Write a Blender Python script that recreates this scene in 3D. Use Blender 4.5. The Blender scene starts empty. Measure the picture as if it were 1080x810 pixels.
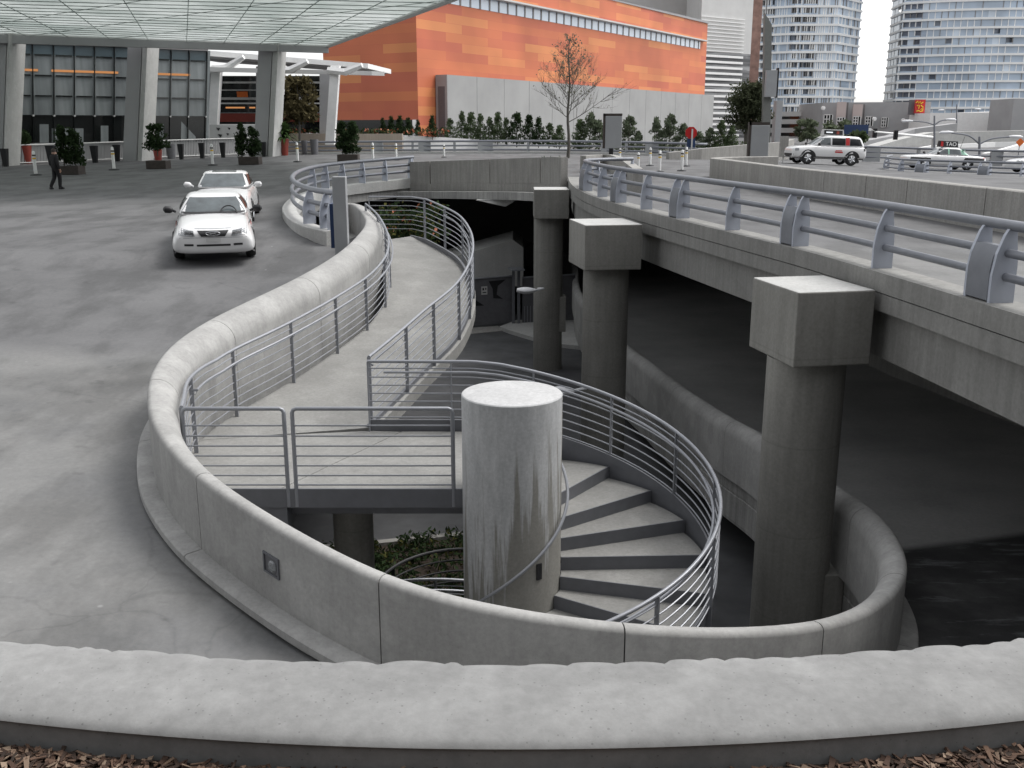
import bpy, bmesh, math, random
import numpy as np
from mathutils import Vector, Matrix
from mathutils.bvhtree import BVHTree
from mathutils.geometry import delaunay_2d_cdt
R = math.radians
S = bpy.context.scene
COL = S.collection
rnd = random.Random(7)

# ------------------------------------------------------------------ camera model
CAMZ, F, CX, CY, PITCH = 2.75, 1050.0, 540.0, 405.0, R(14.4)
CP, SP = math.cos(PITCH), math.sin(PITCH)
def ray(px, py):
    a, b = (px - CX) / F, (py - CY) / F
    return a, CP - b * SP, -SP - b * CP
def W(px, py, h=None, d=None):
    """world point seen at a photo pixel, at h metres below the eye or at ground distance d"""
    x, y, z = ray(px, py)
    k = (-h / z) if h is not None else d / y
    return Vector((x * k, y * k, CAMZ + z * k))
def solve(px, py, fn, d0=4.0, d1=260.0, n=900):
    """first point of the ray that dips below the surface height fn(x, y) (given as metres below the eye)"""
    x, y, z = ray(px, py); x /= y; z /= y
    pd, pf = None, None
    for i in range(n + 1):
        d = d0 * (d1 / d0) ** (i / n)
        f = -z * d - fn(x * d, d)
        if pf is not None and pf < 0 <= f:
            d = pd + (d - pd) * (-pf) / (f - pf)
            return Vector((x * d, d, CAMZ + z * d))
        pd, pf = d, f
    d = d1
    return Vector((x * d, d, CAMZ + z * d))

# ------------------------------------------------------------------ materials
def new_mat(name):
    m = bpy.data.materials.new(name); m.use_nodes = True
    nt = m.node_tree; nt.nodes.clear()
    return m, nt
def nd(nt, t, **kw):
    n = nt.nodes.new(t)
    for k, v in kw.items():
        if k in n.inputs: n.inputs[k].default_value = v
        else: setattr(n, k, v)
    return n
def c4(c): return (c[0], c[1], c[2], 1.0)
def coords(nt, scale=(1, 1, 1)):
    g = nd(nt, 'ShaderNodeNewGeometry')
    m = nd(nt, 'ShaderNodeMapping'); m.inputs['Scale'].default_value = scale
    nt.links.new(g.outputs['Position'], m.inputs['Vector'])
    return m.outputs['Vector']
def noise(nt, scale, detail=4, rough=.55, sc=(1, 1, 1)):
    n = nd(nt, 'ShaderNodeTexNoise'); n.inputs['Scale'].default_value = scale
    n.inputs['Detail'].default_value = detail; n.inputs['Roughness'].default_value = rough
    nt.links.new(coords(nt, sc), n.inputs['Vector'])
    return n.outputs['Fac']
def ramp(nt, src, stops):
    r = nd(nt, 'ShaderNodeValToRGB'); e = r.color_ramp.elements
    while len(e) < len(stops): e.new(.5)
    for el, (p, c) in zip(e, stops):
        el.position = p; el.color = c4(c) if not isinstance(c, (int, float)) else (c, c, c, 1)
    nt.links.new(src, r.inputs['Fac']); return r.outputs['Color']
def mix(nt, a, b, fac, mode='MIX'):
    m = nd(nt, 'ShaderNodeMix', data_type='RGBA', blend_type=mode)
    for s, v in ((0, fac), (6, a), (7, b)):
        if hasattr(v, 'is_output'): nt.links.new(v, m.inputs[s])
        elif s == 0: m.inputs[0].default_value = v
        else: m.inputs[s].default_value = c4(v)
    return m.outputs[2]
def finish(nt, col, rough=.8, metal=0., bump=None, bstr=.2, bdist=.02, spec=.5, coat=0.):
    p = nd(nt, 'ShaderNodeBsdfPrincipled'); o = nd(nt, 'ShaderNodeOutputMaterial')
    if hasattr(col, 'is_output'): nt.links.new(col, p.inputs['Base Color'])
    else: p.inputs['Base Color'].default_value = c4(col)
    if hasattr(rough, 'is_output'): nt.links.new(rough, p.inputs['Roughness'])
    else: p.inputs['Roughness'].default_value = rough
    p.inputs['Metallic'].default_value = metal
    p.inputs['Specular IOR Level'].default_value = spec
    p.inputs['Coat Weight'].default_value = coat
    if bump is not None:
        b = nd(nt, 'ShaderNodeBump'); b.inputs['Strength'].default_value = bstr; b.inputs['Distance'].default_value = bdist
        nt.links.new(bump, b.inputs['Height']); nt.links.new(b.outputs['Normal'], p.inputs['Normal'])
    nt.links.new(p.outputs['BSDF'], o.inputs['Surface'])
    return p
def k3(c, k): return tuple(max(0, min(1, v * k)) for v in c)
def concrete(name, c, streak=.35, var=.25, patch=0.0, rough=.85, fine=1., seam=0., pits=0.):
    m, nt = new_mat(name)
    base = ramp(nt, noise(nt, .9, 6, .6), [(.3, k3(c, 1 - var)), (.7, k3(c, 1 + var * .6))])
    fine = ramp(nt, noise(nt, 22, 5, .7), [(.25, 1 - .22 * fine), (.75, 1 + .12 * fine)])
    col = mix(nt, base, fine, 1.0, 'MULTIPLY')
    if streak:
        st = ramp(nt, noise(nt, 3.2, 5, .6, (2.6, 2.6, .16)), [(.38, 1 - streak), (.62, 1.0)])
        col = mix(nt, col, st, .9, 'MULTIPLY')
    if patch:
        pt = ramp(nt, noise(nt, 2.3, 3, .5), [(.5, 1.0), (.58, 1 + patch)])
        col = mix(nt, col, pt, 1.0, 'MULTIPLY')
    if seam:      # formwork lift lines
        g = nd(nt, 'ShaderNodeNewGeometry'); sx = nd(nt, 'ShaderNodeSeparateXYZ'); nt.links.new(g.outputs['Position'], sx.inputs[0])
        a = nd(nt, 'ShaderNodeMath', operation='MULTIPLY_ADD'); nt.links.new(noise(nt, 1.5, 2), a.inputs[0]); a.inputs[1].default_value = .03; nt.links.new(sx.outputs['Z'], a.inputs[2])
        p = nd(nt, 'ShaderNodeMath', operation='PINGPONG'); nt.links.new(a.outputs[0], p.inputs[0]); p.inputs[1].default_value = .61
        col = mix(nt, col, ramp(nt, p.outputs[0], [(.004, 1 - seam), (.014, 1.)]), 1., 'MULTIPLY')
    if pits:      # bug holes and small specks
        v = nd(nt, 'ShaderNodeTexVoronoi'); v.inputs['Scale'].default_value = 42; nt.links.new(coords(nt), v.inputs['Vector'])
        sz = nd(nt, 'ShaderNodeSeparateColor'); nt.links.new(v.outputs['Color'], sz.inputs[0])
        th = nd(nt, 'ShaderNodeMath', operation='MULTIPLY_ADD'); nt.links.new(sz.outputs[0], th.inputs[0]); th.inputs[1].default_value = -.16; nt.links.new(v.outputs['Distance'], th.inputs[2])
        col = mix(nt, col, ramp(nt, th.outputs[0], [(.0, 1 - pits), (.03, 1.)]), 1., 'MULTIPLY')
    finish(nt, col, rough, bump=noise(nt, 60, 4, .7), bstr=.18, bdist=.006)
    return m
def plain(name, c, rough=.5, metal=0., var=.08, scale=6., spec=.5, coat=0., bump=0.):
    m, nt = new_mat(name)
    n = noise(nt, scale, 4, .6)
    col = ramp(nt, n, [(.3, k3(c, 1 - var)), (.7, k3(c, 1 + var))])
    finish(nt, col, rough, metal, bump=n if bump else None, bstr=bump, spec=spec, coat=coat)
    return m
def emit(name, c, s):
    m, nt = new_mat(name)
    e = nd(nt, 'ShaderNodeEmission', Color=c4(c), Strength=s); o = nd(nt, 'ShaderNodeOutputMaterial')
    nt.links.new(e.outputs[0], o.inputs[0]); return m
M = {}
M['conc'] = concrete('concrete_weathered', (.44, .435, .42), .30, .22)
M['conc_wall'] = concrete('concrete_parapet', (.37, .366, .355), .10, .13, .12, .85, .8, 0, .2)
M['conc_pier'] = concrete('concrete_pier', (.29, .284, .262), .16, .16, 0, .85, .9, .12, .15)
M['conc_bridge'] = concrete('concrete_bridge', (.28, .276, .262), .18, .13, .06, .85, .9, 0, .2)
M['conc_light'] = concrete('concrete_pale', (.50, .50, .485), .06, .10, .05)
M['conc_fore'] = concrete('concrete_trowelled', (.25, .25, .246), .08, .16, .16, .85, .8, 0, .28)
M['conc_floor'] = concrete('concrete_floor', (.255, .252, .24), 0, .16, .10)
M['conc_far'] = concrete('concrete_far', (.36, .35, .33), .2, .15)
M['steel'] = plain('painted_steel', (.29, .30, .325), .42, .35, .06, 9)
M['steel_dk'] = plain('painted_steel_dark', (.15, .155, .17), .5, .2, .08, 7)
M['rail_pipe'] = plain('rail_pipe_paint', (.20, .21, .235), .45, .3, .08, 5)
M['rail_fin'] = plain('rail_fin_paint', (.46, .49, .56), .5, .1, .06, 5)
M['dark_rail'] = plain('dark_railing', (.03, .03, .032), .5, .2)
M['black'] = plain('black_plastic', (.012, .012, .014), .5)
M['rubber'] = plain('tyre_rubber', (.015, .015, .015), .8)
M['white_paint'] = plain('white_car_paint', (.70, .70, .70), .25, 0, .01, 3, .5, .6)
M['chrome'] = plain('chrome', (.65, .66, .68), .2, 1., .03)
M['white'] = plain('white_painted', (.82, .82, .81), .55, 0, .05, 2)
M['offwhite'] = plain('off_white_cladding', (.55, .55, .54), .6, 0, .06, .4)
M['base_panel'] = plain('grey_base_panel', (.33, .33, .326), .7, 0, .09, .25)
M['grey_panel'] = plain('grey_panel', (.33, .34, .35), .5, .1, .05, 2)
M['grey_wall'] = plain('grey_wall', (.24, .235, .235), .8, 0, .1, .3)
M['lgrey_wall'] = plain('light_grey_wall', (.34, .34, .345), .8, 0, .08, .3)
M['red'] = plain('red_sign', (.45, .012, .012), .45, 0, .05)
M['terracotta'] = plain('red_pot_glaze', (.26, .045, .03), .5, 0, .12)
M['pot_grey'] = plain('grey_pot', (.13, .13, .14), .6, 0, .12)
M['blue_sign'] = plain('blue_sign', (.02, .045, .12), .5, 0, .08)
M['orange'] = plain('orange_paint', (.75, .16, .02), .5, 0, .08)
M['yellow'] = plain('yellow_paint', (.7, .45, .03), .5, 0, .08)
M['green_pale'] = plain('pale_green_paint', (.30, .56, .42), .3, 0, .03, 3, .5, .5)
M['skin'] = plain('skin', (.42, .26, .19), .55, 0, .05)
M['hair'] = plain('dark_hair', (.03, .022, .016), .6, 0, .1)
M['suit'] = plain('dark_suit_cloth', (.010, .010, .011), .85, 0, .2, 30)
M['bark'] = plain('bark', (.10, .093, .082), .9, 0, .25, 12, bump=.4)
M['beige'] = concrete('beige_render', (.42, .36, .30), .1, .08)
M['lamp_head'] = plain('white_lamp_housing', (.75, .76, .78), .35, 0, .03)
M['canopy_bar'] = plain('canopy_bars', (.50, .54, .52), .6, 0, .05)
M['wood'] = plain('dark_timber', (.05, .04, .035), .7, 0, .2)

def glass(name, c, rough=.06, var=.3, scale=.35, spec=.6):
    m, nt = new_mat(name)
    col = ramp(nt, noise(nt, scale, 3), [(.3, k3(c, 1 - var)), (.7, k3(c, 1 + var))])
    finish(nt, col, rough, spec=spec); return m
M['car_glass'] = glass('car_glass', (.07, .085, .09), .05, .35, 2.5, .8)
M['tint_glass'] = glass('tinted_glass', (.018, .02, .022), .15, .3, 2.5, .25)
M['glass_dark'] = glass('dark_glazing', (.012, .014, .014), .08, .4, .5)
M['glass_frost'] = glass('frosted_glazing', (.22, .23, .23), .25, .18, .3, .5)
def pleats():
    m, nt = new_mat('pleated_frosted_glazing')
    a = ramp(nt, noise(nt, 3.5, 2, .5, (1, .3, .02)), [(.3, (.18, .20, .205)), (.7, (.25, .272, .275))])
    b = ramp(nt, noise(nt, .35, 3), [(.3, .8), (.7, 1.15)])
    finish(nt, mix(nt, a, b, 1., 'MULTIPLY'), .22, spec=.5); return m
M['glass_frost'] = pleats()
M['glass_teal'] = glass('blue_grey_glazing', (.10, .135, .15), .2, .15, .3, .5)
M['tower_blue'] = glass('tower_blue_glass', (.40, .48, .58), .12, .2, .1, .6)
M['tower_pale'] = glass('tower_pale_glass', (.58, .66, .75), .15, .12, .1, .6)
M['tower_dark'] = glass('tower_dark_glass', (.17, .205, .27), .12, .35, .15, .6)
M['tower_slab'] = plain('tower_slab', (.84, .84, .83), .7, 0, .03, .2)
M['headlamp'] = glass('headlamp_lens', (.22, .23, .24), .1, .5, 30, .7)
M['warm'] = emit('warm_cove_light', (1.0, .45, .18), .28)
M['dim_white'] = emit('faint_sign_light', (.9, .95, 1.), .6)

def leafmat(name, c, var=.5):
    m, nt = new_mat(name)
    oi = nd(nt, 'ShaderNodeObjectInfo')
    col = ramp(nt, noise(nt, 2.2, 3), [(.3, k3(c, 1 - var)), (.7, k3(c, 1 + var))])
    d = nd(nt, 'ShaderNodeBsdfDiffuse'); t = nd(nt, 'ShaderNodeBsdfTranslucent'); mx = nd(nt, 'ShaderNodeMixShader', Fac=.25)
    o = nd(nt, 'ShaderNodeOutputMaterial')
    nt.links.new(col, d.inputs[0]); nt.links.new(col, t.inputs[0])
    nt.links.new(d.outputs[0], mx.inputs[1]); nt.links.new(t.outputs[0], mx.inputs[2]); nt.links.new(mx.outputs[0], o.inputs[0])
    return m
M['leaf_dark'] = leafmat('dark_evergreen_leaves', (.035, .055, .026))
M['leaf_mid'] = leafmat('mid_green_leaves', (.085, .115, .060))
M['leaf_grey'] = leafmat('grey_green_leaves', (.12, .145, .095))
M['leaf_rust'] = leafmat('brownish_green_leaves', (.10, .085, .045))
M['leaf_olive'] = leafmat('olive_leaves', (.065, .075, .045))
M['leaf_dry'] = leafmat('dry_brown_leaves', (.18, .18, .135))
M['leaf_palm'] = leafmat('palm_leaves', (.05, .085, .03))
M['leaf_yellow'] = leafmat('yellow_green_leaves', (.10, .10, .035))
M['flower'] = plain('orange_red_flowers', (.30, .09, .04), .7)

def pavement():
    m, nt = new_mat('plaza_pavement')
    g = nd(nt, 'ShaderNodeNewGeometry'); sx = nd(nt, 'ShaderNodeSeparateXYZ'); nt.links.new(g.outputs['Position'], sx.inputs[0])
    asphalt = ramp(nt, noise(nt, .22, 6, .6, (1, 2.2, 1)), [(.3, (.112, .112, .114)), (.72, (.165, .165, .167))])
    conc = ramp(nt, noise(nt, .55, 6, .62), [(.28, (.145, .147, .15)), (.5, (.185, .185, .182)), (.72, (.215, .213, .208))])
    # seam where the darker asphalt meets the paler concrete lane
    wob = nd(nt, 'ShaderNodeMath', operation='MULTIPLY_ADD'); nt.links.new(noise(nt, .5, 2), wob.inputs[0]); wob.inputs[1].default_value = .5
    nt.links.new(sx.outputs['Y'], wob.inputs[2])
    mr = nd(nt, 'ShaderNodeMapRange'); nt.links.new(wob.outputs[0], mr.inputs[0])
    mr.inputs[1].default_value = 16.3; mr.inputs[2].default_value = 17.2
    col = mix(nt, conc, asphalt, mr.outputs[0])
    # tyre-polished dark sweep in the turning lane
    dk = ramp(nt, noise(nt, .5, 5, .6, (1.6, .7, 1)), [(.46, 1.0), (.60, .62)])
    col = mix(nt, col, dk, .8, 'MULTIPLY')
    fine = ramp(nt, noise(nt, 14, 5, .75), [(.2, .82), (.8, 1.12)])
    col = mix(nt, col, fine, 1.0, 'MULTIPLY')
    # worn wheel paths that follow the lane round the parapet
    at = nd(nt, 'ShaderNodeAttribute'); at.attribute_name = 'lane'
    la = nd(nt, 'ShaderNodeMath', operation='MULTIPLY_ADD'); nt.links.new(noise(nt, .7, 4), la.inputs[0]); la.inputs[1].default_value = .09; nt.links.new(at.outputs['Fac'], la.inputs[2])
    tr = ramp(nt, la.outputs[0], [(.05, 1.05), (.10, 1.16), (.24, 1.1), (.33, .80), (.40, .95), (.50, .78), (.62, 1.0), (1., 1.)])
    col = mix(nt, col, tr, .9, 'MULTIPLY')
    # fine meandering cracks and oil drips
    wv = nd(nt, 'ShaderNodeTexVoronoi', feature='DISTANCE_TO_EDGE'); wv.inputs['Scale'].default_value = .17
    nz = nd(nt, 'ShaderNodeTexNoise'); nz.inputs['Scale'].default_value = .8; nz.inputs['Detail'].default_value = 5; nt.links.new(coords(nt), nz.inputs['Vector'])
    dm = nd(nt, 'ShaderNodeVectorMath', operation='MULTIPLY_ADD'); nt.links.new(nz.outputs['Color'], dm.inputs[0]); dm.inputs[1].default_value = (1.2, 1.2, 0); nt.links.new(coords(nt, (1, 1, 0)), dm.inputs[2])
    nt.links.new(dm.outputs[0], wv.inputs['Vector'])
    col = mix(nt, col, ramp(nt, wv.outputs['Distance'], [(.001, .72), (.003, 1.)]), .5, 'MULTIPLY')
    col = mix(nt, col, ramp(nt, noise(nt, 2.4, 3, .5), [(.66, 1.), (.72, .72)]), .7, 'MULTIPLY')
    # scattered spots of gum and litter
    v = nd(nt, 'ShaderNodeTexVoronoi'); v.inputs['Scale'].default_value = .9; nt.links.new(coords(nt, (1, 1, 0)), v.inputs['Vector'])
    sp = ramp(nt, v.outputs['Distance'], [(.015, .35), (.03, 0.)])
    col = mix(nt, col, (.42, .42, .42), sp)
    finish(nt, col, .75, bump=noise(nt, 45, 4, .8), bstr=.25, bdist=.01, spec=.35)
    return m
M['plaza'] = pavement()
def ramp_mat():
    m, nt = new_mat('ramp_pavement')
    g = nd(nt, 'ShaderNodeNewGeometry'); sx = nd(nt, 'ShaderNodeSeparateXYZ'); nt.links.new(g.outputs['Position'], sx.inputs[0])
    conc = ramp(nt, noise(nt, .5, 6, .6), [(.3, (.30, .30, .296)), (.7, (.44, .435, .425))])
    asph = ramp(nt, noise(nt, .9, 6, .62), [(.34, (.04, .04, .041)), (.52, (.065, .065, .066)), (.66, (.11, .11, .11))])
    white = ramp(nt, noise(nt, 1.1, 6, .7, (.7, 2.4, 1)), [(.57, 0.), (.66, .5)])
    asph = mix(nt, asph, (.34, .35, .36), white)
    a = nd(nt, 'ShaderNodeMath', operation='MULTIPLY_ADD'); nt.links.new(sx.outputs['X'], a.inputs[0]); a.inputs[1].default_value = -.33
    nt.links.new(sx.outputs['Y'], a.inputs[2])
    mr = nd(nt, 'ShaderNodeMapRange'); nt.links.new(a.outputs[0], mr.inputs[0]); mr.inputs[1].default_value = 11.2; mr.inputs[2].default_value = 11.45
    col = mix(nt, asph, conc, mr.outputs[0])
    # pale lane along the parapet on the near side
    col = mix(nt, col, ramp(nt, noise(nt, 16, 5, .75), [(.2, .8), (.8, 1.12)]), 1., 'MULTIPLY')
    finish(nt, col, .7, bump=noise(nt, 45, 4, .8), bstr=.2, bdist=.01)
    return m
M['ramp'] = ramp_mat()
M['asphalt'] = plain('lower_asphalt', (.085, .086, .09), .85, 0, .25, 1.2, bump=.2)
def column_mat():
    m, nt = new_mat('column_concrete_runs')
    g = nd(nt, 'ShaderNodeNewGeometry'); sx = nd(nt, 'ShaderNodeSeparateXYZ'); nt.links.new(g.outputs['Position'], sx.inputs[0])
    base = ramp(nt, noise(nt, 1.4, 6, .6, (1, 1, .35)), [(.3, (.21, .205, .185)), (.7, (.29, .283, .26))])
    runs = noise(nt, 3.0, 5, .62, (2.3, 2.3, .12))
    # lime runs start at the rim and thin out downwards
    mr = nd(nt, 'ShaderNodeMapRange'); nt.links.new(sx.outputs['Z'], mr.inputs[0])
    mr.inputs[1].default_value = CAMZ - 5.6; mr.inputs[2].default_value = CAMZ - 3.0; mr.inputs[3].default_value = -.13; mr.inputs[4].default_value = .20
    ad = nd(nt, 'ShaderNodeMath', operation='ADD'); nt.links.new(runs, ad.inputs[0]); nt.links.new(mr.outputs[0], ad.inputs[1])
    side = nd(nt, 'ShaderNodeMapRange'); nt.links.new(sx.outputs['X'], side.inputs[0])
    side.inputs[1].default_value = -.6; side.inputs[2].default_value = .6; side.inputs[3].default_value = .06; side.inputs[4].default_value = -.05
    ad2 = nd(nt, 'ShaderNodeMath', operation='ADD'); nt.links.new(ad.outputs[0], ad2.inputs[0]); nt.links.new(side.outputs[0], ad2.inputs[1])
    f = ramp(nt, ad2.outputs[0], [(.475, 0.), (.55, .85)])
    pale = ramp(nt, noise(nt, 9, 5, .7, (1, 1, .2)), [(.3, (.42, .43, .44)), (.7, (.60, .61, .62))])
    col = mix(nt, base, pale, f)
    col = mix(nt, col, ramp(nt, noise(nt, 26, 5, .7), [(.25, .8), (.75, 1.1)]), 1., 'MULTIPLY')
    finish(nt, col, .8, bump=noise(nt, 40, 4, .7), bstr=.2, bdist=.006)
    return m
M['column'] = column_mat()
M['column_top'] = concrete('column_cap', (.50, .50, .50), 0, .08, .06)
def orange_mat():
    m, nt = new_mat('orange_panels')
    tc = nd(nt, 'ShaderNodeTexCoord'); mp = nd(nt, 'ShaderNodeMapping'); nt.links.new(tc.outputs['UV'], mp.inputs[0])
    b = nd(nt, 'ShaderNodeTexBrick'); nt.links.new(mp.outputs[0], b.inputs['Vector'])
    b.offset = .37; b.inputs['Scale'].default_value = 1.0; b.inputs['Mortar Size'].default_value = .012
    b.inputs['Brick Width'].default_value = 8.5; b.inputs['Row Height'].default_value = .98; b.inputs['Bias'].default_value = 0.1
    b.inputs['Color1'].default_value = (0, 0, 0, 1); b.inputs['Color2'].default_value = (1, 1, 1, 1); b.inputs['Mortar'].default_value = (.1, .1, .1, 1)
    n = nd(nt, 'ShaderNodeTexNoise'); n.inputs['Scale'].default_value = .12; nt.links.new(mp.outputs[0], n.inputs['Vector'])
    col = ramp(nt, b.outputs['Color'], [(0., (.50, .125, .08)), (.3, (.55, .155, .08)), (.7, (.60, .185, .083)), (1., (.66, .25, .10))])
    col = mix(nt, col, ramp(nt, n.outputs['Fac'], [(.35, .85), (.65, 1.1)]), 1., 'MULTIPLY')
    finish(nt, col, .55, spec=.3); return m
M['orange_panels'] = orange_mat()
def canopy_mat():
    m, nt = new_mat('canopy_glass')
    a = ramp(nt, noise(nt, .16, 6, .65, (1, .8, 1)), [(.36, (.34, .385, .365)), (.5, (.46, .50, .48)), (.64, (.58, .615, .60))])
    a = mix(nt, a, ramp(nt, noise(nt, 1.2, 5, .7, (.25, 1, 1)), [(.3, .8), (.7, 1.1)]), 1., 'MULTIPLY')
    d = nd(nt, 'ShaderNodeBsdfDiffuse'); t = nd(nt, 'ShaderNodeBsdfTranslucent'); mx = nd(nt, 'ShaderNodeMixShader', Fac=.62)
    o = nd(nt, 'ShaderNodeOutputMaterial')
    for s in (d, t): nt.links.new(a, s.inputs[0])
    nt.links.new(d.outputs[0], mx.inputs[1]); nt.links.new(t.outputs[0], mx.inputs[2]); nt.links.new(mx.outputs[0], o.inputs[0])
    return m
M['canopy'] = canopy_mat()
def stripes_mat():
    m, nt = new_mat('striped_cladding')
    col = ramp(nt, noise(nt, .9, 5, .7, (.05, .05, 1.0)), [(.42, (.06, .062, .066)), (.5, (.15, .152, .156)), (.58, (.30, .305, .31))])
    finish(nt, col, .5); return m
M['stripes'] = stripes_mat()
def mulch_mat():
    m, nt = new_mat('mulch')
    oi = nd(nt, 'ShaderNodeNewGeometry')
    col = ramp(nt, oi.outputs['Random Per Island'], [(0., (.025, .016, .011)), (.45, (.07, .038, .025)), (.8, (.14, .085, .056)), (1., (.27, .20, .145))])
    finish(nt, col, .9); return m
M['mulch'] = mulch_mat()
M['soil'] = plain('dark_soil', (.035, .024, .017), .95, 0, .4, 20, bump=.5)

# ------------------------------------------------------------------ mesh helpers
def linkobj(o, parent=None):
    COL.objects.link(o)
    if parent is not None: o.parent = parent
    return o
def props(o, label=None, cat=None, group=None, kind=None):
    for k, v in (('label', label), ('category', cat), ('group', group), ('kind', kind)):
        if v: o[k] = v
    return o
def thing(name, label, cat, loc=(0, 0, 0), rz=0., group=None):
    o = bpy.data.objects.new(name, None); o.location = loc; o.rotation_euler = (0, 0, rz)
    COL.objects.link(o); return props(o, label, cat, group)
def kids(o): return [c for c in list(o.children)]
ALLKIDS = {}
def copy_tree(o, parent=None, loc=None, rz=None, label=None, scale=None):
    c = o.copy(); COL.objects.link(c)
    if parent is not None: c.parent = parent
    if loc is not None: c.location = loc
    if rz is not None: c.rotation_euler = (0, 0, rz)
    if scale is not None: c.scale = scale
    if label: c['label'] = label
    for ch in kids(o): copy_tree(ch, c)
    return c
def catmull(pts, step=.25):
    P = [Vector(p) for p in pts]; out = []
    P = [P[0] * 2 - P[1]] + P + [P[-1] * 2 - P[-2]]
    for i in range(1, len(P) - 2):
        p0, p1, p2, p3 = P[i - 1:i + 3]
        n = max(1, int(math.ceil((p2 - p1).length / step)))
        for k in range(n):
            t = k / n
            out.append(.5 * ((2 * p1) + (p2 - p0) * t + (2 * p0 - 5 * p1 + 4 * p2 - p3) * t * t + (3 * p1 - p0 - 3 * p2 + p3) * t ** 3))
    out.append(P[-2]); return out
def resample(pts, n):
    pts = [Vector(p) for p in pts]; L = [0.]
    for a, b in zip(pts, pts[1:]): L.append(L[-1] + (b - a).length)
    out = []; j = 0
    for i in range(n):
        s = L[-1] * i / (n - 1)
        while j < len(pts) - 2 and L[j + 1] < s: j += 1
        t = (s - L[j]) / max(1e-9, L[j + 1] - L[j]); out.append(pts[j].lerp(pts[j + 1], min(1, max(0, t))))
    return out
def bylen(pts, step):
    L = sum((b - a).length for a, b in zip(pts, pts[1:]))
    return resample(pts, max(2, int(round(L / step)) + 1))
def smooth(pts, it):
    pts = [p.copy() for p in pts]
    for _ in range(it):
        q = [p.copy() for p in pts]
        for i in range(1, len(pts) - 1): q[i] = pts[i] * .5 + (pts[i - 1] + pts[i + 1]) * .25
        pts = q
    return pts
def left_normals(pts):
    out = []
    for i in range(len(pts)):
        a, b = pts[max(0, i - 1)], pts[min(len(pts) - 1, i + 1)]
        t = Vector((b.x - a.x, b.y - a.y, 0)).normalized(); out.append(Vector((-t.y, t.x, 0)))
    return out
class MB:
    def __init__(s): s.v = []; s.f = []; s.m = []; s.uv = None
    def add(s, vs, fs, mi=0):
        n = len(s.v); s.v += [Vector(v) for v in vs]
        s.f += [[n + i for i in f] for f in fs]; s.m += [mi] * len(fs); return s
    def quad(s, a, b, c, d, mi=0): return s.add([a, b, c, d], [[0, 1, 2, 3]], mi)
    def box(s, c, size, rz=0., mi=0, taper=1.):
        hx, hy, hz = size[0] / 2, size[1] / 2, size[2] / 2; vs = []
        for z in (-hz, hz):
            k = 1. if z < 0 else taper
            for x, y in ((-hx, -hy), (hx, -hy), (hx, hy), (-hx, hy)):
                x2, y2 = x * k, y * k
                vs.append((c[0] + x2 * math.cos(rz) - y2 * math.sin(rz), c[1] + x2 * math.sin(rz) + y2 * math.cos(rz), c[2] + z))
        return s.add(vs, [[3, 2, 1, 0], [4, 5, 6, 7], [0, 1, 5, 4], [1, 2, 6, 5], [2, 3, 7, 6], [3, 0, 4, 7]], mi)
    def hexa(s, b, t, mi=0):
        return s.add(list(b) + list(t), [[3, 2, 1, 0], [4, 5, 6, 7], [0, 1, 5, 4], [1, 2, 6, 5], [2, 3, 7, 6], [3, 0, 4, 7]], mi)
    def prism(s, poly, z0, z1, mi=0, zf=None):
        n = len(poly)
        vs = [(p[0], p[1], z0) for p in poly] + [(p[0], p[1], z1) for p in poly]
        return s.add(vs, [list(range(n))[::-1], list(range(n, 2 * n))] + [[i, (i + 1) % n, n + (i + 1) % n, n + i] for i in range(n)], mi)
    def tube(s, pts, r, n=8, mi=0, cap=True, closed=False):
        pts = [Vector(p) for p in pts]; N = len(pts); rr = r if isinstance(r, (list, tuple)) else [r] * N
        vs = []; side = None
        for i in range(N):
            a, b = pts[max(0, i - 1)], pts[min(N - 1, i + 1)]
            if closed: a, b = pts[(i - 1) % N], pts[(i + 1) % N]
            t = (b - a).normalized()
            if side is None:
                side = t.cross(Vector((0, 0, 1)))
                if side.length < .1: side = t.cross(Vector((1, 0, 0)))
            side = (side - t * side.dot(t)).normalized(); up = side.cross(t)
            for k in range(n):
                an = 2 * math.pi * k / n
                vs.append(pts[i] + (side * math.cos(an) + up * math.sin(an)) * rr[i])
        fs = []
        for i in range(N - 1 + (1 if closed else 0)):
            j = (i + 1) % N
            for k in range(n): fs.append([i * n + k, i * n + (k + 1) % n, j * n + (k + 1) % n, j * n + k])
        if cap and not closed: fs += [list(range(n))[::-1], [(N - 1) * n + k for k in range(n)]]
        return s.add(vs, fs, mi)
    def sweep(s, pts, prof, mi=0, cap=True, nrm=None, closed_prof=True):
        nrm = nrm or left_normals(pts); n = len(prof); vs = []
        for p, q in zip(pts, nrm):
            for (u, z) in prof: vs.append((p.x + q.x * u, p.y + q.y * u, p.z + z))
        fs = []
        for i in range(len(pts) - 1):
            for k in range(n if closed_prof else n - 1):
                k2 = (k + 1) % n; fs.append([i * n + k, i * n + k2, (i + 1) * n + k2, (i + 1) * n + k])
        if cap and closed_prof: fs += [list(range(n))[::-1], [(len(pts) - 1) * n + k for k in range(n)]]
        return s.add(vs, fs, mi)
    def sweepv(s, pts, profs, nrm, mi=0):
        n = len(profs[0]); vs = []
        for p, q, pr in zip(pts, nrm, profs):
            for (u, z) in pr: vs.append((p.x + q.x * u, p.y + q.y * u, p.z + z))
        fs = []
        for i in range(len(pts) - 1):
            for k in range(n): k2 = (k + 1) % n; fs.append([i * n + k, i * n + k2, (i + 1) * n + k2, (i + 1) * n + k])
        fs += [list(range(n))[::-1], [(len(pts) - 1) * n + k for k in range(n)]]
        return s.add(vs, fs, mi)
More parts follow.
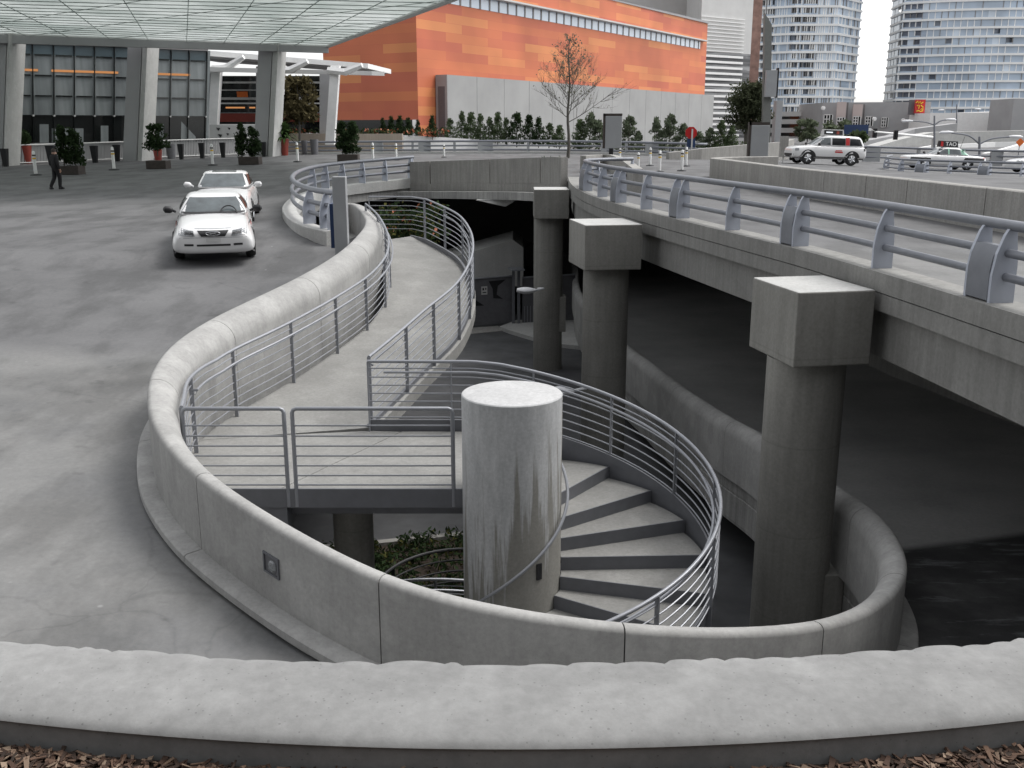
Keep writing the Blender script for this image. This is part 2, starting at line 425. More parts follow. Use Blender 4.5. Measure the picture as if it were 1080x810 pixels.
    def lathe(s, prof, c, n=24, mi=0, cap=True):
        vs = []; fs = []
        for r, z in prof:
            for k in range(n):
                a = 2 * math.pi * k / n; vs.append((c[0] + r * math.cos(a), c[1] + r * math.sin(a), c[2] + z))
        for i in range(len(prof) - 1):
            for k in range(n): fs.append([i * n + k, i * n + (k + 1) % n, (i + 1) * n + (k + 1) % n, (i + 1) * n + k])
        if cap: fs += [list(range(n))[::-1], [(len(prof) - 1) * n + k for k in range(n)]]
        return s.add(vs, fs, mi)
    def build(s, name, mats, parent=None, smooth=False, local=False, fix=True, angle=40):
        me = bpy.data.meshes.new(name)
        off = Vector((0, 0, 0))
        if parent is not None and not local:
            q = parent
            while q is not None: off = off + Vector(q.location); q = q.parent
        me.from_pydata([tuple(v - off) for v in s.v], [], s.f)
        if not isinstance(mats, (list, tuple)): mats = [mats]
        for m in mats: me.materials.append(M[m] if isinstance(m, str) else m)
        if len(mats) > 1: me.polygons.foreach_set('material_index', s.m)
        if fix:
            bm = bmesh.new(); bm.from_mesh(me); bmesh.ops.recalc_face_normals(bm, faces=bm.faces); bm.to_mesh(me); bm.free()
        if smooth:
            me.polygons.foreach_set('use_smooth', [True] * len(me.polygons))
            me.set_sharp_from_angle(angle=R(angle))
        me.update()
        o = bpy.data.objects.new(name, me); return linkobj(o, parent)
def bevel(o, w, seg=2):
    b = o.modifiers.new('bevel', 'BEVEL'); b.width = w; b.segments = seg; b.limit_method = 'ANGLE'; return o
def zat(h): return CAMZ - h

# ------------------------------------------------------------------ the parapet line (top edge on the road side, photo pixel and metres below the eye)
PAR = [(358, 214.5, 1.93), (370.7, 214, 1.95), (385.6, 232, 2.13), (374, 250, 2.32), (352, 269, 2.48), (311, 293, 2.65), (252, 321, 2.82),
       (219, 337, 2.90), (182, 361, 2.97), (163, 384, 3.03), (155, 403, 3.08), (157, 441, 3.18), (178, 474, 3.25), (206, 502, 3.31),
       (252, 533, 3.38), (308, 567, 3.47), (391, 609, 3.58), (463, 633, 3.67), (530, 646.5, 3.75), (600, 657.5, 3.83), (667, 664, 3.91),
       (756, 669, 4.03), (860, 663.5, 4.18), (908, 651, 4.27), (934, 637, 4.33), (951, 619, 4.4), (959, 602, 4.47), (957, 584, 4.53),
       (949, 567, 4.6), (934, 547, 4.68), (916, 531, 4.76), (900, 521, 4.84), (883, 510, 4.92), (808, 458, 5.15), (775, 441, 5.25),
       (723, 408, 5.45), (686, 380, 5.6), (661, 361, 5.75), (614, 308, 6.0), (605, 270, 6.2)]
par_ctrl = [W(a, b, h=c) for a, b, c in PAR]
par_ctrl.append(par_ctrl[-1] + Vector((-1.6, 9, -.4))); par_ctrl.append(par_ctrl[-1] + Vector((-5, 9, -.4)))
par = smooth(bylen(catmull(par_ctrl, .12), .15), 14)
par_xy = np.array([(p.x, p.y) for p in par]); par_z = np.array([p.z for p in par])
ROADDROP = .93
def near_par(x, y):
    d2 = (par_xy[:, 0] - x) ** 2 + (par_xy[:, 1] - y) ** 2; i = int(np.argmin(d2)); return i, math.sqrt(d2[i])
def idx_at(px, py, h): q = W(px, py, h=h); return near_par(q.x, q.y)[0]
I_LEFT, I_FRONT = idx_at(155, 403, 3.08), idx_at(667, 664, 3.91)

# ------------------------------------------------------------------ plaza heights
H0 = [(-5.6, 22, 2.8), (-9, 24, 2.78), (-20.8, 45.7, 2.64), (-35, 70, 2.6), (-20, 80, 2.15), (-7.3, 33, 2.65), (-5.9, 44.6, 2.42), (-4.6, 46, 2.32),
      (-4.6, 25.7, 2.72), (-12, 12, 2.95), (-22, 20, 2.85), (2, 36, 1.88), (6.9, 47, 1.94), (19.7, 65, 2.2), (10, 30, 1.87), (14, 20, 1.87),
      (-10, 78, 2.05), (5, 80, 1.95), (31, 70, 2.76), (40, 72, 2.9), (27, 62, 2.55), (26, 50, 2.3), (70, 80, 2.6), (-80, 60, 2.7), (0, 150, 2.0), (70, 200, 2.4), (-100, 150, 2.4), (10, 62, 2.0)]
hp = np.array(H0)
def tps(r): return np.where(r > 1e-9, r * r * np.log(np.maximum(r, 1e-9)), 0.)
_n = len(hp); _K = tps(np.hypot(hp[:, None, 0] - hp[None, :, 0], hp[:, None, 1] - hp[None, :, 1])) + np.eye(_n) * 1.0
_P = np.c_[np.ones(_n), hp[:, :2]]
_sol = np.linalg.solve(np.block([[_K, _P], [_P.T, np.zeros((3, 3))]]), np.r_[hp[:, 2], 0, 0, 0])
def sstep(a, b, x): t = min(1., max(0., (x - a) / (b - a))); return t * t * (3 - 2 * t)
def h0(x, y):
    w = _sol[:_n]; v = float(tps(np.hypot(hp[:, 0] - x, hp[:, 1] - y)) @ w + _sol[_n] + _sol[_n + 1] * x + _sol[_n + 2] * y)
    f = sstep(95, 190, math.hypot(x, y)); v = min(3.2, max(1.7, v)); return v * (1 - f) + 2.2 * f
EDGE = [(5.6, -1), (5.5, 3), (5.2, 6), (4.85, 9.2), (4.6, 11.6), (4.28, 14.2), (3.82, 16.6), (2.85, 21.5), (2.25, 25.2), (1.93, 29), (1.9, 33), (2.05, 37.2)]
edge = catmull([(a, b, 0) for a, b in EDGE], .3)
def edge_x(y):
    if y <= edge[0].y: return edge[0].x
    for a, b in zip(edge, edge[1:]):
        if a.y <= y <= b.y: return a.x + (b.x - a.x) * (y - a.y) / max(1e-6, b.y - a.y)
    return edge[-1].x
DECK_H = 1.87
def road_h(x, y):
    """metres below the eye of the helical lane round the parapet"""
    i, r = near_par(x, y); hw = CAMZ - par_z[i] + ROADDROP
    t = sstep(I_LEFT, I_FRONT, i); w = 1 - (1 - math.exp(-(r / 8.) ** 2) * (1 - sstep(22, 30, y))) * (1 - t)
    return hw * w + h0(x, y) * (1 - w)
def ground_h(x, y):
    ex = edge_x(y)
    if y < 45 and x > ex - .3:
        f = sstep(30, 45, y); return DECK_H * (1 - f) + h0(x, y) * f
    if y < 30 and x < ex: return road_h(x, y) if near_par(x, y)[1] < 25 else h0(x, y)
    f = sstep(27, 32, y); 
    return h0(x, y)
def G(px, py): return solve(px, py, ground_h, 16)

# the vehicle rail line on the left of the void and the far parapet (world points from the photo)
lrail_px = [(356, 250, 2.68), (338, 246.5, 2.66), (322, 240, 2.65), (311, 231, 2.64), (309, 222, 2.6), (318, 212.5, 2.57), (336, 205, 2.53), (365, 199.5, 2.48), (400, 195.3, 2.42), (436, 191.7, 2.34)]
lrail = smooth(bylen(catmull([W(a, b, h=c) for a, b, c in lrail_px], .3), .3), 6)
farp = smooth(bylen(catmull([lrail[-1], W(480, 190, d=44.5), W(530, 187.5, d=41.8), W(572, 186, d=39.3), Vector((edge[-1].x, edge[-1].y, 0))], .3), .3), 4)
for p in farp: p.z = zat(ground_h(p.x, p.y))

# ------------------------------------------------------------------ ground sheet with the void cut out
cutx = par[I_FRONT].x
a0 = idx_at(374, 250, 2.32)
start = min(range(0, a0), key=lambda i: abs(par[i].y - 26.6))
hole = [(p.x, p.y) for p in par[start:I_FRONT + 1:2]]
hole += [(cutx, 6.0), (cutx, 4.5), (cutx, 3.0), (5.5, 3.0)]
hole += [(p.x, p.y) for p in edge if p.y > 3.2]
hole += [(p.x, p.y) for p in farp[::-1][1:]]
hole += [(p.x, p.y) for p in lrail[::-1][1:]]
def inside(poly, x, y):
    c = False; j = len(poly) - 1
    for i in range(len(poly)):
        xi, yi = poly[i]; xj, yj = poly[j]
        if (yi > y) != (yj > y) and x < (xj - xi) * (y - yi) / (yj - yi) + xi: c = not c
        j = i
    return c
pts2 = [Vector(p) for p in hole]; edges2 = [(i, (i + 1) % len(hole)) for i in range(len(hole))]
def addp(x, y):
    if not inside(hole, x, y): pts2.append(Vector((x, y)))
y = 3.0
while y < 34:
    x = -16.
    while x < 1.0: addp(x, y); x += .7
    x = edge_x(y) + .8
    while x < 24: addp(x, y); x += 1.4
    y += .7
for yy in range(3, 34, 4):
    for xx in range(-100, -17, 4): addp(xx, yy)
for yy in range(34, 130, 3):
    for xx in range(-90, 100, 4): addp(xx, yy)
for xx in range(-600, 601, 60):
    for yy in (3.0, 20, 60, 140, 180, 240, 320, 450, 700, 1200):
        if abs(xx) > 100 or yy > 130: addp(xx, yy)
for q in ((-2500, 3.0), (2500, 3.0), (-2500, 4000), (2500, 4000), (0, 4000)): addp(*q)
res = delaunay_2d_cdt(pts2, edges2, [], 0, 1e-4)
gm = MB(); gv = [(v.x, v.y, zat(ground_h(v.x, v.y))) for v in res[0]]
gf = []
for f in res[2]:
    cx_ = sum(res[0][i].x for i in f) / 3; cy_ = sum(res[0][i].y for i in f) / 3
    if not inside(hole, cx_, cy_): gf.append(list(f))
gm.add(gv, gf); g = gm.build('plaza_pavement', 'plaza', smooth=True, angle=60); props(g, kind='structure')
g2 = g.data
if g2.polygons[0].normal.z < 0: g2.flip_normals()
la_ = g2.attributes.new('lane', 'FLOAT', 'POINT')
for i, v in enumerate(g2.vertices): la_.data[i].value = near_par(v.co.x, v.co.y)[1] / 9.0 + sstep(13, 21, v.co.y) if v.co.y < 24 and v.co.x < 2 else 1.0

# plaza slab edge seen from the void
sk = MB()
lp = lrail
sk.sweep(lp, [(-.06, .26), (.32, .26), (.32, -.62), (-.06, -.62)])

# ------------------------------------------------------------------ serpentine parapet
pt = thing('parapet_wall', 'pale concrete S-curved parapet wall with rounded top sweeping round the sunken stair', 'wall', par[I_FRONT] - Vector((0, 0, .93)))
T = .20
I_A5, I_J1, I_R = idx_at(252, 321, 2.82), idx_at(206, 502, 3.31), idx_at(934, 637, 4.33)
def thick(i):
    if i < I_LEFT: return .46 - .10 * sstep(I_A5, I_LEFT, i)
    if i < I_FRONT: return .36 - .16 * sstep(I_LEFT, I_J1 + 8, i)
    return .20 + .08 * sstep(I_FRONT, I_R + 12, i)
def par_prof(bot_in, T):
    pr = [(0, -.80), (0, -.055), (.008, -.028), (.03, -.008), (.055, 0)]; rr = T - .075; rz = min(.34, rr * 1.15)
    for k in range(1, 9):
        a = math.pi / 2 * k / 8; pr.append((T - rr + rr * math.sin(a), -rz + rz * math.cos(a)))
    return pr + [(T, bot_in), (.02, bot_in)]
joints_px = [(370.7, 214, 1.95), (369, 258, 2.4), (311, 293, 2.65), (219, 337, 2.9), (155, 402, 3.08), (206, 502, 3.31), (391, 609, 3.58), (667, 664, 3.91), (878, 661, 4.2),
             (958, 609, 4.45), (922, 536, 4.73), (850, 487, 5.0), (779, 443, 5.24), (722, 407, 5.45), (668, 366, 5.7)]
ji = sorted(set(idx_at(*q) for q in joints_px)); ji = [j for j in ji if 3 < j < len(par) - 3]
bounds = [0] + ji + [len(par) - 1]
wall = MB(); nr = left_normals(par)
def botin(i): return -2.3 if i < I_LEFT else (-2.3 + (2.3 - 1.05) * sstep(I_LEFT, I_FRONT, i))
for a, b in zip(bounds, bounds[1:]):
    seg = [p.copy() for p in par[a:b + 1]]; n_ = nr[a:b + 1]
    g_ = .006
    t0 = (seg[1] - seg[0]).normalized(); t1 = (seg[-1] - seg[-2]).normalized()
    seg[0] = seg[0] + t0 * g_; seg[-1] = seg[-1] - t1 * g_
    wall.sweepv(seg, [par_prof(botin((a + b) // 2), thick(q)) for q in range(a, b + 1)], n_)
wall.build('concrete_panel', 'conc_wall', pt, smooth=True, angle=35)
core = MB(); core.sweepv(par, [[(u + (.018 if u < .03 else -.018 if u > .1 else 0), max(-1.03, z - .018)) for u, z in par_prof(-1.03, thick(q))] for q in range(len(par))], nr)
core.build('joint_filler', 'black', pt)
T = .2
# kerb at the foot of the parapet, split at the same joints
kb = MB()
for a, b in zip(bounds, bounds[1:]):
    seg = [p.copy() for p in par[a:b + 1]]; n_ = nr[a:b + 1]
    seg[0] = seg[0] + (seg[1] - seg[0]).normalized() * .006; seg[-1] = seg[-1] - (seg[-1] - seg[-2]).normalized() * .006
    kb.sweep(seg, [(0.01, -.79), (-.01, -.79), (-.16, -.80), (-.185, -.82), (-.19, -.885), (-.15, -.89), (-.15, -1.2), (.01, -1.2)], nrm=n_)
kb.build('kerb', 'conc_wall', pt, smooth=True, angle=35)
# slab edge beam under the parapet on the ramp side
sl = MB(); i0 = I_LEFT + int((I_FRONT - I_LEFT) * .55)
sl.sweep(par[i0:], [(-.05, -1.09), (T - .012, -1.09), (T - .012, -1.30), (T - .03, -1.315), (T - .03, -1.34), (T - .012, -1.355), (T - .012, -1.85), (-.05, -1.85)])
sl.build('slab_edge', 'conc', pt, smooth=True, angle=30)
# recessed step light in the outer face
li = idx_at(281, 551, 3.43); lc = par[li]; ln = nr[li]; lt = Vector((ln.y, -ln.x, 0))
slp = (par[li + 1].z - par[li - 1].z) / (par[li + 1] - par[li - 1]).length
def lpt(u, v, o): return lc + lt * u + Vector((0, 0, u * slp + v)) + ln * (-o)
fr = MB()
hw, hh = .115, .10; z_ = -.40
for (u0, u1, v0, v1) in ((-hw, hw, hh - .018, hh), (-hw, hw, -hh, -hh + .018), (-hw, -hw + .018, -hh + .018, hh - .018), (hw - .018, hw, -hh + .018, hh - .018)):
    b_ = [lpt(u0, z_ + v0, -.004), lpt(u1, z_ + v0, -.004), lpt(u1, z_ + v1, -.004), lpt(u0, z_ + v1, -.004)]
    t_ = [lpt(u0, z_ + v0, .016), lpt(u1, z_ + v0, .016), lpt(u1, z_ + v1, .016), lpt(u0, z_ + v1, .016)]
    fr.hexa(b_, t_)
fo = fr.build('step_light', 'steel_dk', pt)
ln_ = MB(); ln_.quad(lpt(-hw + .018, z_ - hh + .018, .003), lpt(hw - .018, z_ - hh + .018, .003), lpt(hw - .018, z_ + hh - .018, .003), lpt(-hw + .018, z_ + hh - .018, .003))
ln_.build('recess', 'pot_grey', fo)
cc = lpt(0.015, z_ - .01, .006); bl = MB(); vs = []
for j in range(5):
    r_ = .062 * math.cos(j / 4 * math.pi / 2); o_ = .02 * math.sin(j / 4 * math.pi / 2)
    for k in range(18):
        a = 2 * math.pi * k / 18; vs.append(cc + lt * (r_ * math.cos(a)) + Vector((0, 0, r_ * math.sin(a))) - ln * o_)
bl.add(vs, [[j * 18 + k, j * 18 + (k + 1) % 18, (j + 1) * 18 + (k + 1) % 18, (j + 1) * 18 + k] for j in range(4) for k in range(18)])
bl.build('lens', 'headlamp', fo, smooth=True)

# ------------------------------------------------------------------ helical ramp on the right (its own sheet, parts of the road)
rp = MB(); vs = []; fs = []
offs = [0.02, -.6, -1.3, -2.2, -3.2, -4.4, -5.8, -7.4]
seg = list(range(I_FRONT, len(par)))
for i in seg:
    for u in offs: vs.append((par[i].x + nr[i].x * u, par[i].y + nr[i].y * u, par[i].z - ROADDROP + .004))
nO = len(offs)
for a in range(len(seg) - 1):
    for k in range(nO - 1): fs.append([a * nO + k, a * nO + k + 1, (a + 1) * nO + k + 1, (a + 1) * nO + k])
rp.add(vs, fs); props(rp.build('ramp_road', 'ramp', smooth=True), kind='structure')
rw = MB(); vs = []; fs = []; sr = seg[30:]
for i in sr:
    for u, top in ((-7.3, 0), (-7.3, 1), (-7.7, 1), (-7.7, 0)): vs.append((par[i].x + nr[i].x * u, par[i].y + nr[i].y * u, zat(2.34) if top else par[i].z - 1.2))
for i in range(len(sr) - 1):
    for k in range(4): fs.append([i * 4 + k, i * 4 + (k + 1) % 4, (i + 1) * 4 + (k + 1) % 4, (i + 1) * 4 + k])
rw.add(vs, fs)
o = rw.build('retaining_wall', 'conc_far', smooth=True); props(o, 'dark concrete retaining wall along the far side of the covered ramp', 'wall')
us = MB(); us.sweep([par[i] for i in seg], [(T - .02, -1.86), (-7.6, -1.86), (-7.6, -1.9), (T - .02, -1.9)], nrm=[nr[i] for i in seg])
props(us.build('ramp_underside', 'conc', smooth=True), kind='structure')

# ------------------------------------------------------------------ lower level
fl = MB(); fl.quad((-40, 6, zat(8.02)), (30, 6, zat(8.02)), (30, 75, zat(8.02)), (-40, 75, zat(8.02)))
props(fl.build('lower_road', 'asphalt'), kind='structure')

# ------------------------------------------------------------------ walkway, deck
DECK = 4.27
def floor_h(x, y): return DECK - max(0., min(1., (y - 13.9) / 12.4)) * 1.43
LR = [(385.6, 215), (397, 225), (404, 235.5), (409, 247), (410, 259), (406, 272), (389, 291), (352, 315), (315, 335.5), (278, 354), (245, 369), (215, 386), (197, 402)]
RR = [(389, 207.5), (434, 207.7), (470, 219), (485.5, 228), (496, 243), (499, 257), (496.5, 274), (481, 300), (449, 326), (424, 348), (389, 376.5)]
lr_top = [solve(a, b, lambda x, y: floor_h(x, y) - 1.05, 8, 40) for a, b in LR]
rr_top = [solve(a, b, lambda x, y: floor_h(x, y) - 1.05, 8, 40) for a, b in RR]
lr_top += [Vector((-4.07, 11.95, zat(DECK - 1.05))), Vector((-3.94, 11.42, zat(DECK - 1.05)))]
lrp = smooth(bylen(catmull(lr_top, .15), .15), 8)
rrp_curve = smooth(bylen(catmull(rr_top[1:], .15), .15), 8)
rrp = bylen([rr_top[0], rr_top[1]], .3)[:-1] + rrp_curve
for q in (lrp, rrp):
    for p in q: p.z = zat(floor_h(p.x, p.y) - 1.05)
NS = 70
Ls = resample([p for p in lrp[::-1] if p.y > 13.4], NS); Rs = resample(rrp_curve[::-1], NS)
wk = MB(); vs = []
for a, b in zip(Ls, Rs):
    n_ = Vector((a.x - b.x, a.y - b.y, 0)).normalized()
    a2 = a + n_ * .10; b2 = b - n_ * .05
    za = zat(floor_h(a.x, (a.y + b.y) / 2))
    for q, dz in ((a2, 0), (b2, 0), (b2, -.22), (a2, -.22)): vs.append((q.x, q.y, za + dz))
fs = []
for i in range(NS - 1):
    for k in range(4): fs.append([i * 4 + k, i * 4 + (k + 1) % 4, (i + 1) * 4 + (k + 1) % 4, (i + 1) * 4 + k])
fs += [[3, 2, 1, 0], [(NS - 1) * 4 + k for k in range(4)]]
wk.add(vs, fs)
CC = Vector((0., 11.3, 0.)); CR = .595; RT, RRL = 2.38, 2.47
wt = thing('walkway', 'pale concrete walkway curving down from the plaza to the stair landing', 'walkway', (-2.5, 13.9, zat(DECK)))
wk.build('sloping_slab', 'conc_floor', wt, smooth=True, angle=35)
# landing deck, two slabs with a construction joint
dk = MB()
arc = [(CC.x + .62 * math.sin(a), CC.y + .62 * math.cos(a)) for a in [R(x) for x in range(-72, 1, 8)]]
p1 = [(-3.98, 11.44), (-2.86, 11.44), (-1.62, 13.85), (-2.05, 13.9), Ls[0].xy + Vector((-.22, .02)), (-4.3, 12.2)]
p2 = [(-2.84, 11.44)] + arc + [(0.0, 13.72), (-.2, 13.85), (-1.60, 13.85)]
dk.prism([tuple(q) for q in p1], zat(DECK) - .10, zat(DECK) - .003); dk.prism(p2, zat(DECK) - .10, zat(DECK))
dk.build('landing_slab', 'conc_floor', wt)
fa = MB()
fa.box((-3.37, 11.40, zat(DECK) - .09), (1.12, .03, .24)); fa.box((-1.70, 11.40, zat(DECK) - .09), (2.22, .03, .24))
fa.sweep([p - Vector((0, 0, 1.05)) for p in rrp_curve], [(-.02, .03), (-.07, .03), (-.07, -.32), (-.02, -.32)])
fa.box((-1.13, 13.92, zat(DECK) + .0), (1.9, .03, .32))
fa.build('fascia', 'steel_dk', wt)
bm_ = MB()
bm_.box((-2.9, 12.4, zat(DECK) - .32), (.3, 2.0, .42)); bm_.box((-1.7, 12.9, zat(DECK) - .34), (2.4, .28, .46)); bm_.box((-2.0, 11.75, zat(DECK) - .25), (3.4, .22, .28))
bm_.build('support_beam', 'steel_dk', wt)
cl = MB(); cl.lathe([(.27, zat(8.02)), (.27, zat(DECK) - .40)], (-2.15, 12.6, 0), 20); cl.build('support_post', 'conc_pier', wt, smooth=True)

# ------------------------------------------------------------------ stainless pedestrian railings
def tilt_bar(mb, p, b, w=.055, t=.012):   # flat bar post
    d = p - b; mb.hexa([b + Vector(q) for q in ((-w / 2, -t, 0), (w / 2, -t, 0), (w / 2, t, 0), (-w / 2, t, 0))],
                       [p + Vector(q) for q in ((-w / 2, -t, 0), (w / 2, -t, 0), (w / 2, t, 0), (-w / 2, t, 0))])
RODS = (.90, .77, .65, .53, .41, .29, .17)
def ped_railing(name, label, path, height, post_step, toe=.08, handrail=None, post_idx=None, parent=None, ends=True):
    base = path[len(path) // 2] - Vector((0, 0, height))
    t = thing(name, label, 'railing', base) if parent is None else parent
    n_ = left_normals(path)
    m = MB(); m.tube(path, .024, 10); m.build('top_rail', 'steel', t, smooth=True)
    for k in RODS:
        m = MB(); m.tube([p - Vector((0, 0, height * (1 - k))) for p in path], .0095, 6); m.build('rod', 'steel', t, smooth=True)
    L = sum((b - a).length for a, b in zip(path, path[1:])); nP = max(2, int(round(L / post_step)) + 1)
    ids = post_idx or [int(round(i * (len(path) - 1) / (nP - 1))) for i in range(nP)]
    for i in ids:
        m = MB(); p = path[i]; q = n_[i]; tt = Vector((q.y, -q.x, 0)); b = p - Vector((0, 0, height + toe))
        w, th = .028, .009
        m.hexa([b + q * sx * w + tt * sy * th for sx, sy in ((-1, -1), (1, -1), (1, 1), (-1, 1))],
               [p + q * sx * w + tt * sy * th for sx, sy in ((-1, -1), (1, -1), (1, 1), (-1, 1))])
        m.build('post', 'steel', t)
    if handrail:
        off, dz, a, b = handrail
        hp_ = [path[i] + n_[i] * off - Vector((0, 0, dz)) for i in range(a, b)]
        hp_ = [path[a] - Vector((0, 0, dz))] + hp_ + [path[b - 1] - Vector((0, 0, dz))]
        m = MB(); m.tube(hp_, .018, 8); m.build('handrail', 'steel', t, smooth=True)
        for i in ids:
            if a <= i < b:
                m = MB(); p = path[i] - Vector((0, 0, dz)); m.tube([p, p + n_[i] * off * .6 - Vector((0, 0, .07)), p + n_[i] * off - Vector((0, 0, .01))], .006, 5); m.build('bracket', 'steel', t)
    return t
ped_railing('walkway_railing', 'curved steel railing on the wall side of the walkway', lrp, 1.03, 1.55, .06, (.075, .17, 10, len(lrp) - 10))
ped_railing('walkway_railing', 'curved steel railing on the open right side of the walkway', rrp, 1.03, 1.5, .2, (-.08, .17, 20, len(rrp) - 1))
def gate_panel(label, x0, x1, y=11.40):
    t = thing('landing_railing', label, 'railing', ((x0 + x1) / 2, y, zat(DECK)))
    zt = zat(DECK) + 1.04; zb = zat(DECK) - .2; r = .05
    fr = [Vector((x0, y, zb)), Vector((x0, y, zt - r)), Vector((x0 + r * .3, y, zt - r * .3)), Vector((x0 + r, y, zt)), Vector((x1 - r, y, zt)), Vector((x1 - r * .3, y, zt - r * .3)), Vector((x1, y, zt - r)), Vector((x1, y, zb))]
    m = MB(); m.tube(fr, .026, 8); m.build('frame', 'steel', t, smooth=True, angle=60)
    for k in (.83, .70, .575, .45, .325, .2, .08):
        m = MB(); m.tube([(x0, y, zat(DECK) + k), (x1, y, zat(DECK) + k)], .0105, 6); m.build('rod', 'steel', t, smooth=True)
gate_panel('shorter steel railing panel at the left of the landing front', -3.93, -2.72)
gate_panel('longer steel railing panel between the gap and the concrete column', -2.62, -.71)

# ------------------------------------------------------------------ column and spiral staircase
ct = thing('concrete_column', 'thick round concrete column streaked with white runs in the stair centre', 'column', (CC.x, CC.y, zat(8.02)))
m = MB(); m.lathe([(CR, zat(8.02)), (CR, zat(3.02)), (CR - .012, zat(3.008))], CC, 72, cap=False); m.build('shaft', 'column', ct, smooth=True)
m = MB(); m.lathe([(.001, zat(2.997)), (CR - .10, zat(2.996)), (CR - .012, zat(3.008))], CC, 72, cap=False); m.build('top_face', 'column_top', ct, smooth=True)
m = MB(); q = W(573, 607, d=CC.y - CR); a_ = R(158)
an = math.atan2(.36, -.47); pc = Vector((CC.x + (CR + .004) * math.sin(R(148)), CC.y + (CR + .004) * math.cos(R(148)), zat(5.05)))
m.box(pc, (.07, .02, .2), R(-148) + math.pi); m.build('socket_plate', 'black', ct)
STEP, RISE = 17.7, .168
def phi(i): return -0.8 + STEP * (i + 1)
def pol(r, ph, z): return Vector((CC.x + r * math.sin(R(ph)), CC.y + r * math.cos(R(ph)), z))
st = thing('spiral_staircase', 'spiral staircase of concrete treads and dark steel risers winding round the column', 'staircase', (CC.x, CC.y, zat(8.02)))
NST = 21
for i in range(NST):
    zt = zat(DECK + RISE * (i + 1)); p0, p1 = phi(i) - STEP - .5, phi(i); m = MB(); n = 5
    pl = [pol(CR + .01, p0 + (p1 - p0) * k / n, 0) for k in range(n + 1)] + [pol(RT, p1 - (p1 - p0) * k / n, 0) for k in range(n + 1)]
    m.prism([(v.x, v.y) for v in pl], zt - .045, zt)
    tr = m.build('tread', 'conc_floor', st)
    # steel riser pan under the nosing, following the straight nosing line
    m = MB(); a, b = pol(CR + .01, p1, 0), pol(RT + .02, p1, 0); d_ = (b - a).normalized(); nn = Vector((d_.y, -d_.x, 0))
    if nn.dot(pol(1, p1 + 5, 0) - pol(1, p1, 0)) < 0: nn = -nn
    aa, bb = a + nn * .006, b + nn * .006
    m.hexa([Vector((*v.xy, zt - RISE - .012)) for v in (a - nn * .01, b - nn * .01, bb, aa)], [Vector((*v.xy, zt + .004)) for v in (a - nn * .01, b - nn * .01, bb, aa)])
    m.build('riser', 'steel_dk', tr)
hel = [pol(RT + .05, ph, zat(DECK + RISE * (ph + .8) / STEP)) for ph in np.arange(-4, phi(NST - 1) + 1, 3.)]
m = MB(); m.sweep(hel, [(-.012, .16), (.012, .16), (.012, -.24), (-.012, -.24)]); m.build('stringer', 'steel_dk', st, smooth=True)
rail_t = bpy.data.objects.new('railing', None); rail_t.location = (0, 0, 1.0); COL.objects.link(rail_t); rail_t.parent = st
back = bylen([Vector((-2.07, 13.88, zat(DECK - 1.04))), Vector((-.26, 13.86, zat(DECK - 1.04)))], .3)
hr = [pol(RRL, ph, zat(DECK + RISE * max(0, (ph + .8)) / STEP - 1.0)) for ph in np.arange(8, phi(NST - 1) + 1, 4.)]
path = bylen(smooth(back + hr, 1), .12)
m = MB(); m.tube(path, .024, 10); m.build('top_rail', 'steel', rail_t, smooth=True)
n_ = left_normals(path)
for k in RODS:
    m = MB(); m.tube([p - Vector((0, 0, 1.0 * (1 - k))) for p in path], .010, 6); m.build('rod', 'steel', rail_t, smooth=True)
m = MB(); m.tube([p + q * -.075 - Vector((0, 0, .14)) for p, q in zip(path[2:], n_[2:])], .019, 8); m.build('handrail', 'steel', rail_t, smooth=True)
acc = 0.; lastp = path[0]; idl = [0]
for i in range(1, len(path)):
    acc += (path[i] - path[i - 1]).length
    if acc > 1.12: idl.append(i); acc = 0.
for i in idl:
    m = MB(); p = path[i]; q = n_[i]; tt = Vector((q.y, -q.x, 0)); b = p - Vector((0, 0, 1.12)); w, th = .028, .009
    m.hexa([b + q * sx * w + tt * sy * th for sx, sy in ((-1, -1), (1, -1), (1, 1), (-1, 1))], [p + q * sx * w + tt * sy * th for sx, sy in ((-1, -1), (1, -1), (1, 1), (-1, 1))])
    m.build('post', 'steel', rail_t)
m = MB(); m.tube([pol(CR + .075, ph, zat(DECK + RISE * (ph + .8) / STEP - .9)) for ph in np.arange(60, 330, 6.)], .02, 8); m.build('inner_handrail', 'steel', st, smooth=True)

# ------------------------------------------------------------------ bridge, its girder and the pipe rails
bt = thing('road_bridge', 'raised concrete roadway bridge whose girder rests on three round piers', 'bridge', (4.6, 11.6, zat(2.8)))
ed = bylen([Vector((p.x, p.y, zat(DECK_H))) for p in edge], .3)      # travelling away from the camera: left normal points to the void
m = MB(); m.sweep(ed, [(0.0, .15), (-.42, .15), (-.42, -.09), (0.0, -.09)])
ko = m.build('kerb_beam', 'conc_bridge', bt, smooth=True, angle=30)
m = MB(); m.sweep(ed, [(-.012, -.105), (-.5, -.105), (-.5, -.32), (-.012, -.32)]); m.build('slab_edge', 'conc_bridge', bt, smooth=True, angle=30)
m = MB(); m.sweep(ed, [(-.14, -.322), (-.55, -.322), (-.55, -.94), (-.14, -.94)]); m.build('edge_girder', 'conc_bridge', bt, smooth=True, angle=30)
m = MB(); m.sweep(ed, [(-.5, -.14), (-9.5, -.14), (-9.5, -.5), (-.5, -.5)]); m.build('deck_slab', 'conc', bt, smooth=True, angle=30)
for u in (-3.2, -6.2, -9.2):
    m = MB(); m.sweep(ed, [(u, -.48), (u - .4, -.48), (u - .4, -.95), (u, -.95)]); m.build('inner_girder', 'conc', bt, smooth=True, angle=30)

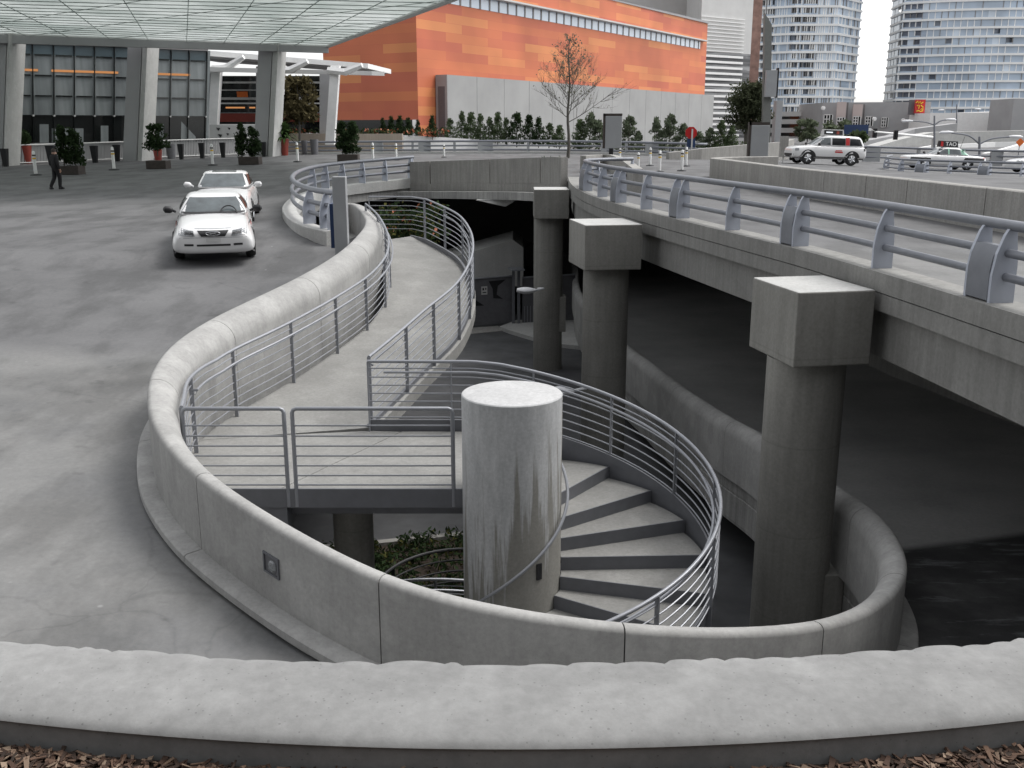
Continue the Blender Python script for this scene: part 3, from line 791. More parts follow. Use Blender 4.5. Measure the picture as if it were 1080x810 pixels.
def fin_profile(h, d):
    return [(0, 0), (-.012 * d, .35 * h), (.10 * d, .62 * h), (.36 * d, .86 * h), (.62 * d, 1.0 * h), (.80 * d, 1.0 * h), (.86 * d, .80 * h), (.98 * d, .5 * h), (1.0 * d, 0)]
def pipe_rail(name, label, path, posts, h, inward, pipe_r, group=None, fin_d=.3):
    """path: base line on the kerb; posts: list of index or (i, j) pairs; inward: +1 if the road lies on the left of the path"""
    n_ = left_normals(path); sg = inward
    t = thing(name, label, 'guard rail', path[len(path) // 2], group=group)
    for k, (u, z, r) in enumerate(((.66 * fin_d, .97 * h, pipe_r), (.56 * fin_d, .63 * h, pipe_r * .82), (.56 * fin_d, .33 * h, pipe_r * .82))):
        m = MB(); m.tube([p + q * sg * u + Vector((0, 0, z)) for p, q in zip(path, n_)], r, 12); m.build('top_rail' if k == 0 else 'lower_rail', 'rail_pipe', t, smooth=True)
    pr = fin_profile(h, fin_d)
    def fin(i):
        p, q = path[i], n_[i]; tt = Vector((q.y, -q.x, 0)); m = MB(); N = len(pr); w = .022
        vs = [p + q * sg * u + Vector((0, 0, z)) + tt * s * w for s in (-1, 1) for u, z in pr]
        m.add(vs, [list(range(N)), list(range(N, 2 * N))[::-1]] + [[k, (k + 1) % N, N + (k + 1) % N, N + k] for k in range(N)])
        m.build('post', 'rail_fin', t)
    for e in posts:
        if isinstance(e, int): fin(e); continue
        i, j = e; fin(i); fin(j)
        a, b = path[i], path[j]; qa, qb = n_[i], n_[j]
        d_ = (b - a).normalized(); a = a + d_ * .024; b = b - d_ * .024
        prof = [(-.02 * fin_d, 0.02), (-.03 * fin_d, .40 * h), (.05 * fin_d, .58 * h), (.22 * fin_d, .72 * h), (.55 * fin_d, .72 * h), (.62 * fin_d, .02)]
        m = MB(); N = len(prof)
        vs = [a + qa * sg * u + Vector((0, 0, z)) for u, z in prof] + [b + qb * sg * u + Vector((0, 0, z)) for u, z in prof]
        m.add(vs, [list(range(N)), list(range(N, 2 * N))[::-1]] + [[k, (k + 1) % N, N + (k + 1) % N, N + k] for k in range(N)])
        m.build('joint_cover', 'rail_pipe', t, smooth=True, angle=35)
    return t
rl = [Vector((p.x + .08, p.y, zat(DECK_H) + .15)) for p in bylen([q for q in edge if q.y > 2], .05)]
rl = [p for p in rl if p.y < 30.2]
# the rail's far end turns back over the road
endp = rl[-1]; rl += catmull([endp, endp + Vector((.25, 1.2, 0)), endp + Vector((.9, 2.0, 0)), endp + Vector((1.8, 2.4, 0))], .05)[1:]
def near_i(path, px, py):
    best, bi = 1e9, 0
    for i, p in enumerate(path):
        v = p - Vector((0, 0, CAMZ)); zc = v.y * CP - v.z * SP; yc = -v.y * SP - v.z * CP
        e = abs(CX + F * v.x / zc - px)
        if e < best: best, bi = e, i
    return bi
def nb(px): return near_i([p for p in rl if p.y < 29.9], px, 0)
rposts = [nb(604.5), (nb(611), nb(615)), nb(630), (nb(643.5), nb(649.5)), nb(676), (nb(705), nb(714)), nb(765), (nb(822), nb(836)), nb(919), (nb(1016), nb(1041))]
i_ = near_i([p for p in rl], 1057, 0)
rposts += [k for k in (near_i(rl, 1225, 0), near_i(rl, 1500, 0)) if k != i_]
rposts += [len(rl) - 1, len(rl) - 30]
pipe_rail('pipe_guard_rail', 'long grey three-pipe guard rail along the edge of the raised bridge', rl, rposts, .80, -1, .055, 'pipe guard rails', .26)
# left rail on its curved kerb
lk = thing('curved_kerb', 'pale concrete kerb turning round under the small curved guard rail', 'kerb', lrail[8])
m = MB(); m.sweep(lrail, [(-.12, .0), (-.12, .15), (-.10, .17), (.30, .17), (.32, .15), (.32, -.25), (-.12, -.25)]); m.build('kerb_beam', 'conc_light', lk, smooth=True, angle=30)
m = MB(); m.sweep(lrail, [(.0, -.26), (.36, -.26), (.36, -.62), (.0, -.62)]); m.build('slab_edge', 'conc', lk, smooth=True, angle=30)
lrr = [p + q * .18 + Vector((0, 0, .17)) for p, q in zip(lrail, left_normals(lrail))]
lrr = smooth(bylen(lrr, .08), 8); NL = len(lrr)
def li_px(px, lo, hi): return lo + near_i(lrr[lo:hi], px, 0)
mid = min(range(NL), key=lambda i: lrr[i].x / max(1, lrr[i].y))
lposts = [2, li_px(337, 0, mid), li_px(320, 0, mid), li_px(325, mid, NL), li_px(339, mid, NL), li_px(357, mid, NL), li_px(379, mid, NL), li_px(403, mid, NL), (li_px(430, mid, NL), NL - 2)]
pipe_rail('pipe_guard_rail', 'small grey pipe guard rail bending round on a curved kerb beside the plaza', lrr, lposts, .95, -1, .075, 'pipe guard rails', .34)
# far parapet with its beam
ft = thing('far_parapet', 'straight concrete parapet at the far side of the sunken opening', 'wall', farp[len(farp) // 2])
nf = left_normals(farp); m = MB()
cuts = [0, int(len(farp) * .12), int(len(farp) * .48), int(len(farp) * .80), len(farp) - 1]
for a, b in zip(cuts, cuts[1:]):
    seg_ = [p.copy() for p in farp[a:b + 1]]; seg_[0] = seg_[0] + (seg_[1] - seg_[0]).normalized() * .03; seg_[-1] = seg_[-1] - (seg_[-1] - seg_[-2]).normalized() * .03
    m.sweep(seg_, [(.28, .86), (.02, .86), (-.0, .83), (-.0, -.12), (.28, -.12)], nrm=[-q for q in nf[a:b + 1]])
m.build('concrete_panel', 'conc_far', ft)
m = MB(); m.sweep(farp, [(.3, -.125), (-.03, -.125), (-.03, -.42), (.3, -.42)], nrm=[-q for q in nf]); m.build('slab_edge', 'conc_far', ft)
m = MB(); m.sweep(farp, [(1.2, -.42), (.6, -.42), (.6, -.72), (1.2, -.72)], nrm=[-q for q in nf]); m.build('edge_beam', 'conc', ft)

# ------------------------------------------------------------------ piers
def pier(label, fl_, fr_, depth, cx_, cy_, r, ped=None):
    """fl_, fr_: front-left and front-right cap corners (x, y)"""
    t = thing('bridge_pier', label, 'pier', (cx_, cy_, zat(8.02)), group='piers under the bridge')
    a, b = Vector((*fl_, 0)), Vector((*fr_, 0)); d_ = (b - a).normalized(); n__ = Vector((-d_.y, d_.x, 0))
    bx = [a, b, b + n__ * depth, a + n__ * depth + Vector((-.08 * 0, 0, 0))]
    m = MB(); m.hexa([Vector((*v.xy, zat(2.86))) for v in bx], [Vector((*v.xy, zat(1.92))) for v in bx])
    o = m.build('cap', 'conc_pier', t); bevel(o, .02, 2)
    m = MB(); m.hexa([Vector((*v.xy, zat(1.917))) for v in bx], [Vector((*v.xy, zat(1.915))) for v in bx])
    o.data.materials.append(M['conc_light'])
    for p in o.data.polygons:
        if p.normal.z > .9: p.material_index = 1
    m = MB(); m.lathe([(r, zat(8.02)), (r, zat(2.86))], (cx_, cy_, 0), 48, cap=False); m.build('shaft', 'conc_pier', t, smooth=True)
    if ped:
        m = MB(); m.box(ped[0], ped[1], ped[2]); bevel(m.build('pedestal', 'conc_pier', t), .015)
    return t
pier('nearest round concrete pier with a square cap under the bridge', (3.46, 11.92), (4.47, 12.12), 1.3, 3.83, 12.62, .50, ((4.12, 12.7, zat(6.9)), (.62, .85, 2.2), .1))
pier('middle round concrete pier with a square cap under the bridge', (1.50, 20.55), (2.70, 20.75), 1.5, 2.02, 21.3, .49)
pier('farthest round concrete pier beside the dark gate', (.72, 32.8), (1.86, 32.8), 1.5, 1.22, 33.5, .49, ((1.62, 33.5, zat(6.1)), (.4, .6, 1.2), 0))

# ------------------------------------------------------------------ things in the lower level
def lw(px, py): return W(px, py, h=8.02)
gt = thing('entrance_gate', 'dark metal gate panel with cut-out curves and a small white notice', 'gate', lw(515, 346))
ga, gb = lw(488, 347), lw(541, 343); 
def gate(t, a, b, h, cut=True):
    d_ = (b - a); L = d_.length; d_.normalize(); up = Vector((0, 0, 1)); nn = Vector((d_.y, -d_.x, 0))
    m = MB(); P0, P1 = a + up * .12, b + up * .12
    m.hexa([P0, P1, P1 - nn * .04, P0 - nn * .04], [a + up * (h - .04), b + up * h, b + up * h - nn * .04, a + up * (h - .04) - nn * .04]); m.build('panel', 'pot_grey', t)
    m = MB(); m.tube([a + up * h + nn * .01, b + up * (h + .04) + nn * .01], .035, 8); m.build('top_rail', 'steel', t, smooth=True)
    m = MB()
    for s in np.arange(.08, L * .25, .13): m.box(a + d_ * s + up * (.5) + nn * .03, (.03, .02, .7), math.atan2(d_.y, d_.x))
    m.build('baluster', 'steel', t)
    if cut:
        m = MB()
        def tri(*q): m.add([a + d_ * x + up * z + nn * .012 for x, z in q], [list(range(len(q)))])
        tri((.15, .95), (.45, 1.4), (.6, 1.15), (.95, .92)); tri((1.15, 1.92), (1.9, 1.95), (1.55, 1.7), (1.5, 1.35), (1.78, 1.15), (1.35, 1.2), (1.32, 1.6))
        m.build('cut_out', 'black', t)
        m = MB(); c = a + d_ * .95 + up * 1.55 + nn * .03; m.box(c, (.26, .02, .34), math.atan2(d_.y, d_.x)); no = m.build('notice', 'offwhite', t)
        m = MB()
        for (dx, dz, w, h_) in ((-.05, .06, .07, .10), (.06, .07, .05, .08), (0, -.08, .16, .04)): m.box(c + d_ * dx + up * dz + nn * .013, (w, .006, h_), math.atan2(d_.y, d_.x))
        m.build('printing', 'black', no)
gate(gt, ga, gb, 2.05)
gt2 = thing('side_gate', 'plain dark metal gate panel between two square posts', 'gate', lw(575, 342)); gate(gt2, lw(551, 344), lw(606, 341), 2.05, False)
for px, lab in ((544.5, 'square steel gate post at the end of the notice gate'), (574, 'square steel gate post close to the farthest pier')):
    p = lw(px, 344); t = thing('gate_post', lab, 'post', p)
    m = MB(); m.box(p + Vector((-.12, -.1, 1.2)), (.12, .12, 2.4)); m.build('shaft', 'steel_dk', t)
    m = MB(); m.box(p + Vector((.10, -.1, 1.2)), (.12, .12, 2.4)); m.build('shaft', 'steel_dk', t)
    m = MB(); m.box(p + Vector((0, -.35, 2.45)), (.55, .8, .06), .2); m.build('cap', 'steel', t)
isl = [lw(527, 348), lw(537, 352), lw(560, 359), lw(585, 366), lw(640, 372), lw(640, 340), lw(545, 341)]
m = MB(); m.prism([(p.x, p.y) for p in isl], zat(8.02), zat(7.87)); o = m.build('kerb_island', 'conc_light'); props(o, kind='structure')
m = MB(); q = [lw(485, 353.5), lw(532, 349), lw(525, 344), lw(485, 347)]; m.prism([(p.x, p.y) for p in q], zat(8.02), zat(8.0)); props(m.build('concrete_strip', 'conc_far'), kind='structure')
def wall_lamp(label, px, py, d, L, attach):
    p = W(px, py, d=d); t = thing('area_lamp', label, 'lamp', p)
    m = MB(); n = 9; pts = []; rr = []
    for k in range(n): s = k / (n - 1); pts.append(p + Vector((L * s, 0, -.02 * math.sin(s * 3.1)))); rr.append(.03 + .17 * math.sin(math.pi * min(1, s * .82 + .12)) ** .8)
    m.tube(pts, rr, 14); m.v = [Vector((v.x, v.y, p.z + (v.z - p.z) * .55)) for v in m.v]; m.build('housing', 'lamp_head', t, smooth=True)
    m = MB(); m.tube([p + Vector((L, 0, 0)), p + Vector((L + .25, .0, .05)), Vector((attach, p.y + .2, p.z + .02))], .035, 8); m.build('arm', 'lamp_head', t, smooth=True)
wall_lamp('white lamp head on an arm at the farthest pier', 545, 306, 32.2, .62, .85)
wall_lamp('white lamp head seen beyond the concrete column top', 581, 412, 20.6, .5, 1.58)
# planting bed, its kerb and its dark railing under the landing
m = MB(); bed = [W(250, 590, h=8.02), W(380, 580, h=8.02), W(485, 569.5, h=8.02), W(560, 566, h=8.02), W(560, 720, h=8.02), W(300, 720, h=8.02)]
m.prism([(p.x, p.y) for p in bed], zat(8.02), zat(7.95)); props(m.build('bed_soil', 'soil'), kind='structure')
m = MB(); kl = bylen(bed[:4], .3); m.sweep(kl, [(-.08, 0), (-.08, .14), (.08, .14), (.08, 0)]); props(m.build('bed_kerb', 'conc_far'), kind='structure')
def leaves(mb, c, rad, n, size, r_, zmin=None, long=1.0, shell=.0):
    for _ in range(n):
        while True:
            v = Vector((r_.uniform(-1, 1), r_.uniform(-1, 1), r_.uniform(-1, 1)))
            if shell < v.length < 1: break
        p = Vector((c[0] + v.x * rad[0], c[1] + v.y * rad[1], c[2] + v.z * rad[2]))
        a = Vector((r_.gauss(0, 1), r_.gauss(0, 1), r_.gauss(0, 1))).normalized(); b = a.cross(Vector((r_.gauss(0, 1), r_.gauss(0, 1), r_.gauss(0, 1)))).normalized()
        s = size * r_.uniform(.6, 1.4)
        mb.add([p - a * s * long, p + b * s * .5, p + a * s * long, p - b * s * .5], [[0, 1, 2, 3]], 0)
m = MB(); r_ = random.Random(3)
bx0 = min(p.x for p in bed); bx1 = max(p.x for p in bed); by0 = min(p.y for p in bed); by1 = max(p.y for p in bed)
bpoly = [(p.x, p.y) for p in bed]; k = 0
while k < 330:
    x, y = r_.uniform(bx0, bx1), r_.uniform(by0, by1)
    if inside(bpoly, x, y): leaves(m, (x, y, zat(7.84)), (.22, .22, .14), 26, .045, r_, long=1.4); k += 1
for f in range(0, len(m.m)): m.m[f] = r_.choice((0, 0, 0, 0, 0, 0, 0, 1))
o = m.build('ground_cover_plants', ['leaf_dark', 'leaf_yellow'], fix=False); props(o, kind='stuff')
dr = [W(392, 605, d=14.3), W(412, 597, d=15), W(440, 590.5, d=15.5), W(484, 584, d=15.8), W(540, 584, d=15.6), W(600, 592, d=15.2)]
drp = smooth(bylen(catmull(dr, .2), .2), 4)
zt_ = sum(p.z for p in drp) / len(drp)
t = thing('garden_railing', 'low dark curved railing in front of the planting bed below the landing', 'railing', drp[10])
for k in range(5):
    m = MB(); m.tube([Vector((p.x, p.y, zt_ - k * .2)) for p in drp], .028 if k == 0 else .016, 8); m.build('top_rail' if k == 0 else 'rail', 'dark_rail', t, smooth=True)
for i in range(4, len(drp), 9):
    m = MB(); m.box((drp[i].x, drp[i].y, (zt_ + zat(8.02)) / 2), (.06, .03, zt_ - zat(8.02))); m.build('post', 'dark_rail', t)
# dim concrete shapes under the plaza
t = thing('lower_ramp_wall', 'dim concrete ramp wall with a sloping top under the far parapet', 'wall', W(520, 330, d=49))
A = [W(440, 282, d=42.5), W(541, 253, d=42.5), W(552, 261, d=42.5), W(552, 302, d=42.5), W(440, 302, d=42.5)]
m = MB(); m.add(A + [p + Vector((0, 4, 0)) for p in A], [[0, 1, 2, 3, 4], [9, 8, 7, 6, 5]] + [[i, (i + 1) % 5, 5 + (i + 1) % 5, 5 + i] for i in range(5)]); m.build('wall_body', 'conc_light', t)
m = MB(); A = [W(502, 211, d=40.5), W(538, 210, d=40), W(540, 214, d=40), W(533, 218, d=40)]
m.add(A + [p + Vector((.3, 3, 0)) for p in A], [[0, 1, 2, 3], [7, 6, 5, 4]] + [[i, (i + 1) % 4, 4 + (i + 1) % 4, 4 + i] for i in range(4)])
props(m.build('soffit_slab', 'conc_light'), 'pale slanted slab end hanging in the dark under the far parapet', 'slab')
for pts_, lab, nm in (([(-14, 60), (12, 60)], 'dark back wall of the lower level behind the gates', 'lower_back_wall'), ([(-14, 6), (-14, 60)], 'dark side wall of the lower level under the plaza', 'lower_side_wall')):
    (xa, ya), (xb, yb) = pts_; m = MB()
    m.box(((xa + xb) / 2, (ya + yb) / 2, zat(5.9)), (max(.3, abs(xb - xa)), max(.3, abs(yb - ya)), 5.2)); props(m.build(nm, 'grey_wall'), lab, 'wall')
p = W(403, 277, h=3.45); t = thing('floor_box', 'small black box on the walkway floor by the railing', 'box', p)
m = MB(); m.box(p + Vector((.02, 0, .06)), (.30, .18, .11)); bevel(m.build('housing', 'black', t), .015); m = MB(); m.box(p + Vector((-.08, 0, .14)), (.10, .12, .05)); m.build('lid', 'steel_dk', t)
m = MB(); r_ = random.Random(9)
for k in range(26): c = W(r_.uniform(402, 470), r_.uniform(222, 250), d=r_.uniform(29, 31)); leaves(m, c, (.35, .3, .3), 40, .09, r_)
for f in range(len(m.m)): m.m[f] = r_.choice((0, 0, 0, 0, 0, 1, 1, 0, 0, 2) if f % 3 == 0 else (0, 0, 0, 1))
p = W(430, 262, d=30); o = m.build('flowering_shrub', ['leaf_dark', 'leaf_yellow', 'flower'], fix=False); props(o, 'dark shrub with yellow and orange leaves behind the far end of the walkway', 'shrub')
m = MB(); m.box((p.x - .3, 30.4, zat(4.9)), (2.6, 1.0, 2.2)); props(m.build('planter_wall', 'grey_wall'), 'low dark planter wall holding the shrub behind the walkway', 'planter')

# ------------------------------------------------------------------ foreground wall and mulch
fw = MB(); r_ = random.Random(21); vs = []; fs = []
xs = np.arange(-7, 7.0001, .02); sc = []; x = -7.2
while x < 7.3:
    w_ = r_.choice((r_.uniform(.03, .08), r_.uniform(.08, .2))); sc.append((x, w_, r_.uniform(.008, .024), r_.uniform(-.009, .007))); x += w_
def scal(x):
    for a, w_, amp, off in sc:
        if a <= x < a + w_:
            t_ = (x - a) / w_; return amp * (max(0, math.sin(math.pi * min(1, max(0, t_)))) ** .55) * (1 - .25 * t_) + off
    return 0
pn = 0
for x in xs:
    yr = 2.93 + .052 * x * x; yf = 2.535 + .060 * x * x; e = scal(x); ht = 1.70
    prof = [(yr - .04 + e, 6.2), (yr - .02 + e, ht + .05), (yr + e, ht + .012 - e * .2), (yr - .012 + e * .9, ht - .002 - e * .12), (yr - .035 + e * .6, ht - .003 - e * .02), (yr - .06, ht - .005), (yr - .17, ht - .006),
            (yf + .16, ht - .002), (yf + .11, ht + .004), (yf + .06, ht + .014), (yf + .025, ht + .025), (yf + .008, ht + .034), (yf, ht + .046), (yf + .010, ht + .049), (yf + .010, ht + .35)]
    pn = len(prof)
    for y_, h_ in prof: vs.append((x, y_, zat(h_)))
for i in range(len(xs) - 1):
    for k in range(pn - 1): fs.append([i * pn + k, i * pn + k + 1, (i + 1) * pn + k + 1, (i + 1) * pn + k])
fw.add(vs, fs); o = fw.build('foreground_wall', 'conc_fore', smooth=True, angle=50); props(o, 'low broad concrete wall with a ragged rear edge across the foreground', 'wall')
m = MB()
for i in range(60):
    for j in range(8):
        pass
m.quad((-8, -6, zat(1.80)), (8, -6, zat(1.80)), (8, 6.0, zat(1.80)), (-8, 6.0, zat(1.80)))
mo = m.v; m = MB(); n = 60; vs = []; fs = []
for i in range(n + 1):
    x = -8 + 16 * i / n; vs += [(x, -6, zat(1.838)), (x, 2.55 + .060 * x * x, zat(1.838))]
for i in range(n): fs.append([2 * i, 2 * i + 2, 2 * i + 3, 2 * i + 1])
m.add(vs, fs); props(m.build('bed_soil_foreground', 'soil'), kind='structure')
m = MB(); r_ = random.Random(5)
for _ in range(5200):
    x = r_.uniform(-2.4, 2.4); y = 2.53 + .06 * x * x - abs(r_.gauss(0, .16)); z = zat(1.836) + r_.uniform(0, .014)
    a = r_.uniform(0, 6.28); L = r_.uniform(.01, .045) * r_.choice((1, 1, 1.6)); w_ = r_.uniform(.003, .010); t_ = r_.uniform(-.35, .35)
    d_ = Vector((math.cos(a), math.sin(a), t_)) * L / 2; s_ = Vector((-math.sin(a), math.cos(a), r_.uniform(-.5, .5))) * w_; u_ = Vector((0, 0, .003)); c = Vector((x, y, z))
    m.hexa([c - d_ - s_, c + d_ - s_ * .5, c + d_ + s_ * .6, c - d_ + s_], [c - d_ - s_ + u_, c + d_ - s_ * .5 + u_, c + d_ + s_ * .6 + u_, c - d_ + s_ + u_])
props(m.build('bark_mulch', 'mulch', fix=False), kind='stuff')

# ------------------------------------------------------------------ ticket sign post by the parapet
p = solve(361, 262, ground_h, 16)
p = W(361, 262, d=21.6); gz = zat(ground_h(p.x, p.y)); p.z = gz
t = thing('control_post', 'tall grey control post with a blue panel edge beside the parapet', 'sign post', p)
s_ = 21.5 / 1050
m = MB(); m.box((p.x + .0, p.y, gz + 1.15), (14 * s_, .22, 78 * s_ * 1.0 + .7)); bevel(m.build('cabinet', 'grey_panel', t), .015)
m = MB(); m.box((p.x - 9.2 * s_, p.y + .28, gz + 1.25), (.10, .55, 46 * s_)); m.build('side_panel', 'blue_sign', t)
m = MB(); m.box((p.x + .08, p.y - .115, gz + .28), (.13, .02, .32)); m.build('opening', 'black', t)
m = MB(); m.lathe([(.03, 0), (.028, .07), (.012, .13)], (p.x + .09, p.y - .135, gz + .16), 10); m.build('button', 'white', t, smooth=True)
q = W(348, 269, d=20.3); gq = zat(ground_h(q.x, q.y)); t = thing('ground_light', 'small pale ground fitting beside the control post', 'ground fitting', (q.x, q.y, gq))
m = MB(); m.lathe([(.16, 0), (.15, .07), (.10, .10)], (q.x, q.y, gq), 16); m.build('base', 'conc_light', t, smooth=True); m = MB(); m.lathe([(.08, .10), (.07, .14)], (q.x, q.y, gq), 12); m.build('cover', 'steel_dk', t, smooth=True)

# ------------------------------------------------------------------ delineators and planters
def put(px, py): p = G(px, py); return p
def scale_at(p): v = p - Vector((0, 0, CAMZ)); return (v.y * CP - v.z * SP) / F     # metres per photo pixel
def lathe_thing(): pass
dp = put(38, 185)
def make_delin():
    t = thing('delineator_post', '', 'bollard', (0, 0, 0), group='white delineator posts')
    m = MB(); m.lathe([(.30, 0), (.28, .05), (.10, .09)], (0, 0, 0), 16); m.build('base', 'black', t, smooth=True, local=True)
    m = MB(); m.lathe([(.085, .08), (.08, 1.05), (.07, 1.2), (.03, 1.25)], (0, 0, 0), 14); m.build('post', 'white', t, smooth=True, local=True)
    for z in (.83, .98):
        m = MB(); m.lathe([(.092, z), (.092, z + .08)], (0, 0, 0), 14, cap=False); m.build('band', 'wood' if z > .9 else 'yellow', t, smooth=True, local=True)
    return t
dels = [(38, 185, 24, 'white delineator post on the plaza left of the walking person'), (120.5, 179.5, 23, 'white delineator post with an amber band right of the walking person'),
        (224.5, 174.5, 21, 'white delineator post behind the two white cars'), (314, 171, 19.5, 'white delineator post in front of the palm in the red pot'),
        (393.5, 170, 18, 'white delineator post just right of the large shrub planter'), (418, 169, 16.5, 'white delineator post above the end of the small curved guard rail'),
        (468.5, 166, 13, 'lone white delineator post behind the far parapet'),
        (653.6, 173.5, 17, 'slim white delineator post right of the tall grey sign panel'), (673, 180, 18, 'white delineator post nearest the bridge rail end'),
        (685.5, 175, 18, 'white delineator post standing back between its two neighbours'), (695.5, 181.5, 21, 'white delineator post nearest the viewer on the upper road'),
        (719, 180.5, 21, 'white delineator post with amber bands below the red round sign'), (723.5, 175.5, 19, 'white delineator post half hidden behind a nearer one')]
proto = make_delin()
for i, (px, py, hh, lab) in enumerate(dels):
    p = put(px, py); s = hh * scale_at(p) / 1.25; o = proto if i == 0 else copy_tree(proto)
    o.location = p; o.scale = (s * 1.05,) * 3; o['label'] = lab; o.rotation_euler.z = i * 1.1
p = put(644, 169); sc_ = scale_at(p); t = thing('dark_bollard', 'short dark bollard at the foot of the tall grey sign panel', 'bollard', p)
m = MB(); m.lathe([(.13, 0), (.13, 13 * sc_), (.06, 13.6 * sc_)], p, 12); m.build('post', 'black', t, smooth=True); m = MB(); m.lathe([(.2, 0), (.2, .05)], p, 12); m.build('base', 'steel_dk', t, smooth=True)
def make_planter(mat, name, n=4, k=.62):
    t = thing(name, '', 'planter', (0, 0, 0)); m = MB(); nn = n; rot = math.pi / 4 if n == 4 else 0
    a = 1 / math.cos(math.pi / 4) if n == 4 else 1
    prof = [(k * a, 0), (1.0 * a, 2.4), (.88 * a, 2.4), (.86 * a, 2.3)]; vs = []
    for r, z in prof:
        for j in range(nn): an = 2 * math.pi * j / nn + rot; vs.append((r * math.cos(an), r * math.sin(an), z))
    fs = [[i * nn + j, i * nn + (j + 1) % nn, (i + 1) * nn + (j + 1) % nn, (i + 1) * nn + j] for i in range(3) for j in range(nn)] + [list(range(nn))[::-1]]
    m.add(vs, fs); m.build('pot', mat, t, local=True, smooth=n > 4)
    m = MB(); m.lathe([(.84 * a, 2.27), (.84 * a, 2.3)], (0, 0, 0), nn) if n > 4 else m.box((0, 0, 2.27), (1.7, 1.7, .05)); m.build('soil', 'soil', t, local=True)
    return t
blacks = [(6.5, 174.5, 6.5, 18.5, 'black tapered planter at the far left edge by the leaning column'), (55.5, 173, 8.5, 20, 'black tapered planter standing behind the walking person'), (100.5, 170.5, 6.5, 17.5, 'black tapered planter right of the twin shrub planter behind the person'),
          (124, 169, 6, 17, 'black tapered planter beside the amber banded delineator'), (147, 167.5, 6, 16.5, 'black tapered planter in front of the second leaning column'), (191.5, 167, 5.5, 16, 'black tapered planter right of the round grey pot'),
          (213.5, 166, 5.5, 16, 'black tapered planter under the white car\'s roof line by the glass corner'), (235.5, 165, 5.3, 15.5, 'black tapered planter below the white etched panel'), (278.5, 164, 5, 15, 'black tapered planter at the foot of the third leaning column')]
proto = make_planter('black', 'tapered_planter')
for i, (px, py, w, hh, lab) in enumerate(blacks):
    p = put(px, py + 1.2); s = scale_at(p); o = proto if i == 0 else copy_tree(proto); o['label'] = lab; o['group'] = 'black tapered planters'
    o.location = p; o.scale = (w * s / 2, w * s / 2, hh * s / 2.4)
proto = make_planter('pot_grey', 'round_planter', 16, .8)
for i, (px, py, w, hh, lab) in enumerate([(181, 167.5, 10, 15, 'round grey pot beside the tree planter left of the cars'), (314.5, 159.5, 7, 14, 'dark round planter just right of the palm'), (321.5, 163, 6.5, 14.5, 'narrow dark round planter second right of the palm'), (332, 163, 9, 15.5, 'wide dark round planter third right of the palm')]):
    p = put(px, py); s = scale_at(p); o = proto if i == 0 else copy_tree(proto); o['label'] = lab; o['group'] = 'dark round planters'
    o.location = p; o.scale = (w * s / 2, w * s / 2, hh * s / 2.4)
def palm(mb, c, r, n, r_, wd=.07):
    for _ in range(n):
        a = r_.uniform(0, 6.28); e = r_.uniform(.2, 1.35); L = r * r_.uniform(.7, 1.15); d_ = Vector((math.cos(a), math.sin(a), 0)); s_ = Vector((-d_.y, d_.x, 0))
        pr = None
        for k in range(5):
            t_ = k / 4; q = Vector(c) + d_ * L * math.cos(e) * t_ + Vector((0, 0, L * (math.sin(e) * t_ - .45 * t_ * t_))); w = r * wd * (1 - t_ * .9)
            cur = (q - s_ * w, q + s_ * w)
            if pr: mb.quad(pr[0], pr[1], cur[1], cur[0])
            pr = cur
for i, (px, py, w, hh, kind, lab) in enumerate([(29.5, 173, 12, 19, 'bush', 'tall red pot with a dark plant in front of the dark glazing'), (300.5, 164, 10, 17, 'palm', 'tall red pot with a bright spiky palm at the right end of the planters')]):
    p = put(px, py); s = scale_at(p); proto = make_planter('terracotta', 'red_planter', 18, .66) if i == 0 else copy_tree(proto0)
    if i == 0: proto0 = proto
    else:
        for ch in list(proto.children):
            if ch.name.startswith('plant'): bpy.data.objects.remove(ch)
    proto.location = p; proto.scale = (w * s / 2, w * s / 2, hh * s / 2.4); proto['label'] = lab; proto['group'] = 'red pots'
    m = MB(); r_ = random.Random(i + 40)
    if kind == 'palm': palm(m, (0, 0, 2.5), 4.2, 110, r_, .12); palm(m, (0, 0, 3.4), 3.4, 70, r_, .12); m.v = [Vector((v.x, v.y, 2.3 + (v.z - 2.3) * .9)) for v in m.v]
    else: leaves(m, (0, 0, 3.3), (.9, .9, 1.2), 420, .28, r_)
    m.build('plant', 'leaf_palm' if kind == 'palm' else 'leaf_dark', proto, local=True, fix=False)
def cone_tree(mb, c, r, h, n, size, r_):
    for _ in range(n):
        t_ = r_.random() ** 1.3; z = h * t_; rr = r * (1 - t_) ** .75 * (.65 + .35 * math.sin(z * 5 / h * 3 + 1)) * math.sqrt(r_.random()) + .02 * h
        a = r_.uniform(0, 6.28); leaves(mb, (c[0] + rr * math.cos(a), c[1] + rr * math.sin(a), c[2] + z), (size, size, size), 1, size, r_, long=1.2)
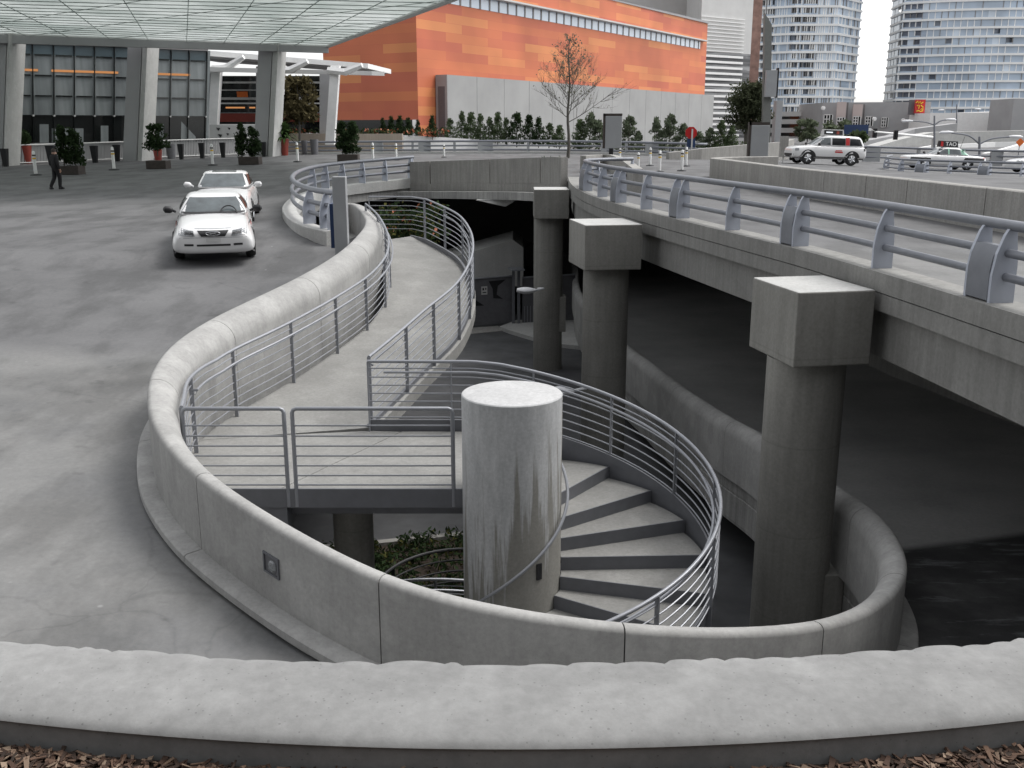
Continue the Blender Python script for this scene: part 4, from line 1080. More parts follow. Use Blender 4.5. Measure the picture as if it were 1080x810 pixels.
def box_planter(label, x0, x1, y0, y1, fol, seed):
    p = put((x0 + x1) / 2, y1); s = scale_at(p); t = thing('shrub_planter', label, 'planter', p, group='rectangular shrub planters'); w = (x1 - x0) * s; hh = (y1 - y0) * s
    m = MB(); m.hexa([p + Vector(q) for q in ((-w / 2, -.5, 0), (w / 2, -.5, 0), (w / 2, .5, 0), (-w / 2, .5, 0))], [p + Vector(q) for q in ((-w / 2, -.5, hh), (w / 2, -.5, hh), (w / 2, .5, hh), (-w / 2, .5, hh))]); bevel(m.build('trough', 'wood', t), .03)
    r_ = random.Random(seed)
    for (fx, ft, fb, fwid) in fol:
        m = MB(); c = p + Vector(((fx - (x0 + x1) / 2) * s, 0, (y1 - fb) * s)); H = (fb - ft) * s; w_ = fwid * s / 2
        for k in range(44):
            t_ = r_.random(); rr = w_ * (1.15 - .55 * t_ ** 2)
            leaves(m, c + Vector((r_.uniform(-1, 1) * rr * .7, r_.uniform(-1, 1) * rr * .7, H * (.08 + .86 * t_))), (rr * .6, rr * .6, H * .10), 40, .085, r_)
        m.build('shrub', 'leaf_dark', t, fix=False)
        m = MB(); m.tube([c - Vector((0, 0, .3)), c + Vector((0, 0, H * .6))], .035, 6); m.build('stem', 'bark', t)
    return t
box_planter('trough with two bushy shrubs directly behind the walking person', 67, 87, 175, 184, [(69, 134, 175, 15), (81, 137, 175, 16)], 1)
tp = box_planter('trough holding a red pot and a round bushy tree', 157, 178, 169.5, 178, [(167.5, 131, 160, 20)], 2)
p = put(167.5, 175); s = scale_at(p); m = MB(); m.lathe([(3.2 * s, 4 * s), (4.6 * s, 17 * s), (4.0 * s, 17 * s)], p, 18, cap=False); m.build('pot', 'terracotta', tp, smooth=True)
box_planter('trough with two tall narrow shrubs right behind the cars', 253.5, 275, 165.5, 173.5, [(256, 131, 166, 12), (268, 132, 166, 13)], 3)
box_planter('wide trough with a leafy clipped shrub near the small guard rail', 357, 378.5, 163, 170.5, [(362, 129, 163, 13), (372, 128, 163, 14)], 4)

# ------------------------------------------------------------------ hotel front with its glazing, leaning columns and canopy
def line(pa, pb):
    a, b = Vector((pa.x, pa.y, 0)), Vector((pb.x, pb.y, 0)); u = (b - a).normalized(); return a, u, Vector((u.y, -u.x, 0)), (b - a).length
A, U, N, LEN = line(W(0, 150, d=74), W(216, 148, d=83))
def fp(s, z, o=0.): v = A + U * (s + (z + 1.05) * .10) + N * o; return Vector((v.x, v.y, CAMZ + z))
hf = thing('hotel_facade', 'tall glazed hotel front with frosted upper panes and a dark lower storey under the canopy', 'building', fp(LEN / 2, -2.4))
zt, zb = 5.95, -1.05; HH = zt - zb
s0, s1 = -8., LEN
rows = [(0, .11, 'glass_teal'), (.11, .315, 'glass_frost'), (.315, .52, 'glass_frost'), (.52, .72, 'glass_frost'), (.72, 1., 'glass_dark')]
npan = int((s1 - s0) / 1.43)
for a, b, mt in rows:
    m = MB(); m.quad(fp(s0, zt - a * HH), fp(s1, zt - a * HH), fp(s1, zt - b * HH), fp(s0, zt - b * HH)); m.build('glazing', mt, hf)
m = MB()
for i in range(npan + 1):
    s = s1 - i * 1.43; m.hexa([fp(s - .035, zb, .01), fp(s + .035, zb, .01), fp(s + .035, zb, .14), fp(s - .035, zb, .14)], [fp(s - .035, zt, .01), fp(s + .035, zt, .01), fp(s + .035, zt, .14), fp(s - .035, zt, .14)])
m.build('mullion', 'glass_dark', hf)
for a in (.11, .315, .52, .72):
    m = MB(); z = zt - a * HH
    for i in range(npan): s = s1 - i * 1.43; m.hexa([fp(s - 1.28, z - .05, .01), fp(s - .15, z - .05, .01), fp(s - .15, z - .05, .09), fp(s - 1.28, z - .05, .09)], [fp(s - 1.28, z + .05, .01), fp(s - .15, z + .05, .01), fp(s - .15, z + .05, .09), fp(s - 1.28, z + .05, .09)])
    m.build('transom', 'glass_dark', hf)
m = MB()
for i in range(npan): s = s1 - i * 1.43; m.hexa([fp(s - .06, zt - .72 * HH - .06, .15), fp(s + .06, zt - .72 * HH - .06, .15), fp(s + .06, zt - .72 * HH - .06, .19), fp(s - .06, zt - .72 * HH - .06, .19)], [fp(s - .06, zt - .72 * HH + .06, .15), fp(s + .06, zt - .72 * HH + .06, .15), fp(s + .06, zt - .72 * HH + .06, .19), fp(s - .06, zt - .72 * HH + .06, .19)])
m.build('glass_clamp', 'offwhite', hf)
for (pa, pb) in ((14, 37), (50, 118), (131, 134), (157, 197)):
    m = MB(); za = fp(0, 4.15); sa, sb = pa / 216 * LEN, pb / 216 * LEN
    m.hexa([fp(sa, 4.02, .02), fp(sb, 4.02, .02), fp(sb, 4.02, .04), fp(sa, 4.02, .04)], [fp(sa, 4.18, .02), fp(sb, 4.18, .02), fp(sb, 4.18, .04), fp(sa, 4.18, .04)]); m.build('cove_light', 'warm', hf)
m = MB(); m.hexa([fp(s0, -3.2, -.3), fp(s1, -3.2, -.3), fp(s1, -3.2, .05), fp(s0, -3.2, .05)], [fp(s0, zb - .003, -.3), fp(s1, zb - .003, -.3), fp(s1, zb - .003, .05), fp(s0, zb - .003, .05)]); m.build('plinth', 'lgrey_wall', hf)
m = MB(); m.hexa([fp(s0, zt + .003, -6), fp(s1, zt + .003, -6), fp(s1, zt + .003, .3), fp(s0, zt + .003, .3)], [fp(s0, 8, -6), fp(s1, 8, -6), fp(s1, 8, .3), fp(s0, 8, .3)]); m.build('upper_wall', 'grey_wall', hf)
m = MB(); m.hexa([fp(s1, -3.2, -12), fp(s1 + .25, -3.2, -12), fp(s1 + .25, -3.2, .1), fp(s1, -3.2, .1)], [fp(s1, 6, -12), fp(s1 + .25, 6, -12), fp(s1 + .25, 6, .1), fp(s1, 6, .1)]); m.build('end_wall', 'glass_frost', hf)
# faint shapes of the lobby behind the lower glazing
for k, (pa, pb, za, zb_) in enumerate(((38, 47, .3, -1), (50, 82, .0, -1.0), (100, 108, .2, -1), (188, 205, .55, -1.0), (152, 168, .3, -1))):
    m = MB(); m.quad(fp(pa / 216 * LEN, za, .006), fp(pb / 216 * LEN, za - (.0 if k != 3 else 1.2), .006), fp(pb / 216 * LEN, zb_ - .03, .006), fp(pa / 216 * LEN, zb_ - .03, .006)); m.build('lobby_wall', 'glass_frost', hf)
# low white picket fence
ff = thing('picket_fence', 'low pale picket fence along the hotel front behind the planters', 'fence', fp(LEN / 2, -2.4, .5))
m = MB(); s = -6.
e1 = (280 / 216) * LEN
def fz(s): v = A + U * s + N * .5; return -h0(v.x, v.y)
while s < e1:
    z = fz(s); m.hexa([fp(s, z + .12, .48), fp(s + .17, z + .12, .48), fp(s + .17, z + .12, .52), fp(s, z + .12, .52)], [fp(s, z + 1.30, .48), fp(s + .17, z + 1.30, .48), fp(s + .17, z + 1.30, .52), fp(s, z + 1.30, .52)]); s += .215
m.build('picket', 'lgrey_wall', ff)
for (z0_, z1_, o) in ((1.30, 1.42, .55), (.06, .16, .55)):
    m = MB(); k = 24; pts = [fp(-6 + (e1 + 6) * i / k, fz(-6 + (e1 + 6) * i / k) + (z0_ + z1_) / 2, o) for i in range(k + 1)]
    m.tube(pts, (z1_ - z0_) / 2, 6); m.build('rail', 'offwhite', ff)
for lab, (b0, b1, t0, t1, py, d) in {'pale leaning column at the left edge holding the canopy': (-9, 4, -4, 13, 36, 71.5), 'pale leaning column in the middle of the hotel front': (128, 150, 135, 157.5, 43, 76.5), 'pale leaning column at the right end of the hotel front': (267, 288, 273, 295, 51, 80)}.items():
    gz = 165; q0 = W(b0, 158, d=d); q1 = W(b1, 158, d=d); r0 = W(t0, py, d=d); r1 = W(t1, py, d=d); zt_c = CAMZ + 6.25; zb_c = zat(h0(q0.x, q0.y)) - .1
    q0.z = q1.z = zb_c; r0.z = r1.z = zt_c; dd = Vector((.2, 1.6, 0)); sp = q0.lerp(q1, .66); sp2 = r0.lerp(r1, .66)
    t = thing('leaning_column', lab, 'column', q0, group='leaning columns under the canopy')
    m = MB(); m.hexa([q0, sp, sp + dd, q0 + dd], [r0, sp2, sp2 + dd, r0 + dd]); m.build('shaft', 'lgrey_wall', t)
    e_ = Vector((.0, -.35, 0)); g_ = Vector((.06, 0, 0))
    m = MB(); m.hexa([sp + g_, q1 + e_, q1 + dd, sp + g_ + dd], [sp2 + g_, r1 + e_, r1 + dd, sp2 + g_ + dd]); m.build('flange', 'conc_light', t)
cz = CAMZ + 6.3
c_fl, c_fr = fp(-14, 0, 1.0), W(345, 48, d=82); 
c_fr.z = 0; c_fl.z = 0; n2 = W(470, 0, d=53.6); n2.z = 0; dirn = (n2 - c_fr).normalized(); c_nr = c_fr + dirn * 43; c_nl = Vector((-46, 38, 0))
cv = thing('glass_canopy', 'huge pale green glass canopy roof over the drop-off plaza', 'canopy', Vector((c_fr.x, c_fr.y, cz)))
def cpt(u, v, z=0.): p = c_fl.lerp(c_fr, u).lerp(c_nl.lerp(c_nr, u), v); return Vector((p.x, p.y, cz + z))
nu, nv = 14, 22; m = MB(); vs = [cpt(i / nu, j / nv) for j in range(nv + 1) for i in range(nu + 1)]
m.add(vs, [[j * (nu + 1) + i, j * (nu + 1) + i + 1, (j + 1) * (nu + 1) + i + 1, (j + 1) * (nu + 1) + i] for j in range(nv) for i in range(nu)]); m.build('glass_roof', 'canopy', cv, fix=False)
m = MB()
for j in range(nv + 1): m.hexa([cpt(0, j / nv, -.05), cpt(1, j / nv, -.05), cpt(1, j / nv, -.02) + Vector((0, -.04, 0)), cpt(0, j / nv, -.02) + Vector((0, -.04, 0))], [cpt(0, j / nv, -.04), cpt(1, j / nv, -.04), cpt(1, j / nv, -.01), cpt(0, j / nv, -.01)])
m.build('purlin', 'canopy', cv)
m = MB()
for i in range(nu + 1): m.tube([cpt(i / nu, 0, -.14), cpt(i / nu, 1, -.14)], .022, 5)
for i in range(-6, nu, 2): m.tube([cpt(max(0, i / nu), 0 if i >= 0 else -i / nu * .9, -.16), cpt(min(1, (i + 8) / nu), min(1, (nu - i) / 8 if i + 8 > nu else 1), -.16)], .016, 5)
m.build('rafter', 'canopy', cv)
m = MB(); m.hexa([cpt(0, 0, -.75), cpt(1, 0, -.6), cpt(1, .012, -.6), cpt(0, .012, -.75)], [cpt(0, 0, -.16), cpt(1, 0, -.16), cpt(1, .012, -.16), cpt(0, .012, -.16)]); m.build('edge_beam', 'lgrey_wall', cv)
m = MB(); m.tube([cpt(1, 0, -.1), cpt(1, 1, -.1)], .14, 6); m.tube([cpt(0, 0, -.1), cpt(1, 0, -.1)], .12, 6); m.build('rim', 'offwhite', cv)

# ------------------------------------------------------------------ white entrance pavilion
pv = thing('entrance_pavilion', 'white roofed entrance pavilion with leaning white columns left of the orange building', 'pavilion', W(290, 150, d=94))
def slab(name, mat, parent, pl, pr, dl, dr, depth, th):
    a, b = W(*pl, d=dl), W(*pr, d=dr); z = (a.z + b.z) / 2
    m = MB(); bx = [a, b, b + Vector((1, depth, 0)), a + Vector((1, depth, 0))]
    m.hexa([Vector((v.x, v.y, v.z - th)) for v in bx], [Vector((v.x, v.y, v.z)) for v in bx]); return m.build(name, mat, parent)
slab('roof', 'white', pv, (190, 51), (388, 67), 88, 93, 9, .42)
slab('lower_beam', 'offwhite', pv, (190, 70), (392, 75), 87, 90, .8, .35)
slab('soffit', 'lgrey_wall', pv, (190, 57.5), (384, 71.5), 89, 93.5, 8, .15)
for (bx, tx) in ((223, 229), (289, 296.5), (347.5, 354)):
    m = MB(); q = W(bx, 140, d=89); r = W(tx, 73, d=89); w = .38
    m.hexa([q + Vector(k) for k in ((-w, -.3, -1), (w, -.3, -1), (w, .5, -1), (-w, .5, -1))], [r + Vector(k) for k in ((-w, -.3, .3), (w, -.3, .3), (w, .5, .3), (-w, .5, .3))]); m.build('leaning_column', 'white', pv)
    m = MB(); q = W(tx - 8, 74, d=88.6); r = W(tx + 28, 60 + (tx - 229) * .07, d=88); m.tube([q, q.lerp(r, .5) - Vector((0, 0, .35)), r], [.3, .34, .22], 6); m.build('strut', 'white', pv)
for (x0, x1, y0, y1, mt, d) in ((206, 223, 74, 150, 'lgrey_wall', 92), (270, 290, 70, 150, 'lgrey_wall', 92), (337, 350, 76, 150, 'lgrey_wall', 92), (226, 270, 80, 131, 'glass_dark', 94), (295, 340, 80, 140, 'glass_dark', 94)):
    a, b, c, e = W(x0, y1, d=d), W(x1, y1, d=d), W(x1, y0, d=d), W(x0, y0, d=d); m = MB()
    if mt == 'glass_dark': m.quad(a, b, c, e)
    else: m.hexa([a, b, b + Vector((0, 1, 0)), a + Vector((0, 1, 0))], [e, c, c + Vector((0, 1, 0)), e + Vector((0, 1, 0))])
    m.build('glazing' if mt == 'glass_dark' else 'wall', mt, pv)
for y_, hh_, mt in ((87, 2, 'white'), (95, 1.2, 'offwhite'), (104, 2.6, 'offwhite'), (109, 1.6, 'white'), (113.5, 1.6, 'warm'), (124, 9, 'terracotta'), (99.5, 6, 'orange'), (119, 1.2, 'glass_frost')):
    for x0, x1 in (((230, 269),) if mt == 'orange' else ((228, 270), (296, 338)) if mt != 'warm' else ((238, 258), (263, 269))):
        if mt == 'orange': x0, x1 = 250, 261
        a = W(x0, y_ + hh_ / 2, d=93.8); b = W(x1, y_ - hh_ / 2, d=93.8); m = MB(); m.hexa([a, Vector((b.x, a.y, a.z)), Vector((b.x, a.y + .08, a.z)), a + Vector((0, .08, 0))], [Vector((a.x, a.y, b.z)), Vector((b.x, a.y, b.z)), Vector((b.x, a.y + .08, b.z)), Vector((a.x, a.y + .08, b.z))])
        m.build('inner_light' if mt == 'warm' else 'glazing_bar', mt, pv)
a = W(222, 148, d=86); b = W(270, 131.5, d=86); pn_ = thing('etched_screen', 'low white screen with dark triangular marks in front of the pavilion', 'screen', a)
m = MB(); m.hexa([a, Vector((b.x, a.y, a.z - .6)), Vector((b.x, a.y + .1, a.z - .6)), a + Vector((0, .1, 0))], [Vector((a.x, a.y, b.z)), Vector((b.x, a.y, b.z)), Vector((b.x, a.y + .1, b.z)), Vector((a.x, a.y + .1, b.z))]); m.build('panel', 'offwhite', pn_)
m = MB()
for (cx_, cy_, s_) in ((230, 136, 2.2), (232, 143, 2.5), (240, 141.5, 1.6), (241.5, 135.5, 1.6), (258, 138, 1.4)):
    m.add([W(cx_ - s_, cy_ - s_ * .7, d=85.95), W(cx_ + s_, cy_ - s_ * .4, d=85.95), W(cx_ + s_ * .2, cy_ + s_, d=85.95)], [[0, 1, 2]])
m.build('mark', 'glass_dark', pn_)
# beige planter wall and white sloping wall
def wallseg(name, label, top, bot_h, mat, thick=.4, cat='wall', ds=None):
    """top: list of (px, py, d)"""
    P = [W(a, b, d=c) for a, b, c in top]; t = P[0]; nn = left_normals(P)
    m = MB(); vs = []; N_ = len(P)
    for p, q in zip(P, nn):
        for u, z in ((0, p.z), (thick, p.z), (thick, p.z - bot_h), (0, p.z - bot_h)): vs.append((p.x + q.x * u, p.y + q.y * u, z))
    fs = [[i * 4 + k, i * 4 + (k + 1) % 4, (i + 1) * 4 + (k + 1) % 4, (i + 1) * 4 + k] for i in range(N_ - 1) for k in range(4)] + [[3, 2, 1, 0], [(N_ - 1) * 4 + k for k in range(4)]]
    m.add(vs, fs); return props(m.build(name, mat), label, cat)
wallseg('planter_wall', 'long low beige planter wall below the orange building', [(282, 140.5, 91), (330, 140.8, 91), (380, 141.2, 91), (424, 141, 91)], 2.4, 'beige', 1.0)
wallseg('sloping_wall', 'low white wall sloping down from the beige planter wall', [(425, 142.5, 93), (470, 145, 95), (520, 148, 97), (600, 151, 100)], 1.6, 'white', 1.2)
m = MB(); r_ = random.Random(12)
for k in range(110): c = W(r_.uniform(285, 470), r_.uniform(137, 140.5), d=r_.uniform(92, 94)); leaves(m, c, (.5, .4, .25), 10, .16, r_)
for f in range(len(m.m)): m.m[f] = r_.choice((0, 0, 1, 2))
props(m.build('bedding_plants', ['leaf_dark', 'leaf_mid', 'flower'], fix=False), kind='stuff')

# ------------------------------------------------------------------ orange building
def uvquad(name, mat, parent, a, b, c, d_):
    me = bpy.data.meshes.new(name); q = parent; off = Vector(parent.location)
    me.from_pydata([tuple(Vector(v) - off) for v in (a, b, c, d_)], [], [(0, 1, 2, 3)]); me.materials.append(M[mat]); uv = me.uv_layers.new()
    w = (Vector(b) - Vector(a)).length; h = (Vector(d_) - Vector(a)).length
    for i, t in enumerate(((0, 0), (w, 0), (w, h), (0, h))): uv.data[i].uv = t
    o = bpy.data.objects.new(name, me); return linkobj(o, parent)
oc = Vector((-10., 110., 0)); ou = Vector((.52, .854, 0)); on = Vector((.854, -.52, 0))
zr = CAMZ + 17.5; zg = zat(2.6); OL = 84.2
ob = thing('orange_building', 'large orange panelled building with a long strip of windows near its roof', 'building', oc + Vector((0, 0, zg)))
def opt(s, z, o=0.): v = oc + ou * s + on * o; return Vector((v.x, v.y, z))
uvquad('front_wall', 'orange_panels', ob, opt(0, zg), opt(OL, zg), opt(OL, zr), opt(0, zr))
lw_ = Vector((-.854, .52, 0)) * 13.0
uvquad('side_wall', 'orange_panels', ob, opt(0, zat(-.9)) + lw_, opt(0, zat(-.9)), opt(0, zr), opt(0, zr) + lw_)
uvquad('rear_wall', 'orange_panels', ob, opt(OL, zg), opt(OL, zg) - on * 40, opt(OL, zr) - on * 40, opt(OL, zr))
m = MB(); m.quad(opt(0, zg) + lw_ * 1.0 - on * .8, opt(0, zg) - on * .8, opt(0, zat(-.9)) - on * .8, opt(0, zat(-.9)) + lw_ - on * .8); m.build('recess', 'glass_dark', ob)
m = MB(); m.hexa([opt(-.1, zr) + lw_, opt(-.1, zr), opt(OL + .2, zr, .2), opt(OL, zr) + lw_], [opt(-.1, zr + .35) + lw_, opt(-.1, zr + .35, .2), opt(OL + .2, zr + .35, .2), opt(OL, zr + .35) + lw_]); m.build('roof', 'lgrey_wall', ob)
zw0, zw1 = CAMZ + 13.15, CAMZ + 14.4; m = MB(); m.hexa([opt(-2, zw0, .01), opt(81, zw0, .01), opt(81, zw0, .06), opt(-2, zw0, .06)], [opt(-2, zw1, .01), opt(81, zw1, .01), opt(81, zw1, .06), opt(-2, zw1, .06)]); wi = m.build('window_strip', 'tower_pale', ob)
m = MB(); s = 0.
while s < 81: m.hexa([opt(s, zw0, .065), opt(s + .28, zw0, .065), opt(s + .28, zw0, .12), opt(s, zw0, .12)], [opt(s, zw1, .065), opt(s + .28, zw1, .065), opt(s + .28, zw1, .12), opt(s, zw1, .12)]); s += 2.0
m.build('mullion', 'grey_wall', wi)
m = MB(); m.hexa([opt(-2, zw1 + .01, 0.02), opt(82.5, zw1 + .01, 0.02), opt(82.5, zw1 + .01, .9), opt(-2, zw1 + .01, .9)], [opt(-2, zw1 + .2, .02), opt(82.5, zw1 + .2, .02), opt(82.5, zw1 + .2, .9), opt(-2, zw1 + .2, .9)]); m.build('sun_shade', 'offwhite', ob)
# grey concrete base block
zk = CAMZ + 5.6
gb_ = thing('grey_base_wall', 'pale grey panelled wall block along the foot of the orange building', 'wall', opt(5, zg, 2.5))
ks = 3.2
m = MB(); N_ = 14
cut = [ks + (OL + .5 - ks) * i / N_ for i in range(N_ + 1)]
for a, b in zip(cut, cut[1:]): m.hexa([opt(a + .03, zg, .1), opt(b - .03, zg, .1), opt(b - .03, zg, 1.6), opt(a + .03, zg, 1.6)], [opt(a + .03, zk, .1), opt(b - .03, zk, .1), opt(b - .03, zk, 1.6), opt(a + .03, zk, 1.6)])
m.hexa([opt(ks, zg, .1), opt(OL + .5, zg, .1), opt(OL + .5, zg, 1.54), opt(ks, zg, 1.54)], [opt(ks, zk - .03, .1), opt(OL + .5, zk - .03, .1), opt(OL + .5, zk - .03, 1.54), opt(ks, zk - .03, 1.54)])
m.build('concrete_panel', 'base_panel', gb_)
m = MB(); m.hexa([opt(ks - .06, zg, .1), opt(ks - .0, zg, .1), opt(ks - .0, zg, 1.6), opt(ks - .06, zg, 1.6)], [opt(ks - .06, zk, .1), opt(ks - .0, zk, .1), opt(ks - .0, zk, 1.6), opt(ks - .06, zk, 1.6)]); m.build('end_face', 'lgrey_wall', gb_)
m = MB(); m.hexa([opt(ks - .08, zg, .4), opt(ks - .062, zg, .4), opt(ks - .062, zg, 1.3), opt(ks - .08, zg, 1.3)], [opt(ks - .08, zk - 1.2, .4), opt(ks - .062, zk - 1.2, .4), opt(ks - .062, zk - 1.2, 1.3), opt(ks - .08, zk - 1.2, 1.3)]); m.build('door', 'pot_grey', gb_)
# striped grey building right of it
sb0, sb1 = W(735, 120, d=235), W(788, 120, d=245)
sb = thing('striped_building', 'tall grey building clad in rough horizontal stripes right of the orange one', 'building', Vector((sb0.x, sb0.y, 0)))
def bx4(a, b, depth, z0, z1):
    d_ = Vector((0, depth, 0)); return [Vector((a.x, a.y, z0)), Vector((b.x, b.y, z0)), Vector((b.x, b.y, z0)) + d_, Vector((a.x, a.y, z0)) + d_], [Vector((a.x, a.y, z1)), Vector((b.x, b.y, z1)), Vector((b.x, b.y, z1)) + d_, Vector((a.x, a.y, z1)) + d_]
z_s = W(760, 55, d=238).z; z_t = W(760, 18, d=238).z
m = MB(); m.hexa(*bx4(sb0, sb1, 20, -1, z_s)); m.build('striped_wall', 'stripes', sb)
m = MB(); zz = W(760, 150, d=235).z; i = 0
while zz < z_t:
    m.hexa(*bx4(sb0 + Vector((.1, -.35, 0)), sb0.lerp(sb1, .84) + Vector((.1, -.35, 0)), .2, zz, zz + (.5 if zz < z_s else .18))); zz += 1.25 if zz < z_s else .8
m.build('ledge', 'white', sb)
m = MB(); m.hexa(*bx4(sb0 + Vector((-45, 20.2, 0)), sb1 + Vector((0, 20.2, 0)), 20, -1, 80)); m.hexa(*bx4(sb0, sb1, 20, z_s + .01, 80)); m.build('upper_wall', 'offwhite', sb)
rc = W(792, 100, d=262); m = MB(); m.hexa(*bx4(rc + Vector((-1.6, 0, 0)), rc + Vector((1.6, 0, 0)), 6, -1, 90)); t = thing('brick_pier', 'tall narrow reddish pier between the striped building and the left tower', 'building', Vector((rc.x, rc.y, 0))); m.build('shaft', plain('reddish_brick', (.28, .17, .14), .8, 0, .35, .5), t)

# ------------------------------------------------------------------ the two apartment towers
def tower(label, plan, zbase, nfl, fh, bays, seed, pale):
    """plan: list of xy corners, seen sides only in order left to right"""
    r_ = random.Random(seed); P = [Vector((*p, 0)) for p in plan]
    t = thing('apartment_tower', label, 'tower', (P[0].x, P[0].y, zbase), group='glass apartment towers')
    g = MB(); sl_ = MB(); dv = MB(); cen = sum(P, Vector()) / len(P) + Vector((0, 25, 0))
    edges_ = []
    for k, (a, b) in enumerate(zip(P, P[1:])):
        nb_ = bays[k]; 
        for j in range(nb_): edges_.append((a.lerp(b, j / nb_), a.lerp(b, (j + 1) / nb_), k))
    pattern = []
    st_ = 0
    kinds = []
    cur, run = 0, 0
    for e in edges_:
        if run == 0: cur = r_.choice((0, 0, 1, 2, 2)) ; run = r_.randint(2, 6)
        kinds.append(cur); run -= 1
    for f in range(nfl):
        z0 = zbase + f * fh; z1 = z0 + fh
        if r_.random() < .12:
            s_ = r_.randint(0, len(kinds) - 1); kinds[s_:s_ + 4] = [r_.choice((0, 1, 2))] * len(kinds[s_:s_ + 4])
        for (a, b, k), kd in zip(edges_, kinds):
            mi = kd if k not in pale else r_.choice((3, 3, 0)); 
            if mi != 3 and r_.random() < .09: mi = r_.choice((0, 1, 2))
            n_ = Vector((b.y - a.y, a.x - b.x, 0)).normalized(); o = -1.2 if mi == 2 else 0
            a2, b2 = a + n_ * o, b + n_ * o
            g.quad(Vector((*a2.xy, z0 + .55)), Vector((*b2.xy, z0 + .55)), Vector((*b2.xy, z1)), Vector((*a2.xy, z1)), mi)
            if mi == 2: g.quad(Vector((*(a + n_ * .35).xy, z0 + .55)), Vector((*(b + n_ * .35).xy, z0 + .55)), Vector((*(b + n_ * .35).xy, z0 + 1.25)), Vector((*(a + n_ * .35).xy, z0 + 1.25)), 0)
            if r_.random() < .8: dv.hexa([Vector((*(a + u).xy, z0 + .5)) for u in (n_ * .12, n_ * .12 + Vector((.3, 0, 0)), n_ * -1 + Vector((.3, 0, 0)), n_ * -1)], [Vector((*(a + u).xy, z1)) for u in (n_ * .12, n_ * .12 + Vector((.3, 0, 0)), n_ * -1 + Vector((.3, 0, 0)), n_ * -1)], r_.choice((0, 0, 1)))
        path_ = [Vector((*p.xy, z0)) for p in P]
        sl_.sweep(path_, [(-.55, 0), (-.55, .75), (2.5, .75), (2.5, 0)])
    g.build('glazing', ['tower_blue', 'tower_pale', 'tower_dark', 'tower_pale'], t, fix=False); sl_.build('floor_slab', 'tower_slab', t); dv.build('divider', ['tower_slab', 'grey_wall'], t)
    m = MB(); q = [Vector((p.x, p.y + 2.5, 0)) for p in P[1:-1]]; m.prism([(p.x, p.y) for p in q] + [(P[-1].x - 4, P[-1].y + 3), (P[-1].x - 5, P[-1].y + 28), (P[1].x + 26, P[1].y + 40)], zbase - 12, zbase + nfl * fh); m.build('core', 'grey_wall', t)
def WX(px, d): p = W(px, 125, d=d); return (p.x, p.y)
tower('left glass apartment tower with a pale blue right flank', [WX(778, 385), WX(800, 377), WX(830, 372), WX(876, 372), WX(899, 388)], W(840, 131, d=375).z, 34, 3.05, [8, 12, 20, 7], 4, {3})
pts_ = [WX(931, 402)] + [(lambda a: (WX(1075, 372)[0] + 62 * math.sin(a), 372 + 46 - 46 * math.cos(a)))(a) for a in np.linspace(-.72, 1.2, 14)]
tower('right glass apartment tower with a gently curved front', pts_[0:1] + pts_[1:], W(1000, 124, d=375).z, 32, 3.05, [4] + [4] * 13, 8, set())
m = MB(); pd = W(812, 120, d=300)
t = thing('parking_podium', 'white parking podium with dark open decks at the foot of the left tower', 'building', W(840, 145, d=260)); 
for y_ in (119, 127, 136, 145):
    m = MB(); a = W(806, y_, d=262); b = W(866, y_ - 1, d=255); m.hexa(*bx4(a, b, 12, a.z - .9, a.z + .25)); m.build('deck_edge', 'offwhite', t)
m = MB(); a = W(806, 150, d=263.5); b = W(866, 150, d=256.5); m.hexa(*bx4(a, b, 12, -2, W(830, 119, d=262).z)); m.build('dark_deck', 'glass_dark', t)
a = W(816.5, 150, d=170); b = W(823, 150, d=170); m = MB(); m.hexa(*bx4(a, b, 2, 0, W(820, 106, d=170).z)); props(m.build('grey_slab_pier', 'grey_panel'), 'tall grey slab standing between the pylon sign and the podium', 'pier')

# ------------------------------------------------------------------ low grey building and ramps at the right
lb = thing('low_grey_building', 'low grey building with white and pink upright panels in front of the towers', 'building', W(910, 150, d=240))
m = MB(); a, b = W(865, 150, d=240), W(978, 150, d=232); m.hexa(*bx4(a, b, 20, -3, W(900, 108, d=238).z)); m.build('wall', 'lgrey_wall', lb)
pink = plain('pinkish_panel', (.52, .44, .42), .7, 0, .05, .2)
for x0, x1, y0, y1, mt in ((882, 891.5, 107.5, 125, 'pk'), (899, 909, 110, 125, 'pk'), (929, 939, 110, 123.5, 'pk'), (891.5, 892.5, 108, 140, 'glass_frost'), (909, 910, 110, 140, 'glass_frost'), (927.5, 929, 110, 140, 'glass_frost'), (941, 942.5, 110, 138, 'glass_frost')):
    a, b = W(x0, y1, d=236), W(x1, y1, d=235.5); z1_ = W(x0, y0, d=236).z; m = MB(); m.hexa(*bx4(a, b, .4, a.z, z1_)); m.build('upright_panel', pink if mt == 'pk' else M['grey_wall'], lb)
for x0, x1, y0, y1 in ((868, 877, 121, 135), (882, 890, 124, 134), (899, 907, 123, 132), (912, 920, 123, 133), (929, 936, 124, 134), (944, 950, 128, 138), (954, 958, 130, 138), (962, 966, 130, 140)):
    a, b = W(x0, y1, d=235.2), W(x1, y1, d=234.8); z1_ = W(x0, y0, d=235.2).z; m = MB(); m.hexa(*bx4(a, b, .2, a.z, z1_)); w_ = m.build('window', 'glass_dark', lb)
    m = MB()
    for k in range(4): s = k / 3; p = a.lerp(b, s); m.box((p.x, p.y - .1, (a.z + z1_) / 2), (.22, .1, z1_ - a.z))
    for k in range(4): m.box(((a.x + b.x) / 2, a.y - .25, a.z + (z1_ - a.z) * k / 3), (b.x - a.x, .08, .22))
    m.build('frame', 'offwhite', w_)
